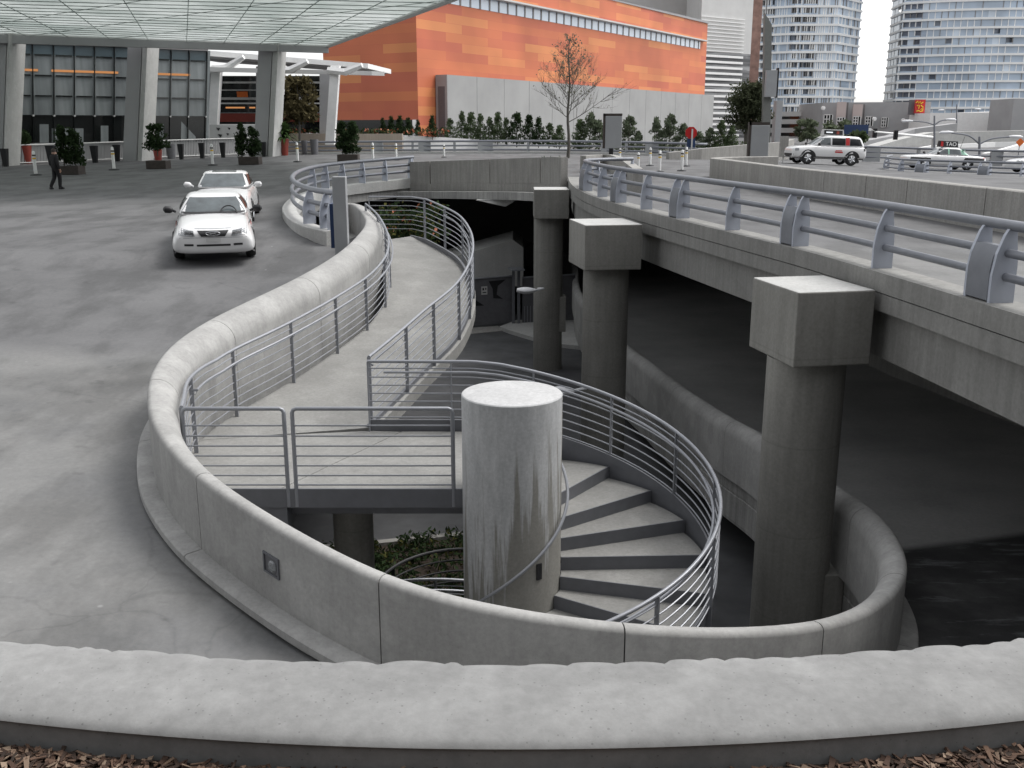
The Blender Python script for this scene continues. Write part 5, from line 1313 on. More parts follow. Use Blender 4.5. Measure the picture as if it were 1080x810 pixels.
for px, py in ((868.5, 114), (922.5, 125.5), (953, 127)):
    p = W(px, py, d=231); m = MB(); m.tube([p + Vector((0, .4, 0)), p], .45, 14); m.tube([p + Vector((0, -.02, 0)), p + Vector((0, -.15, 0))], .3, 14); m.build('wall_vent', 'white', lb)
rs = W(969.5, 119, d=229); t = thing('red_rooftop_sign', 'square red sign with yellow figures on the roof of the low grey building', 'sign', rs); z1_ = W(969, 105, d=229).z
a, b = W(964.5, 119.5, d=229), W(975, 119.5, d=229); m = MB(); m.hexa(*bx4(a, b, .5, a.z, z1_)); m.build('panel', 'red', t)
a2, b2 = W(960, 121, d=230.3), W(964.3, 121, d=230.3); m = MB(); m.hexa(*bx4(a2, b2, 1.5, a2.z, z1_)); m.build('side_box', 'pot_grey', t)
m = MB()
for pts_ in (((966, 108.5), (968, 106.8), (968.6, 109), (970.4, 107), (971, 109.5), (973.6, 107.6)), ((967, 111.5), (969.6, 110.8), (968.8, 114.5)), ((971, 111), (973.4, 113), (971, 115.4), (973.8, 115)), ((966.4, 117.4), (968.6, 116.4), (970.5, 117.6), (973.4, 116.6))): m.tube([W(x, y, d=228.9) for x, y in pts_], .13, 5)
m.build('figure', 'yellow', t)
def blk(name, label, cat, mat, x0, x1, y0, y1, d0, d1=None, depth=10, bev=0):
    d1 = d1 or d0; a, b = W(x0, y1, d=d0), W(x1, y1, d=d1); zt_ = (W(x0, y0, d=d0).z + W(x1, y0, d=d1).z) / 2; m = MB(); m.hexa(*bx4(a, b, depth, min(a.z, b.z) - 1, zt_)); return props(m.build(name, mat), label, cat)
blk('white_block', 'plain white building block right of the low grey building', 'building', 'white', 978, 1052, 119, 150, 222, 218, 20)
blk('tall_white_block', 'tall white building block at the right edge of the photo', 'building', 'white', 1052, 1110, 117, 150, 216, 214, 22)
blk('grey_corner_block', 'grey corner block with a white head below the right tower', 'building', 'lgrey_wall', 1064, 1110, 104, 150, 205, 205, 10)
wallseg('flyover_wall', 'broad pale wall of a road climbing to the right behind the taxi', [(895, 165, 130), (915, 157, 132), (950, 147, 135), (985, 139.5, 138), (1110, 137, 142)], 9, 'conc_light', 2)
wallseg('upper_ramp_wall', 'grey sloping ramp wall behind the pale flyover wall', [(905, 150, 160), (945, 143, 165), (965, 136, 168), (1010, 130, 170)], 9, 'lgrey_wall', 2)
wallseg('white_barrier', 'thin white barrier line rising behind the street lights', [(880, 167, 112), (930, 162, 118), (985, 153.5, 124), (1050, 150, 130), (1110, 149, 131)], 1.2, 'white', .5)
wallseg('slanted_barrier', 'white slanted barrier running up to the orange diamond sign', [(1035, 163, 105), (1060, 157, 108), (1085, 150, 112)], .7, 'white', .5)
m = MB(); r_ = random.Random(31)
def simple_tree(name, label, px, pyt, pyb, d, wpx, mat, seed, n=700, size=.2, trunk=True, group=None):
    r_ = random.Random(seed); s = d / F; b = W(px, pyb, d=d); H = (pyb - pyt) * s; w = wpx * s / 2; t = thing(name, label, 'tree', b, group=group)
    m = MB(); m.tube([b - Vector((0, 0, .3)), b + Vector((.02 * H, 0, H * .45)), b + Vector((0, 0, H * .9))], [H * .022, H * .014, H * .004], 7); m.build('trunk', 'bark', t, smooth=True)
    m = MB()
    for k in range(n // 30):
        z = H * (.28 + .66 * r_.random()); rr = w * math.sqrt(max(.05, 1 - ((z / H - .55) / .5) ** 2)) * math.sqrt(r_.random()); a = r_.uniform(0, 6.28)
        leaves(m, b + Vector((rr * math.cos(a), rr * math.sin(a), z)), (w * .28, w * .28, w * .24), 30, size, r_)
    m.build('crown', mat, t, fix=False); return t
simple_tree('courtyard_tree', 'brownish green tree in front of the pavilion between two leaning white columns', 316, 84, 146, 87, 40, 'leaf_rust', 54, 2200, .22)
simple_tree('street_tree', 'small rounded tree in front of the low grey building left of the blue sign', 884, 130, 156, 140, 30, 'leaf_grey', 51, 900, .35)
simple_tree('street_tree', 'pale green tree between the pylon and the parking podium', 850, 128, 160, 150, 26, 'leaf_grey', 52, 800, .35)
simple_tree('street_tree', 'small tree rising behind the roof of the white sport utility taxi', 902, 140, 162, 110, 22, 'leaf_mid', 53, 600, .28)

# ------------------------------------------------------------------ street lights, mast arm, signs at the right
def street_light(label, px, pyb, pyt, d, ax0, ay0, ax1, ay1):
    b = W(px, pyb, d=d); tp_ = W(px, pyt, d=d); tp_.x = b.x + (tp_.x - b.x); t = thing('street_light', label, 'street light', b, group='twin arm street lights')
    m = MB(); m.tube([b, tp_], [.13, .09], 8); m.build('pole', 'rail_pipe', t, smooth=True)
    j = b.lerp(tp_, .72)
    for (ax, ay) in ((ax0, ay0), (ax1, ay1)):
        e = W(ax, ay, d=d); m = MB(); m.tube(catmull([j, j.lerp(e, .35) + Vector((0, 0, (e.z - j.z) * .35)), e + (j - e) * .12 + Vector((0, 0, .05)), e], .4), .07, 6); ar = m.build('arm', 'rail_pipe', t, smooth=True)
        m = MB(); dx = .55 if ax > px else -.55; m.tube([e + Vector((-dx * .7, 0, 0)), e, e + Vector((dx, 0, -.03)), e + Vector((dx * 1.4, 0, -.05))], [.07, .13, .14, .05], 10); m.build('lamp_head', 'lamp_head', ar, smooth=True)
street_light('twin arm street light standing behind the front of the taxi', 985.5, 158, 122, 110, 959, 127.5, 1001, 126)
street_light('twin arm street light standing behind the boot of the taxi', 1033, 172, 144, 84, 1000.5, 139.5, 1069, 144)
street_light('twin arm street light farther back above the white block', 1009, 130, 110, 175, 994, 116, 1030, 115)
b = W(983, 160, d=118); t = thing('traffic_signal_mast', 'white mast arm carrying dark traffic signals over the road', 'traffic signal', b); tp_ = W(983, 145, d=118)
m = MB(); m.tube([b, Vector((b.x, b.y, tp_.z + .4))], .16, 8); m.build('pole', 'offwhite', t, smooth=True)
e = W(923, 139, d=112); m = MB(); m.tube([Vector((b.x, b.y, tp_.z)), e], [.17, .09], 8); m.build('arm', 'white', t, smooth=True)
for px, py in ((922, 139.5), (944, 141.5)):
    p = W(px, py, d=112.5); m = MB(); m.box(p + Vector((0, -.2, -.1)), (.4, .35, 1.0)); sg_ = m.build('signal_head', 'black', t)
    for k in range(3): m = MB(); m.tube([p + Vector((0, -.42, .25 - k * .36)), p + Vector((0, -.5, .25 - k * .36))], .13, 10); m.build('visor', 'black', sg_)
for px in (894, 912):
    pass
t = thing('blue_road_sign', 'wide plain dark blue road sign hung behind the sport utility taxi', 'sign', W(902, 141, d=112)); a, b = W(890, 141.5, d=112), W(915.5, 141.5, d=112); m = MB(); m.hexa(*bx4(a, b, .12, a.z, W(900, 131.5, d=112).z)); m.build('panel', 'blue_sign', t)
m = MB(); m.tube([W(915, 136, d=112.2), W(924, 138.5, d=112.2)], .09, 6); m.build('bracket', 'offwhite', t); a, b = W(916, 138, d=112), W(919, 138, d=112); m = MB(); m.hexa(*bx4(a, b, .08, a.z, W(917, 135, d=112).z)); m.build('tag', 'white', t)
for px in (893, 911): m = MB(); p = W(px, 141.5, d=112.3); m.tube([p, Vector((p.x, p.y, 0))], .08, 6); m.build('post', 'rail_pipe', t)
p = W(1076, 150, d=100); t = thing('warning_sign', 'small orange diamond warning sign at the right edge', 'sign', p); m = MB(); r = .42
m.add([p + Vector(q) for q in ((-r, 0, 0), (0, 0, -r), (r, 0, 0), (0, 0, r), (-r, .04, 0), (0, .04, -r), (r, .04, 0), (0, .04, r))], [[0, 1, 2, 3], [7, 6, 5, 4], [0, 4, 5, 1], [1, 5, 6, 2], [2, 6, 7, 3], [3, 7, 4, 0]]); m.build('plate', 'orange', t)
m = MB(); m.tube([p + Vector((0, .07, -.2)), p + Vector((0, .07, -2.6))], .04, 6); m.build('post', 'rail_pipe', t)
# tall pylon with a sign box
b = W(808, 164, d=92); t = thing('sign_pylon', 'tall dark grey pylon with a boxed sign halfway up', 'sign', b); m = MB(); s = 92 / F
m.hexa([b + Vector(q) for q in ((-3.6 * s, 0, 0), (4.2 * s, 0, 0), (4.2 * s, .6, 0), (-3.6 * s, .6, 0))], [Vector((W(806.5, 20, d=92).x, b.y, W(806, 14, d=92).z)), Vector((W(814.5, 20, d=92).x, b.y, W(814, 26, d=92).z)), Vector((W(814.5, 20, d=92).x, b.y + .6, W(814, 26, d=92).z)), Vector((W(806.5, 20, d=92).x, b.y + .6, W(806, 14, d=92).z))]); m.build('shaft', plain('olive_grey_paint', (.17, .175, .165), .6), t)
m = MB(); q = W(808, 14, d=92); m.tube([q, q + Vector((0, 0, 2.5))], .06, 6); m.build('finial', 'grey_wall', t)
a, b_ = W(807, 102, d=91.3), W(818.5, 102, d=91.3); z1_ = W(812, 74, d=91.3).z; m = MB(); m.hexa(*bx4(a, b_, .5, a.z, z1_)); bxo = m.build('sign_box', 'grey_panel', t)
m = MB(); a, b_ = W(818.6, 103, d=91.3), W(820, 103, d=91.3); m.hexa(*bx4(a, b_, .6, a.z, z1_ + .2)); m.build('edge', 'black', bxo)
# grey sign panels seen from behind
def sign_panel(label, x0, x1, y0, y1, pyb, d):
    p = W((x0 + x1) / 2, pyb, d=d); g_ = zat(ground_h(p.x, p.y)); t = thing('blank_sign', label, 'sign', Vector((p.x, p.y, g_)), group='blank grey sign panels')
    a, b = W(x0, y1, d=d), W(x1, y1, d=d); zt_ = W(x0, y0, d=d).z; m = MB(); m.hexa(*bx4(a, b, .16, a.z, zt_)); bevel(m.build('panel', 'grey_panel', t), .02)
    m = MB(); k = .10; m.hexa(*bx4(a + Vector((-k, .02, 0)), b + Vector((.0, .02, 0)), .26, zt_ + .003, zt_ + .13)); m.hexa(*bx4(a + Vector((-k - .003, .02, 0)), a + Vector((-.004, .02, 0)), .26, a.z, zt_ + .13)); m.build('edge_frame', 'wood', t)
    m = MB(); m.box(((a.x + b.x) / 2 - .1, a.y + .08, (a.z + g_) / 2), (.2, .12, a.z - g_ + .02)); m.build('post', 'black', t)
sign_panel('blank grey sign panel on the upper road right of the bare tree', 638, 655.5, 122.5, 156.5, 163, 52)
sign_panel('blank grey sign panel standing behind the curved concrete wall by the pylon', 791, 810, 132, 165, 171, 46)
p = put(729, 162); p = W(729, 161, d=70); p.z = zat(ground_h(p.x, p.y)); t = thing('stop_sign', 'round red sign on a pale post with a dark blue plate below', 'sign', p); s = 70 / F; c = W(729, 140, d=70)
m = MB(); n = 8; rr = 6.3 * s; vs = [c + Vector((rr * math.cos(R(22.5 + 45 * k)), o, rr * math.sin(R(22.5 + 45 * k)))) for o in (0, .04) for k in range(n)]
m.add(vs, [list(range(n)), list(range(n, 2 * n))[::-1]] + [[k, (k + 1) % n, n + (k + 1) % n, n + k] for k in range(n)]); m.build('disc', 'red', t)
m = MB(); m.box((p.x, c.y - .07, (c.z + .25 + p.z) / 2), (.10, .08, c.z + .25 - p.z)); m.build('post', 'offwhite', t)
m = MB(); q = W(729, 151, d=70); m.box((q.x, q.y + .02, q.z), (8.5 * s, .03, 9 * s)); m.build('lower_plate', 'blue_sign', t)

# ------------------------------------------------------------------ walls and rails of the upper road
cw = [solve(a, b, lambda x, y: DECK_H - .78, 10, 60) for a, b in ((1180, 218), (1080, 202), (1020, 196), (961, 189.5), (900, 183.5), (835, 177), (790, 171.5), (757, 167.5))]
cw += [cw[-1] + Vector((-.15, 1.2, 0)), cw[-1] + Vector((.9, 2.6, 0)), cw[-1] + Vector((3.0, 3.6, 0))]
cwp = smooth(bylen(catmull(cw, .4), .4), 3); n_ = left_normals(cwp)
t = thing('upper_road_wall', 'long curved concrete barrier wall on the far side of the upper road', 'wall', cwp[len(cwp) // 2]); m = MB(); js = [0] + [near_i(cwp[:int(len(cwp) * .85)], px, 0) for px in (1037, 961, 911, 868, 835)] + [len(cwp) - 1]; js = sorted(set(js))
for a, b in zip(js, js[1:]):
    if b - a < 2: continue
    sg_ = [p.copy() for p in cwp[a:b + 1]]; sg_[0] += (sg_[1] - sg_[0]).normalized() * .012; sg_[-1] -= (sg_[-1] - sg_[-2]).normalized() * .012
    m.sweep(sg_, [(0, -1.2), (0, -.02), (-.03, 0), (-.27, 0), (-.30, -.02), (-.30, -1.2)], nrm=n_[a:b + 1])
m.build('concrete_panel', 'conc_far', t)
ew = [solve(a, b, lambda x, y: ground_h(x, y) - .75, 10, 60) for a, b in ((618, 164.5), (640, 163), (652, 167), (668, 178))]
m = MB(); ewp = bylen(catmull(ew, .3), .3); 
m.sweep(ewp, [(0, -1.0), (0, 0), (.28, 0), (.28, -1.0)]); props(m.build('rail_end_wall', 'conc_far'), 'short pale concrete wall where the long bridge rail begins', 'wall')
def far_rail(name, label, pts, post_px, h, group=None):
    P = bylen(catmull(pts, 1.), .5); t = thing(name, label, 'guard rail', P[0], group=group)
    for k, z in enumerate((.97, .62, .3)):
        m = MB(); m.tube([p + Vector((0, 0, z * h)) for p in P], .085 if k == 0 else .07, 8); m.build('top_rail' if k == 0 else 'lower_rail', 'rail_pipe', t, smooth=True)
    for px, wd in post_px:
        i = near_i(P, px, 0); p = P[i]; m = MB(); m.box(p + Vector((0, .08, h * .45)), (wd, .25, h * .9)); m.build('post', 'grey_panel', t)
    return t
fr_pts = [W(290, 161, d=84), W(340, 160.5, d=84), W(440, 160, d=83), W(470, 160, d=82.5), W(540, 159, d=82), W(620, 159.5, d=80), W(700, 159.5, d=78), W(740, 160, d=76)]
fr_pts += [W(745, 158, d=81)]
for p in fr_pts: p.z = zat(h0(p.x, p.y))
far_rail('far_guard_rail', 'long low guard rail in the middle distance below the planting', fr_pts, [(398, 1.0), (437, .18), (449, 1.0), (480, .2), (511, 1.2), (560, .2), (640, 1.0), (660, .2), (690, 1.0), (722, .2)], 1.0, 'guard rails in the distance')
m = MB(); kp = bylen(catmull([p + Vector((0, -.3, 0)) for p in fr_pts[:-1]], 1), 1.); m.sweep(kp, [(-.2, 0), (-.2, .16), (.3, .16), (.3, 0)]); props(m.build('far_kerb', 'conc_light'), kind='structure')
wallseg('side_road_wall', 'low concrete wall rising to the right behind the delineator posts', [(706, 161, 68), (740, 157, 69), (790, 152.5, 72), (830, 149.5, 76), (838, 146.5, 78)], 1.3, 'conc_far', .4)
p = W(826, 166, d=66); p.z = zat(ground_h(p.x, p.y)); t = thing('roadside_post', 'grey box on a thin pale post ahead of the sport utility taxi', 'post', p); m = MB(); m.box(p + Vector((-.0, 0, 1.0)), (.5, .3, 1.3)); m.build('box', 'conc_far', t); m = MB(); m.tube([p, p + Vector((0, -.02, .5))], .05, 6); m.build('post', 'offwhite', t)
gr2 = [W(905, 172, d=78), W(945, 172, d=78), W(1000, 173, d=77), W(1060, 175, d=76), W(1120, 177, d=75)]
for p in gr2: p.z = W(0, 0, d=1).z * 0 + zat(ground_h(p.x, p.y)) + .1
far_rail('far_guard_rail', 'guard rail running behind the sedan taxi', gr2, [(919, 1.3), (965, .2), (1048, .9)], 1.15, 'guard rails in the distance')
rr_ = [W(1150, 191, d=46), W(1075, 189, d=48), W(1035, 187.5, d=49.5), W(998, 185.5, d=51), W(968, 184, d=52.5), W(947, 182, d=54), W(934, 177, d=56), W(930, 171.5, d=59), W(936, 168.5, d=62)]
zr_ = sum(p.z for p in rr_[:6]) / 6
rrp2 = bylen(smooth(bylen(catmull(rr_, .3), .3), 4), .1)
for p in rrp2: p.z = zr_
px_i = lambda px: near_i(rrp2[:int(len(rrp2) * .8)], px, 0)
pipe_rail('pipe_guard_rail', 'grey pipe guard rail of the next ramp in front of the sedan taxi', rrp2, [px_i(1075), (px_i(1040), px_i(1031)), px_i(998), (px_i(973), px_i(964)), px_i(947), len(rrp2) - 20], .74, 1 * -1, .055, 'pipe guard rails', .35)
m = MB(); m.sweep(rrp2, [(.15, 0), (-.6, 0), (-.6, -.35), (.15, -.35)]); m.sweep(rrp2, [(-.0, -.352), (-.6, -.352), (-.6, -1.4), (-.0, -1.4)]); props(m.build('next_ramp_slab', 'conc_far'), 'concrete slab edge carrying the rail of the next ramp', 'slab')

# ------------------------------------------------------------------ vehicles
def subdiv_mesh(mb, lv, name):
    me = bpy.data.meshes.new(name); me.from_pydata([tuple(v) for v in mb.v], [], mb.f)
    bm = bmesh.new(); bm.from_mesh(me); bmesh.ops.recalc_face_normals(bm, faces=bm.faces)
    for e in bm.edges:
        if getattr(mb, 'crease', None): pass
    bm.to_mesh(me); bm.free()
    o = bpy.data.objects.new(name, me); COL.objects.link(o); s = o.modifiers.new('s', 'SUBSURF'); s.levels = lv
    dg = bpy.context.evaluated_depsgraph_get(); m2 = bpy.data.meshes.new_from_object(o.evaluated_get(dg)); bpy.data.objects.remove(o); bpy.data.meshes.remove(me)
    return m2
def vehicle(name, label, cat, L, stations, house, wheels, wr, spec, group=None, belt=.62):
    """local frame: +x forward, z up, origin on the ground in the middle. house: list of (x_front, x_rear, halfwidth, z) rings from belt to roof"""
    t = thing(name, label, cat, (0, 0, 0), group=group)
    m = MB(); n = 14; rings = []
    for (x, w, zb, zt) in stations:
        H = zt - zb; rd = spec.get('round', 0)
        half = [(.0, zb), (.72 * w, zb), (.96 * w, zb + .05 * H + .02), (1.0 * w, zb + .28 * H), ((.985 - .015 * rd) * w, zb + (.64 - .04 * rd) * H), ((.90 - .04 * rd) * w, zt - .05 - .025 * rd), ((.74 - .12 * rd) * w, zt - .005 - .008 * rd), (0, zt + .012)]
        ring = half + [(-y, z) for y, z in half[-2:0:-1]]; rings.append([(x, y, z) for y, z in ring])
    n = len(rings[0])
    for rg in rings: m.v += [Vector(v) for v in rg]
    for i in range(len(rings) - 1):
        for k in range(n): m.f.append([i * n + k, i * n + (k + 1) % n, (i + 1) * n + (k + 1) % n, (i + 1) * n + k])
    m.f += [list(range(n)), [(len(rings) - 1) * n + k for k in range(n)][::-1]]
    b1 = subdiv_mesh(m, 2, 'b')
    # greenhouse
    g = MB(); rings = []
    for (xf, xr, w, z) in house:
        cr = .16; rings.append([(xf, -w * .80, z), (xf, w * .80, z), (xf - cr, w * .97, z), (xf - (xf - xr) * .5, w, z), (xr + cr, w * .97, z), (xr, w * .80, z), (xr, -w * .80, z), (xr + cr, -w * .97, z), (xf - (xf - xr) * .5, -w, z), (xf - cr, -w * .97, z)])
    n = 10
    for rg in rings: g.v += [Vector(v) for v in rg]
    for i in range(len(rings) - 1):
        for k in range(n): g.f.append([i * n + k, i * n + (k + 1) % n, (i + 1) * n + (k + 1) % n, (i + 1) * n + k])
    top = (len(rings) - 1) * n
    g.f += [[top + k for k in range(n)], list(range(n))[::-1]]
    g2_ = MB(); g2_.v = g.v; g2_.f = g.f; b2 = subdiv_mesh(g2_, 2, 'g')
    bm = bmesh.new(); bm.from_mesh(b1); bm.from_mesh(b2); me = bpy.data.meshes.new('body'); bm.to_mesh(me)
    bvh = BVHTree.FromBMesh(bm); bm.free(); me.materials.append(M['white_paint']); me.polygons.foreach_set('use_smooth', [True] * len(me.polygons))
    bo = bpy.data.objects.new('body', me); linkobj(bo, t)
    def patch(nm, mat, quad, axis, sgn, off=.008, nu=10, nv=6, parent=None, thick=True):
        """quad corners in the plane perpendicular to axis, projected onto the body along that axis"""
        mm = MB(); vs = []
        for j in range(nv + 1):
            for i in range(nu + 1):
                u, v = i / nu, j / nv; q = [quad[0][k] * (1 - u) * (1 - v) + quad[1][k] * u * (1 - v) + quad[2][k] * u * v + quad[3][k] * (1 - u) * v for k in (0, 1)]
                if axis == 0: o_, d_ = Vector((sgn * 6, q[0], q[1])), Vector((-sgn, 0, 0))
                elif axis == 1: o_, d_ = Vector((q[0], sgn * 6, q[1])), Vector((0, -sgn, 0))
                else: o_, d_ = Vector((q[0], q[1], 6)), Vector((0, 0, -1))
                loc, nr_, ix, ds = bvh.ray_cast(o_, d_)
                if loc is None: loc, nr_ = (o_ + d_ * 5.2), -d_
                vs.append(loc - d_ * off)
        mm.add(vs, [[j * (nu + 1) + i, j * (nu + 1) + i + 1, (j + 1) * (nu + 1) + i + 1, (j + 1) * (nu + 1) + i] for j in range(nv) for i in range(nu)])
        return mm.build(nm, mat, parent or t, smooth=True, local=True)
    def disc(nm, mat, x, z, r, sgn, z_min, off=.006):
        mm = MB(); vs = []; n_ = 28
        for rr_ in (0.001, .5 * r, r):
            for k in range(n_):
                a = 2 * math.pi * k / n_; q = (x + rr_ * math.cos(a), max(z_min, z + rr_ * math.sin(a)))
                loc, nr_, ix, ds = bvh.ray_cast(Vector((q[0], sgn * 6, q[1])), Vector((0, -sgn, 0)))
                if loc is None: loc = Vector((q[0], sgn * wheels[2], q[1]))
                vs.append(loc + Vector((0, sgn * off, 0)))
        mm.add(vs, [[j * n_ + k, j * n_ + (k + 1) % n_, (j + 1) * n_ + (k + 1) % n_, (j + 1) * n_ + k] for j in range(2) for k in range(n_)]); return mm.build(nm, mat, t, local=True)
    for sgn in (-1, 1):
        for x in wheels[:2]:
            disc('wheel_arch', 'black', x, wr, wr + spec.get('arch', .06), sgn, .16)
            y = sgn * (wheels[2] - .09); mm = MB()
            prof = [(wr * .62, -.105), (wr * .90, -.115), (wr * .985, -.08), (wr, 0), (wr * .985, .08), (wr * .90, .115), (wr * .62, .105)]; n_ = 28; vs = []
            for r_, o_ in prof:
                for k in range(n_): a = 2 * math.pi * k / n_; vs.append((x + r_ * math.cos(a), y + o_, wr + r_ * math.sin(a)))
            mm.add(vs, [[j * n_ + k, j * n_ + (k + 1) % n_, (j + 1) * n_ + (k + 1) % n_, (j + 1) * n_ + k] for j in range(6) for k in range(n_)]); wo = mm.build('wheel', 'rubber', t, smooth=True, local=True)
            mm = MB(); yo = y + sgn * .08
            mm.tube([(x, yo - sgn * .06, wr), (x, yo - sgn * .02, wr)], wr * .66, 24)
            mm.tube([(x, yo - sgn * .02, wr), (x, yo + sgn * .03, wr)], wr * .16, 12)
            for k in range(5):
                a = 2 * math.pi * k / 5; mm.tube([(x + .1 * wr * math.cos(a), yo + sgn * .01, wr + .1 * wr * math.sin(a)), (x + .6 * wr * math.cos(a), yo, wr + .6 * wr * math.sin(a))], .035, 6)
            mm.build('rim', 'chrome', wo, smooth=True, local=True)
    return t, patch, bvh
def mirror_part(t, x, y, z, mat, sgn):
    m = MB(); m.tube([(x, sgn * (y - .02), z - .04), (x - .02, sgn * (y + .06), z)], .03, 6); m.tube([(x - .01, sgn * (y + .05), z), (x - .015, sgn * (y + .10), z + .01), (x - .03, sgn * (y + .22), z + .02), (x - .04, sgn * (y + .26), z + .02)], [.05, .085, .085, .04], 10)
    m.build('wing_mirror', mat, t, smooth=True, local=True)
def text_obj(name, body, size, mat, parent, loc, rot, depth=.004):
    cu = bpy.data.curves.new(name, 'FONT'); cu.body = body; cu.size = size; cu.extrude = depth; cu.align_x = 'CENTER'; cu.align_y = 'CENTER'
    o = bpy.data.objects.new(name, cu); COL.objects.link(o); dg = bpy.context.evaluated_depsgraph_get(); me = bpy.data.meshes.new_from_object(o.evaluated_get(dg)); bpy.data.objects.remove(o)
    me.materials.clear(); me.materials.append(M[mat]); o = bpy.data.objects.new(name, me); o.location = loc; o.rotation_euler = rot; return linkobj(o, parent)

# near coupe
ST = [(2.36, .70, .34, .70), (2.31, .89, .24, .765), (2.05, .935, .21, .835), (1.5, .935, .20, .905), (.95, .93, .20, .95), (.3, .93, .2, .95), (-.6, .93, .2, .955), (-1.4, .925, .2, .965), (-1.95, .90, .24, .97), (-2.24, .82, .3, .93), (-2.32, .70, .36, .84)]
HS = [(1.02, -1.72, .88, .86), (.82, -1.52, .83, .965), (.08, -1.0, .66, 1.235), (-.12, -.82, .56, 1.295), (-.3, -.65, .34, 1.312)]
t, patch, bv = vehicle('coupe', 'nearer white coupe with black mirrors driving towards the viewer', 'car', 4.65, ST, HS, (1.38, -1.2, .905), .325, {'round': 1})
patch('windshield', 'car_glass', [(-.75, .965), (.75, .965), (.55, 1.24), (-.55, 1.24)], 0, 1, .012, 14, 6)
m = MB()
wp = patch('wiper', 'black', [(-.74, .950), (.74, .950), (.72, .985), (-.72, .985)], 0, 1, .022, 14, 1)
for s in (-1, 1):
    patch('side_window', 'tint_glass', [(.42, .995), (-.95, 1.0), (-.72, 1.215), (.0, 1.215)], 1, s, .01, 8, 4)
    patch('headlight', 'headlamp', [(s * .40, .655), (s * .87, .685), (s * .85, .805), (s * .43, .765)], 0, 1, .012, 8, 4)
    hl = patch('headlight_inner', 'black', [(s * .42, .69), (s * .62, .70), (s * .62, .765), (s * .44, .755)], 0, 1, .016, 4, 2)
    patch('turn_signal', 'terracotta', [(s * .84, .69), (s * .88, .70), (s * .87, .785), (s * .84, .79)], 0, 1, .014, 3, 3)
    patch('fog_lamp', 'black', [(s * .44, .435), (s * .64, .44), (s * .64, .485), (s * .44, .48)], 0, 1, .01, 6, 2)
    mirror_part(t, .66, .88, 1.02, 'black', s)
for s in (-1, 1):
    patch('shut_line', 'rail_pipe', [(2.22, s * .60), (2.22, s * .612), (.98, s * .735), (.98, s * .72)], 2, 1, .003, 12, 1)
    patch('door_line', 'rail_pipe', [(.62, .40), (.605, .40), (.605, .92), (.62, .92)], 1, s, .003, 1, 6)
patch('shut_line', 'rail_pipe', [(-.40, .795), (.40, .795), (.40, .803), (-.40, .803)], 0, 1, .003, 8, 1)
patch('bumper_crease', 'rail_pipe', [(-.86, .615), (.86, .615), (.86, .622), (-.86, .622)], 0, 1, .003, 14, 1)
gl = patch('grille', 'black', [(-.26, .645), (.26, .645), (.345, .77), (-.345, .77)], 0, 1, .012, 10, 4)
patch('lower_intake', 'black', [(-.37, .425), (.37, .425), (.37, .468), (-.37, .468)], 0, 1, .01, 8, 2)
patch('plate_panel', 'offwhite', [(-.16, .52), (.16, .52), (.16, .61), (-.16, .61)], 0, 1, .012, 4, 2)
# running-horse badge within a ring, on the grille
hx = 2.375
m = MB(); m.tube([(hx, .155 * math.cos(a) * 1.0, .712 + .045 * math.sin(a)) for a in np.linspace(0, 6.2832, 28)[:-1]], .008, 6, closed=True)
horse = [(-.10, .012), (-.06, .020), (-.02, .016), (.03, .022), (.065, .036), (.085, .028), (.078, .016), (.05, .008), (.06, -.012), (.085, -.022), (.05, -.020), (.03, -.006), (-.02, -.008), (-.05, -.026), (-.08, -.024), (-.045, -.004), (-.075, .004)]
N_ = len(horse); m.add([(hx + .004, y, .712 + z) for y, z in horse] + [(hx - .01, y, .712 + z) for y, z in horse], [list(range(N_)), list(range(N_, 2 * N_))[::-1]] + [[k, (k + 1) % N_, N_ + (k + 1) % N_, N_ + k] for k in range(N_)])
m.build('badge', 'chrome', gl, local=True)
m = MB(); sw = [(.60, .36 + .19 * math.cos(a), .93 + .15 * math.sin(a)) for a in np.linspace(.0, 3.14, 12)]; m.tube([Vector((x + .26 - (z - .9) * 1.4, y, z + .02)) for x, y, z in sw], .016, 6); m.build('steering_wheel', 'black', t, smooth=True, local=True)
pf = W(226.5, 268, d=23.0); pc = Vector((pf.x, pf.y + 2.2, 0)); h_ = math.atan2(-1, .27)
t.rotation_euler.z = h_; fwd = Vector((math.cos(h_), math.sin(h_), 0)); c = Vector((pf.x, pf.y, 0)) - fwd * 2.15; t.location = (c.x, c.y, zat(road_h(c.x, c.y)) + .005)
def sit(t, c, fwd, half):   # pitch to the ground under both axles
    a, b = c + fwd * half, c - fwd * half; za, zb_ = zat(ground_h(a.x, a.y)), zat(ground_h(b.x, b.y)); t.location.z = (za + zb_) / 2 + .005; t.rotation_euler.y = -math.atan2(za - zb_, 2 * half)
sit(t, c, fwd, 1.3)
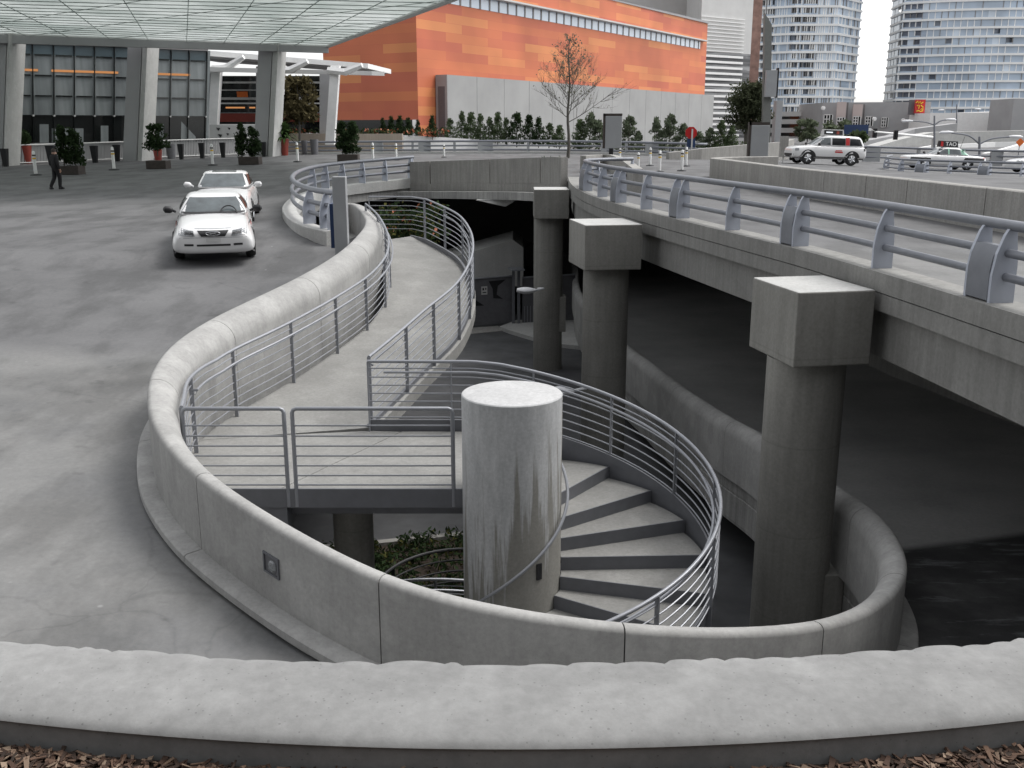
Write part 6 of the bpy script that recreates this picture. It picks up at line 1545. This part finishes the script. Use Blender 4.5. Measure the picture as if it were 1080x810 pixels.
# second car just behind
ST2 = [(2.42, .60, .32, .70), (2.34, .80, .22, .76), (2.1, .89, .19, .84), (1.5, .91, .19, .93), (.95, .915, .19, .99), (.3, .915, .2, 1.0), (-.8, .915, .2, 1.02), (-1.6, .905, .2, 1.03), (-2.1, .88, .25, 1.02), (-2.36, .80, .3, .98), (-2.43, .70, .36, .9)]
HS2 = [(1.12, -1.95, .84, .93), (.9, -1.75, .80, 1.04), (.2, -1.15, .68, 1.36), (.02, -.95, .62, 1.42), (-.15, -.8, .42, 1.445)]
t, patch, bv = vehicle('sedan', 'second white car with a sunroof close behind the nearer coupe', 'car', 4.85, ST2, HS2, (1.42, -1.35, .885), .325, {'round': 1})
patch('windshield', 'car_glass', [(-.70, 1.02), (.70, 1.02), (.56, 1.375), (-.56, 1.375)], 0, 1, .012, 14, 6)
patch('sunroof', 'tint_glass', [(-.0, -.36), (-.0, .36), (-.55, .36), (-.55, -.36)], 2, 1, .008, 4, 6)
for s in (-1, 1):
    patch('side_window', 'tint_glass', [(.52, 1.05), (-.28, 1.06), (-.28, 1.34), (.12, 1.34)], 1, s, .01, 6, 4); patch('side_window', 'tint_glass', [(-.36, 1.06), (-1.2, 1.07), (-.85, 1.33), (-.36, 1.34)], 1, s, .01, 6, 4)
    patch('headlight', 'headlamp', [(s * .48, .66), (s * .82, .69), (s * .80, .80), (s * .48, .76)], 0, 1, .012, 6, 3); mirror_part(t, .72, .88, 1.06, 'white_paint', s)
patch('grille', 'black', [(-.36, .60), (.36, .60), (.42, .74), (-.42, .74)], 0, 1, .012, 8, 3)
h2 = math.atan2(-1, .19); fwd = Vector((math.cos(h2), math.sin(h2), 0)); pf = W(232.5, 228, d=29.4); c = Vector((pf.x, pf.y, 0)) - fwd * 2.2; t.rotation_euler.z = h2; t.location = (c.x, c.y, 0); sit(t, c, fwd, 1.35)
# sport utility taxi, side on, facing left
ST3 = [(2.40, .62, .42, .82), (2.32, .84, .36, .98), (2.1, .91, .33, 1.06), (1.6, .93, .33, 1.10), (1.0, .935, .33, 1.15), (.0, .94, .33, 1.17), (-1.2, .94, .34, 1.17), (-1.9, .93, .36, 1.17), (-2.28, .88, .40, 1.15), (-2.38, .78, .44, 1.08)]
HS3 = [(1.22, -2.36, .86, 1.05), (1.05, -2.30, .83, 1.18), (.42, -2.10, .74, 1.64), (.25, -1.95, .68, 1.735), (.1, -1.8, .48, 1.77)]
t, patch, bv = vehicle('sport_utility_taxi', 'white sport utility taxi with black side windows and a roof sign on the upper road', 'taxi', 4.8, ST3, HS3, (1.42, -1.40, .91), .385, {'arch': .12})
for s in (-1, 1):
    patch('side_window', 'car_glass', [(.83, 1.20), (.02, 1.20), (.02, 1.62), (.40, 1.62)], 1, s, .012, 6, 4); patch('side_window', 'tint_glass', [(-.08, 1.20), (-.93, 1.20), (-.93, 1.62), (-.08, 1.62)], 1, s, .012, 6, 4); patch('side_window', 'tint_glass', [(-1.22, 1.20), (-2.05, 1.21), (-1.88, 1.60), (-1.22, 1.62)], 1, s, .012, 6, 4)
    patch('red_pillar', 'red', [(-.95, 1.21), (-1.20, 1.21), (-1.20, 1.68), (-.95, 1.68)], 1, s, .014, 3, 4)
    patch('sill_cladding', 'black', [(2.0, .34), (-2.2, .36), (-2.2, .50), (2.0, .48)], 1, s, .006, 16, 2)
    patch('door_lettering', 'red', [(-.30, .86), (-.72, .86), (-.72, .905), (-.30, .905)], 1, s, .012, 3, 1); patch('door_lettering', 'red', [(-.26, .75), (-.76, .75), (-.76, .83), (-.26, .83)], 1, s, .012, 3, 1)
    patch('tail_light', 'black', [(-2.12, .90), (-2.34, .90), (-2.34, 1.14), (-2.16, 1.14)], 1, s, .012, 3, 3); patch('headlight', 'headlamp', [(2.36, .78), (2.02, .80), (2.02, .95), (2.32, .93)], 1, s, .012, 3, 3)
    mirror_part(t, .86, .90, 1.22, 'black', s)
patch('windshield', 'car_glass', [(-.68, 1.2), (.68, 1.2), (.58, 1.62), (-.58, 1.62)], 0, 1, .012, 8, 4); patch('bumper', 'black', [(-.8, .40), (.8, .40), (.8, .62), (-.8, .62)], 0, 1, .01, 8, 2)
m = MB(); m.hexa([(.35, -.18, 1.76), (-1.05, -.18, 1.76), (-1.05, .18, 1.76), (.35, .18, 1.76)], [(.30, -.12, 2.15), (-1.0, -.12, 2.15), (-1.0, .12, 2.15), (.30, .12, 2.15)]); rs_ = m.build('roof_sign', 'offwhite', t, local=True)
for s in (-1, 1):
    m = MB(); y = s * .165; m.hexa([(.26, y, 1.82), (-.96, y, 1.82), (-.96, y + s * .012, 1.82), (.26, y + s * .012, 1.82)], [(.24, y - s * .03, 2.09), (-.94, y - s * .03, 2.09), (-.94, y - s * .018, 2.09), (.24, y - s * .018, 2.09)]); m.build('panel', 'black', rs_, local=True)
    m = MB(); y = s * .172; m.hexa([(.12, y, 1.93), (-.30, y, 1.93), (-.30, y + s * .008, 1.93), (.12, y + s * .008, 1.93)], [(.12, y - s * .01, 2.0), (-.30, y - s * .01, 2.0), (-.30, y, 2.0), (.12, y, 2.0)]); m.build('print', 'dim_white', rs_, local=True)
    m = MB(); m.hexa([(-.55, y, 1.87), (-.72, y, 1.87), (-.72, y + s * .008, 1.87), (-.55, y + s * .008, 1.87)], [(-.55, y - s * .012, 2.05), (-.72, y - s * .012, 2.05), (-.72, y, 2.05), (-.55, y, 2.05)]); m.build('print', 'terracotta', rs_, local=True)
a, b = G(847, 172.3), G(891, 173.6); c = W(868.5, 173, d=64.0); h3 = math.atan2(-.10, -1); fwd = Vector((math.cos(h3), math.sin(h3), 0)); t.rotation_euler.z = h3; c.z = 0; t.location = (c.x, c.y, 0); sit(t, c, fwd, 1.4)
SUV = t
# sedan taxi facing left
ST4 = [(2.68, .66, .36, .70), (2.6, .86, .26, .80), (2.3, .94, .22, .86), (1.7, .965, .22, .91), (1.1, .975, .22, .95), (.3, .98, .22, .97), (-.8, .98, .22, .98), (-1.6, .97, .22, .98), (-2.2, .95, .26, .96), (-2.6, .88, .32, .92), (-2.7, .76, .36, .84)]
HS4 = [(1.10, -1.75, .88, .90), (.92, -1.55, .84, 1.0), (.3, -1.02, .72, 1.36), (.14, -.86, .66, 1.43), (0., -.7, .46, 1.455)]
t, patch, bv = vehicle('sedan_taxi', 'white sedan taxi with pale green pillars behind the pipe rail', 'taxi', 5.38, ST4, HS4, (1.55, -1.36, .95), .34, {})
for s in (-1, 1):
    patch('side_window', 'car_glass', [(.68, 1.01), (.02, 1.01), (.02, 1.34), (.30, 1.34)], 1, s, .012, 6, 4); patch('side_window', 'car_glass', [(-.08, 1.01), (-.86, 1.01), (-.80, 1.33), (-.08, 1.34)], 1, s, .012, 6, 4)
    patch('green_pillar', 'green_pale', [(-.90, 1.0), (-1.50, 1.0), (-1.05, 1.36), (-.84, 1.36)], 1, s, .014, 5, 4); patch('green_pillar', 'green_pale', [(.02, 1.0), (-.08, 1.0), (-.08, 1.38), (.02, 1.38)], 1, s, .015, 2, 4)
    patch('dark_rear_panel', 'black', [(-.95, .55), (-2.45, .60), (-2.50, .82), (-1.15, .82)], 1, s, .01, 10, 3); patch('dark_front_panel', 'black', [(2.55, .60), (1.20, .58), (1.20, .72), (2.5, .74)], 1, s, .01, 10, 2)
    patch('tail_light', 'red', [(-2.40, .80), (-2.66, .80), (-2.66, .90), (-2.40, .90)], 1, s, .014, 2, 2); mirror_part(t, .82, .92, 1.04, 'black', s)
patch('windshield', 'car_glass', [(-.7, 1.0), (.7, 1.0), (.58, 1.34), (-.58, 1.34)], 0, 1, .012, 8, 4)
m = MB(); m.hexa([(.42, -.16, 1.455), (-.92, -.16, 1.455), (-.92, .16, 1.455), (.42, .16, 1.455)], [(.38, -.10, 1.86), (-.88, -.10, 1.86), (-.88, .10, 1.86), (.38, .10, 1.86)]); rs_ = m.build('roof_sign', 'black', t, local=True)
# vehicle faces left, so its left side (local +y) faces the camera
text_obj('lettering', 'TAO', .36, 'white', rs_, (-.42, .145, 1.66), (R(90 - 8), 0, R(180)), .004)
m = MB(); m.hexa([(.30, .158, 1.50), (.12, .158, 1.50), (.12, .166, 1.50), (.30, .166, 1.50)], [(.28, .118, 1.82), (.12, .118, 1.82), (.12, .126, 1.82), (.28, .126, 1.82)]); m.build('print', 'red', rs_, local=True)
m = MB(); m.tube([(-1.1, .1, 1.40), (-1.3, .1, 2.2)], .012, 5); m.build('antenna', 'black', t, local=True)
c = W(992, 177.5, d=69); fwd = Vector((-1, -.04, 0)).normalized(); t.rotation_euler.z = math.atan2(fwd.y, fwd.x); t.location = (c.x, c.y, 0); c.z = 0; sit(t, c, fwd, 1.45)
# car cut by the right frame edge
t, patch, bv = vehicle('sedan', 'white car cut off by the right edge of the photo behind the sedan taxi', 'car', 4.85, ST2, HS2, (1.42, -1.35, .885), .325, {})
for s in (-1, 1):
    patch('side_window', 'tint_glass', [(.52, 1.05), (-.28, 1.06), (-.28, 1.34), (.12, 1.34)], 1, s, .01, 6, 4); patch('headlight', 'headlamp', [(2.38, .66), (2.02, .70), (2.02, .82), (2.30, .79)], 1, s, .012, 3, 3)
    patch('fender_mark', 'blue_sign', [(1.9, .42), (.4, .42), (.4, .6), (1.9, .6)], 1, s, .01, 6, 3)
patch('windshield', 'car_glass', [(-.70, 1.02), (.70, 1.02), (.56, 1.375), (-.56, 1.375)], 0, 1, .012, 8, 4)
c = W(1102, 179, d=66); fwd = Vector((-1, -.06, 0)).normalized(); t.rotation_euler.z = math.atan2(fwd.y, fwd.x); t.location = (c.x, c.y, 0); c.z = 0; sit(t, c, fwd, 1.35)

# ------------------------------------------------------------------ the walking person in a dark suit
pp = put(61, 199.5); t = thing('person', 'person in a dark suit walking across the plaza past the shrub trough', 'person', pp)
J = {'pel': (0, 0, .95), 'sp': (.0, .01, 1.15), 'ch': (0, .02, 1.35), 'nk': (.0, .0, 1.50), 'hd': (.01, -.02, 1.60), 'ht': (.01, -.02, 1.72),
     'ls': (-.17, .02, 1.42), 'le': (-.25, .06, 1.14), 'lw': (-.27, .0, .90), 'lh': (-.27, -.03, .81), 'rs': (.17, .02, 1.42), 're': (.26, .04, 1.14), 'rw': (.27, -.04, .90), 'rh': (.27, -.07, .81),
     'lp': (-.09, 0, .90), 'lk': (-.10, -.10, .50), 'la': (-.09, -.06, .09), 'lf': (-.10, -.22, .04), 'rp': (.09, 0, .90), 'rk': (.12, .02, .49), 'ra': (.19, .20, .12), 'rf': (.22, .10, .04)}
Rr = {'pel': .19, 'sp': .185, 'ch': .20, 'nk': .062, 'hd': .092, 'ht': .075, 'ls': .082, 'le': .072, 'lw': .042, 'lh': .038, 'rs': .082, 're': .072, 'rw': .042, 'rh': .038, 'lp': .12, 'lk': .092, 'la': .078, 'lf': .042, 'rp': .12, 'rk': .092, 'ra': .078, 'rf': .042}
E = [('pel', 'sp'), ('sp', 'ch'), ('ch', 'nk'), ('nk', 'hd'), ('hd', 'ht'), ('ch', 'ls'), ('ls', 'le'), ('le', 'lw'), ('lw', 'lh'), ('ch', 'rs'), ('rs', 're'), ('re', 'rw'), ('rw', 'rh'), ('pel', 'lp'), ('lp', 'lk'), ('lk', 'la'), ('la', 'lf'), ('pel', 'rp'), ('rp', 'rk'), ('rk', 'ra'), ('ra', 'rf')]
names = list(J); me = bpy.data.meshes.new('person_skeleton'); me.from_pydata([J[k] for k in names], [(names.index(a), names.index(b)) for a, b in E], [])
o = bpy.data.objects.new('tmp', me); COL.objects.link(o); md = o.modifiers.new('skin', 'SKIN'); sv = me.skin_vertices[0].data
for i, k in enumerate(names): sv[i].radius = (Rr[k], Rr[k] * (.75 if k in ('pel', 'sp', 'ch') else 1)); sv[i].use_root = (k == 'pel')
sb_ = o.modifiers.new('sub', 'SUBSURF'); sb_.levels = 2
dg = bpy.context.evaluated_depsgraph_get(); me2 = bpy.data.meshes.new_from_object(o.evaluated_get(dg)); bpy.data.objects.remove(o)
me2.materials.clear(); me2.materials.append(M['suit']); me2.materials.append(M['skin'])
for p in me2.polygons:
    p.use_smooth = True; c = p.center
    if c.z > 1.525 or (abs(c.x) > .2 and c.z < .875 and c.z > .7): p.material_index = 1
sc_ = 42.5 * scale_at(pp) / 1.80
bo = linkobj(bpy.data.objects.new('body', me2), t); t.scale = (sc_,) * 3; t.rotation_euler.z = R(150)
m = MB(); vs = []; n_ = 16
for j in range(7):
    a = j / 6 * math.pi * .58; 
    for k in range(n_): b = 2 * math.pi * k / n_; vs.append((.01 + .098 * math.sin(a) * math.cos(b), -.008 + .112 * math.sin(a) * math.sin(b), 1.655 + .125 * math.cos(a)))
m.add(vs, [[j * n_ + k, j * n_ + (k + 1) % n_, (j + 1) * n_ + (k + 1) % n_, (j + 1) * n_ + k] for j in range(6) for k in range(n_)]); m.build('hair', 'hair', t, smooth=True, local=True)
for s in (-1, 1):
    f = J['lf'] if s < 0 else J['rf']; a = J['la'] if s < 0 else J['ra']; m = MB(); m.tube([(a[0], a[1] + .05, .05), (a[0], a[1] - .02, .05), (f[0], f[1] - .04, .035)], [.05, .055, .035], 8); m.build('shoe', 'black', t, smooth=True, local=True)
    hnd = Vector(J['lh'] if s < 0 else J['rh']); m = MB()
    for k, (dx, L_) in enumerate(((-.03, .075), (-.01, .085), (.01, .08), (.03, .065))): m.tube([hnd + Vector((0, dx, -.01)), hnd + Vector((-.005 * s, dx, -.05)), hnd + Vector((-.02 * s, dx * .9, -.01 - L_))], .0095, 6)
    m.tube([hnd + Vector((0, -.03, .02)), hnd + Vector((-.01 * s, -.055, -.01)), hnd + Vector((-.015 * s, -.06, -.04))], .010, 6); m.build('fingers', 'skin', t, smooth=True, local=True)

# ------------------------------------------------------------------ trees and shrubs
def bare_tree():
    r_ = random.Random(17); b = W(599, 165, d=70); b.z = zat(h0(b.x, b.y)); H = W(600, 38, d=70).z - b.z
    t = thing('bare_tree', 'slender nearly leafless young tree in front of the grey wall', 'tree', b); m = MB(); lv = MB()
    trunk = [b + Vector((.06 * math.sin(k * 1.3), 0, H * k / 10)) for k in range(11)]; m.tube(trunk, [H * (.014 * (1 - k / 10.5) + .0015) for k in range(11)], 7); m.build('trunk', 'bark', t, smooth=True)
    br = MB()
    def branch(p, d_, L, r0, lvl):
        pts = [p]; n = 5; q = p; dd = d_.copy()
        for k in range(n): dd = (dd + Vector((r_.gauss(0, .10), r_.gauss(0, .10), .07))).normalized(); q = q + dd * L / n; pts.append(q)
        br.tube(pts, [r0 * (1 - .8 * k / n) for k in range(n + 1)], 4, cap=False)
        if lvl > 0:
            for k in range(1, n + 1):
                for _ in range(2 if lvl > 1 else r_.choice((1, 2))):
                    a = Vector((r_.gauss(0, 1), r_.gauss(0, 1), r_.gauss(.25, .6))).normalized(); branch(pts[k], (dd * .9 + a * .75).normalized(), L * r_.uniform(.32, .52), r0 * .5, lvl - 1)
        else:
            for k in (2, 4, 5):
                if r_.random() < .08: leaves(lv, pts[k], (.12, .12, .12), 1, .085, r_)
    for i in range(30):
        z = .30 + .66 * (i / 30) ** .9; p = b + Vector((0, 0, H * z)); a = i * 2.4 + r_.uniform(-.3, .3); up = .35 + .5 * z
        branch(p, Vector((math.cos(a), math.sin(a), up)).normalized(), H * .46 * (1.10 - z) * r_.uniform(.8, 1.15), .036 * (1.15 - z), 2)
    br.build('branches', 'bark', t, fix=False); lv.build('sparse_leaves', 'leaf_dry', t, fix=False)
bare_tree()
def big_evergreen():
    r_ = random.Random(23); d = 96; s = d / F; b = W(786, 158, d=d); t = thing('evergreen_tree', 'large dark feathery evergreen tree beside the pylon sign', 'tree', b); H = W(786, 84, d=d).z - b.z
    m = MB(); m.tube([b, b + Vector((0, 0, H * .4)), b + Vector((.1, 0, H * .85))], [.22, .16, .05], 7); m.build('trunk', 'bark', t, smooth=True); m = MB(); l = MB()
    for i in range(70):
        z = r_.uniform(.32, .95); a = r_.uniform(0, 6.28); L = (22 * s) * (1.15 - abs(z - .55) * 1.1) * r_.uniform(.6, 1.1); p = b + Vector((0, 0, H * z * .9)); e = p + Vector((math.cos(a) * L, math.sin(a) * L, L * r_.uniform(.1, .7)))
        m.tube([p, p.lerp(e, .5) + Vector((0, 0, .1)), e], [.05, .03, .012], 4, cap=False)
        for k in range(7): c = p.lerp(e, .25 + .8 * k / 6); leaves(l, c, (.55, .55, .45), 11, .12, r_, long=2.0)
    m.build('limb', 'bark', t, fix=False); l.build('crown', 'leaf_olive', t, fix=False)
big_evergreen()
shr = [(404, 140, 16, 9, 0), (413, 140, 17, 9, 0), (422, 140, 16, 10, 0), (431, 141, 18, 10, 0), (441, 141, 15, 9, 0), (456, 142, 19, 10, 0), (475, 144, 20, 12, 1), (487, 144, 24, 11, 1), (497, 144, 22, 12, 1), (507, 145, 25, 12, 1), (516, 146, 21, 11, 1), (525, 147, 26, 12, 1), (534, 147, 20, 11, 1),
       (545, 149, 30, 17, 2), (558, 149, 24, 14, 2), (568, 150, 23, 13, 2), (579, 151, 22, 13, 1), (590, 152, 20, 12, 1), (612, 154, 28, 15, 1), (622, 154, 34, 14, 3), (632, 155, 30, 13, 3), (663, 156, 34, 15, 3), (672, 157, 20, 12, 3), (692, 157, 29, 14, 3), (706, 158, 32, 14, 3), (719, 158, 24, 13, 3), (737, 158, 20, 13, 3), (748, 158, 22, 13, 3), (759, 158, 31, 15, 1), (771, 158, 23, 14, 1), (798, 157, 22, 13, 1)]
protos = {}
desc = ['dark cone shaped shrub', 'dusty green upright shrub', 'broad dark green shrub', 'young grey green pine']
places = {}
for i, (px, pyb, hh, w, k) in enumerate(shr):
    d = 94 if px < 460 else 98 - (px - 460) * .03; p = W(px, pyb + 3, d=d); s = d / F
    if k not in protos:
        r_ = random.Random(60 + k); t = thing('pine' if k == 3 else 'shrub', '', 'pine' if k == 3 else 'shrub', (0, 0, 0)); m = MB()
        if k == 3:
            for q in range(54):
                z = r_.uniform(.12, .95); a = r_.uniform(0, 6.28); rr = .46 * (1.08 - z) * r_.uniform(.5, 1.1); leaves(m, (rr * math.cos(a), rr * math.sin(a), z), (.11, .11, .07), 22, .036, r_, long=1.5)
        else:
            for q in range(80):
                z = r_.uniform(.05, .95); a = r_.uniform(0, 6.28); rr = (.42 if k else .36) * (1.02 - z ** (1.4 if k else 1.0)) * math.sqrt(r_.random()); leaves(m, (rr * math.cos(a), rr * math.sin(a), z), (.12, .12, .08), 24, .032, r_, long=1.2)
        m.build('crown', ['leaf_dark', 'leaf_mid', 'leaf_dark', 'leaf_grey'][k], t, local=True, fix=False); m = MB(); m.tube([(0, 0, -.1), (0, 0, .9)], [.025, .006], 5); m.build('trunk' if k == 3 else 'stem', 'bark', t, local=True); protos[k] = t; o = t
    else: o = copy_tree(protos[k])
    o.location = p; jr = random.Random(i * 7 + 3); o.scale = (w * s * 1.75 * jr.uniform(.8, 1.25), w * s * 1.75 * jr.uniform(.8, 1.25), (hh + 3) * s * jr.uniform(.9, 1.1)); o.rotation_euler.z = i * 2.1
    o['group'] = ['cone shrubs below the orange wall', 'upright shrubs along the grey wall', 'broad shrubs left of the bare tree', 'young pines along the grey wall'][k]
    places.setdefault(k, []).append((px, o))
ordn = ['first', 'second', 'third', 'fourth', 'fifth', 'sixth', 'seventh', 'eighth', 'ninth', 'tenth', 'eleventh', 'twelfth', 'thirteenth', 'fourteenth']
where = ['below the orange wall', 'along the grey wall', 'just left of the bare tree', 'right of the bare tree']
for k, lst in places.items():
    for j, (px, o) in enumerate(sorted(lst, key=lambda q: q[0])): o['label'] = f'{desc[k]} {where[k]}, {ordn[j]} from the left'
m = MB(); r_ = random.Random(77)
for k in range(60): c = W(r_.uniform(610, 805), r_.uniform(152, 158), d=r_.uniform(93, 97)); leaves(m, c, (.6, .5, .4), 26, .13, r_)
for f in range(len(m.m)): m.m[f] = r_.choice((0, 0, 1, 1, 2))
props(m.build('undergrowth', ['leaf_mid', 'leaf_grey', 'leaf_dry'], fix=False), kind='stuff')
for j, (px, py) in enumerate(((574, 164), (580, 163.5), (592, 164))):
    p = W(px, py, d=62); p.z = zat(h0(p.x, p.y)); t = thing('spiky_plant', ['spiky dark plant left of its twin beside the bare tree foot', 'spiky dark plant right of its twin beside the bare tree foot', 'spiky dark plant at the very foot of the bare tree'][j], 'plant', p, group='spiky plants'); m = MB(); palm(m, p, .75, 26, random.Random(j)); m.build('leaf_rosette', 'leaf_dark', t, fix=False)

# unseen dark block added behind the viewer to shade faces turned that way
m = MB(); m.box((0, -62, 25), (260, 30, 62)); o = m.build('shade_block', 'glass_dark'); props(o, 'tall dark unseen block added behind the viewpoint for shade', 'building')
# ------------------------------------------------------------------ sky, sun, camera
w = bpy.data.worlds.new('World'); S.world = w; w.use_nodes = True; nt = w.node_tree; nt.nodes.clear()
SUN_EL, SUN_AZ = R(57), R(72)   # azimuth clockwise from +Y: the light comes from beyond the scene, high up
sky = nt.nodes.new('ShaderNodeTexSky'); sky.sky_type = 'NISHITA'; sky.sun_disc = False; sky.sun_elevation = SUN_EL; sky.sun_rotation = SUN_AZ; sky.air_density = 1.0; sky.dust_density = 2.0; sky.ozone_density = 1.0
hs = nt.nodes.new('ShaderNodeHueSaturation'); hs.inputs['Saturation'].default_value = .10
bg = nt.nodes.new('ShaderNodeBackground'); bg.inputs['Strength'].default_value = .15; out = nt.nodes.new('ShaderNodeOutputWorld')
nt.links.new(sky.outputs[0], hs.inputs['Color']); nt.links.new(hs.outputs[0], bg.inputs[0]); nt.links.new(bg.outputs[0], out.inputs[0])
sl_ = bpy.data.lights.new('sun', 'SUN'); sl_.energy = .95; sl_.angle = R(22); sl_.color = (1., .97, .93)
so = bpy.data.objects.new('sun', sl_); COL.objects.link(so)
dv = Vector((math.sin(SUN_AZ) * math.cos(SUN_EL), math.cos(SUN_AZ) * math.cos(SUN_EL), math.sin(SUN_EL)))
so.rotation_euler = dv.to_track_quat('Z', 'Y').to_euler()
cam = bpy.data.cameras.new('camera'); cam.sensor_width = 36; cam.lens = F / 1080 * 36; cam.clip_end = 6000; cam.clip_start = .05
co = bpy.data.objects.new('camera', cam); co.location = (0, 0, CAMZ); co.rotation_euler = (R(90) - PITCH, 0, 0); COL.objects.link(co); S.camera = co
S.view_settings.view_transform = 'Standard'; S.view_settings.look = 'None'; S.view_settings.gamma = 1.0; S.view_settings.exposure = 0.93; S.view_settings.use_curve_mapping = False
S.cycles.use_denoising = True; S.cycles.max_bounces = 10; S.cycles.diffuse_bounces = 6
try: S.cycles.denoiser = 'OPENIMAGEDENOISE'
except Exception: pass
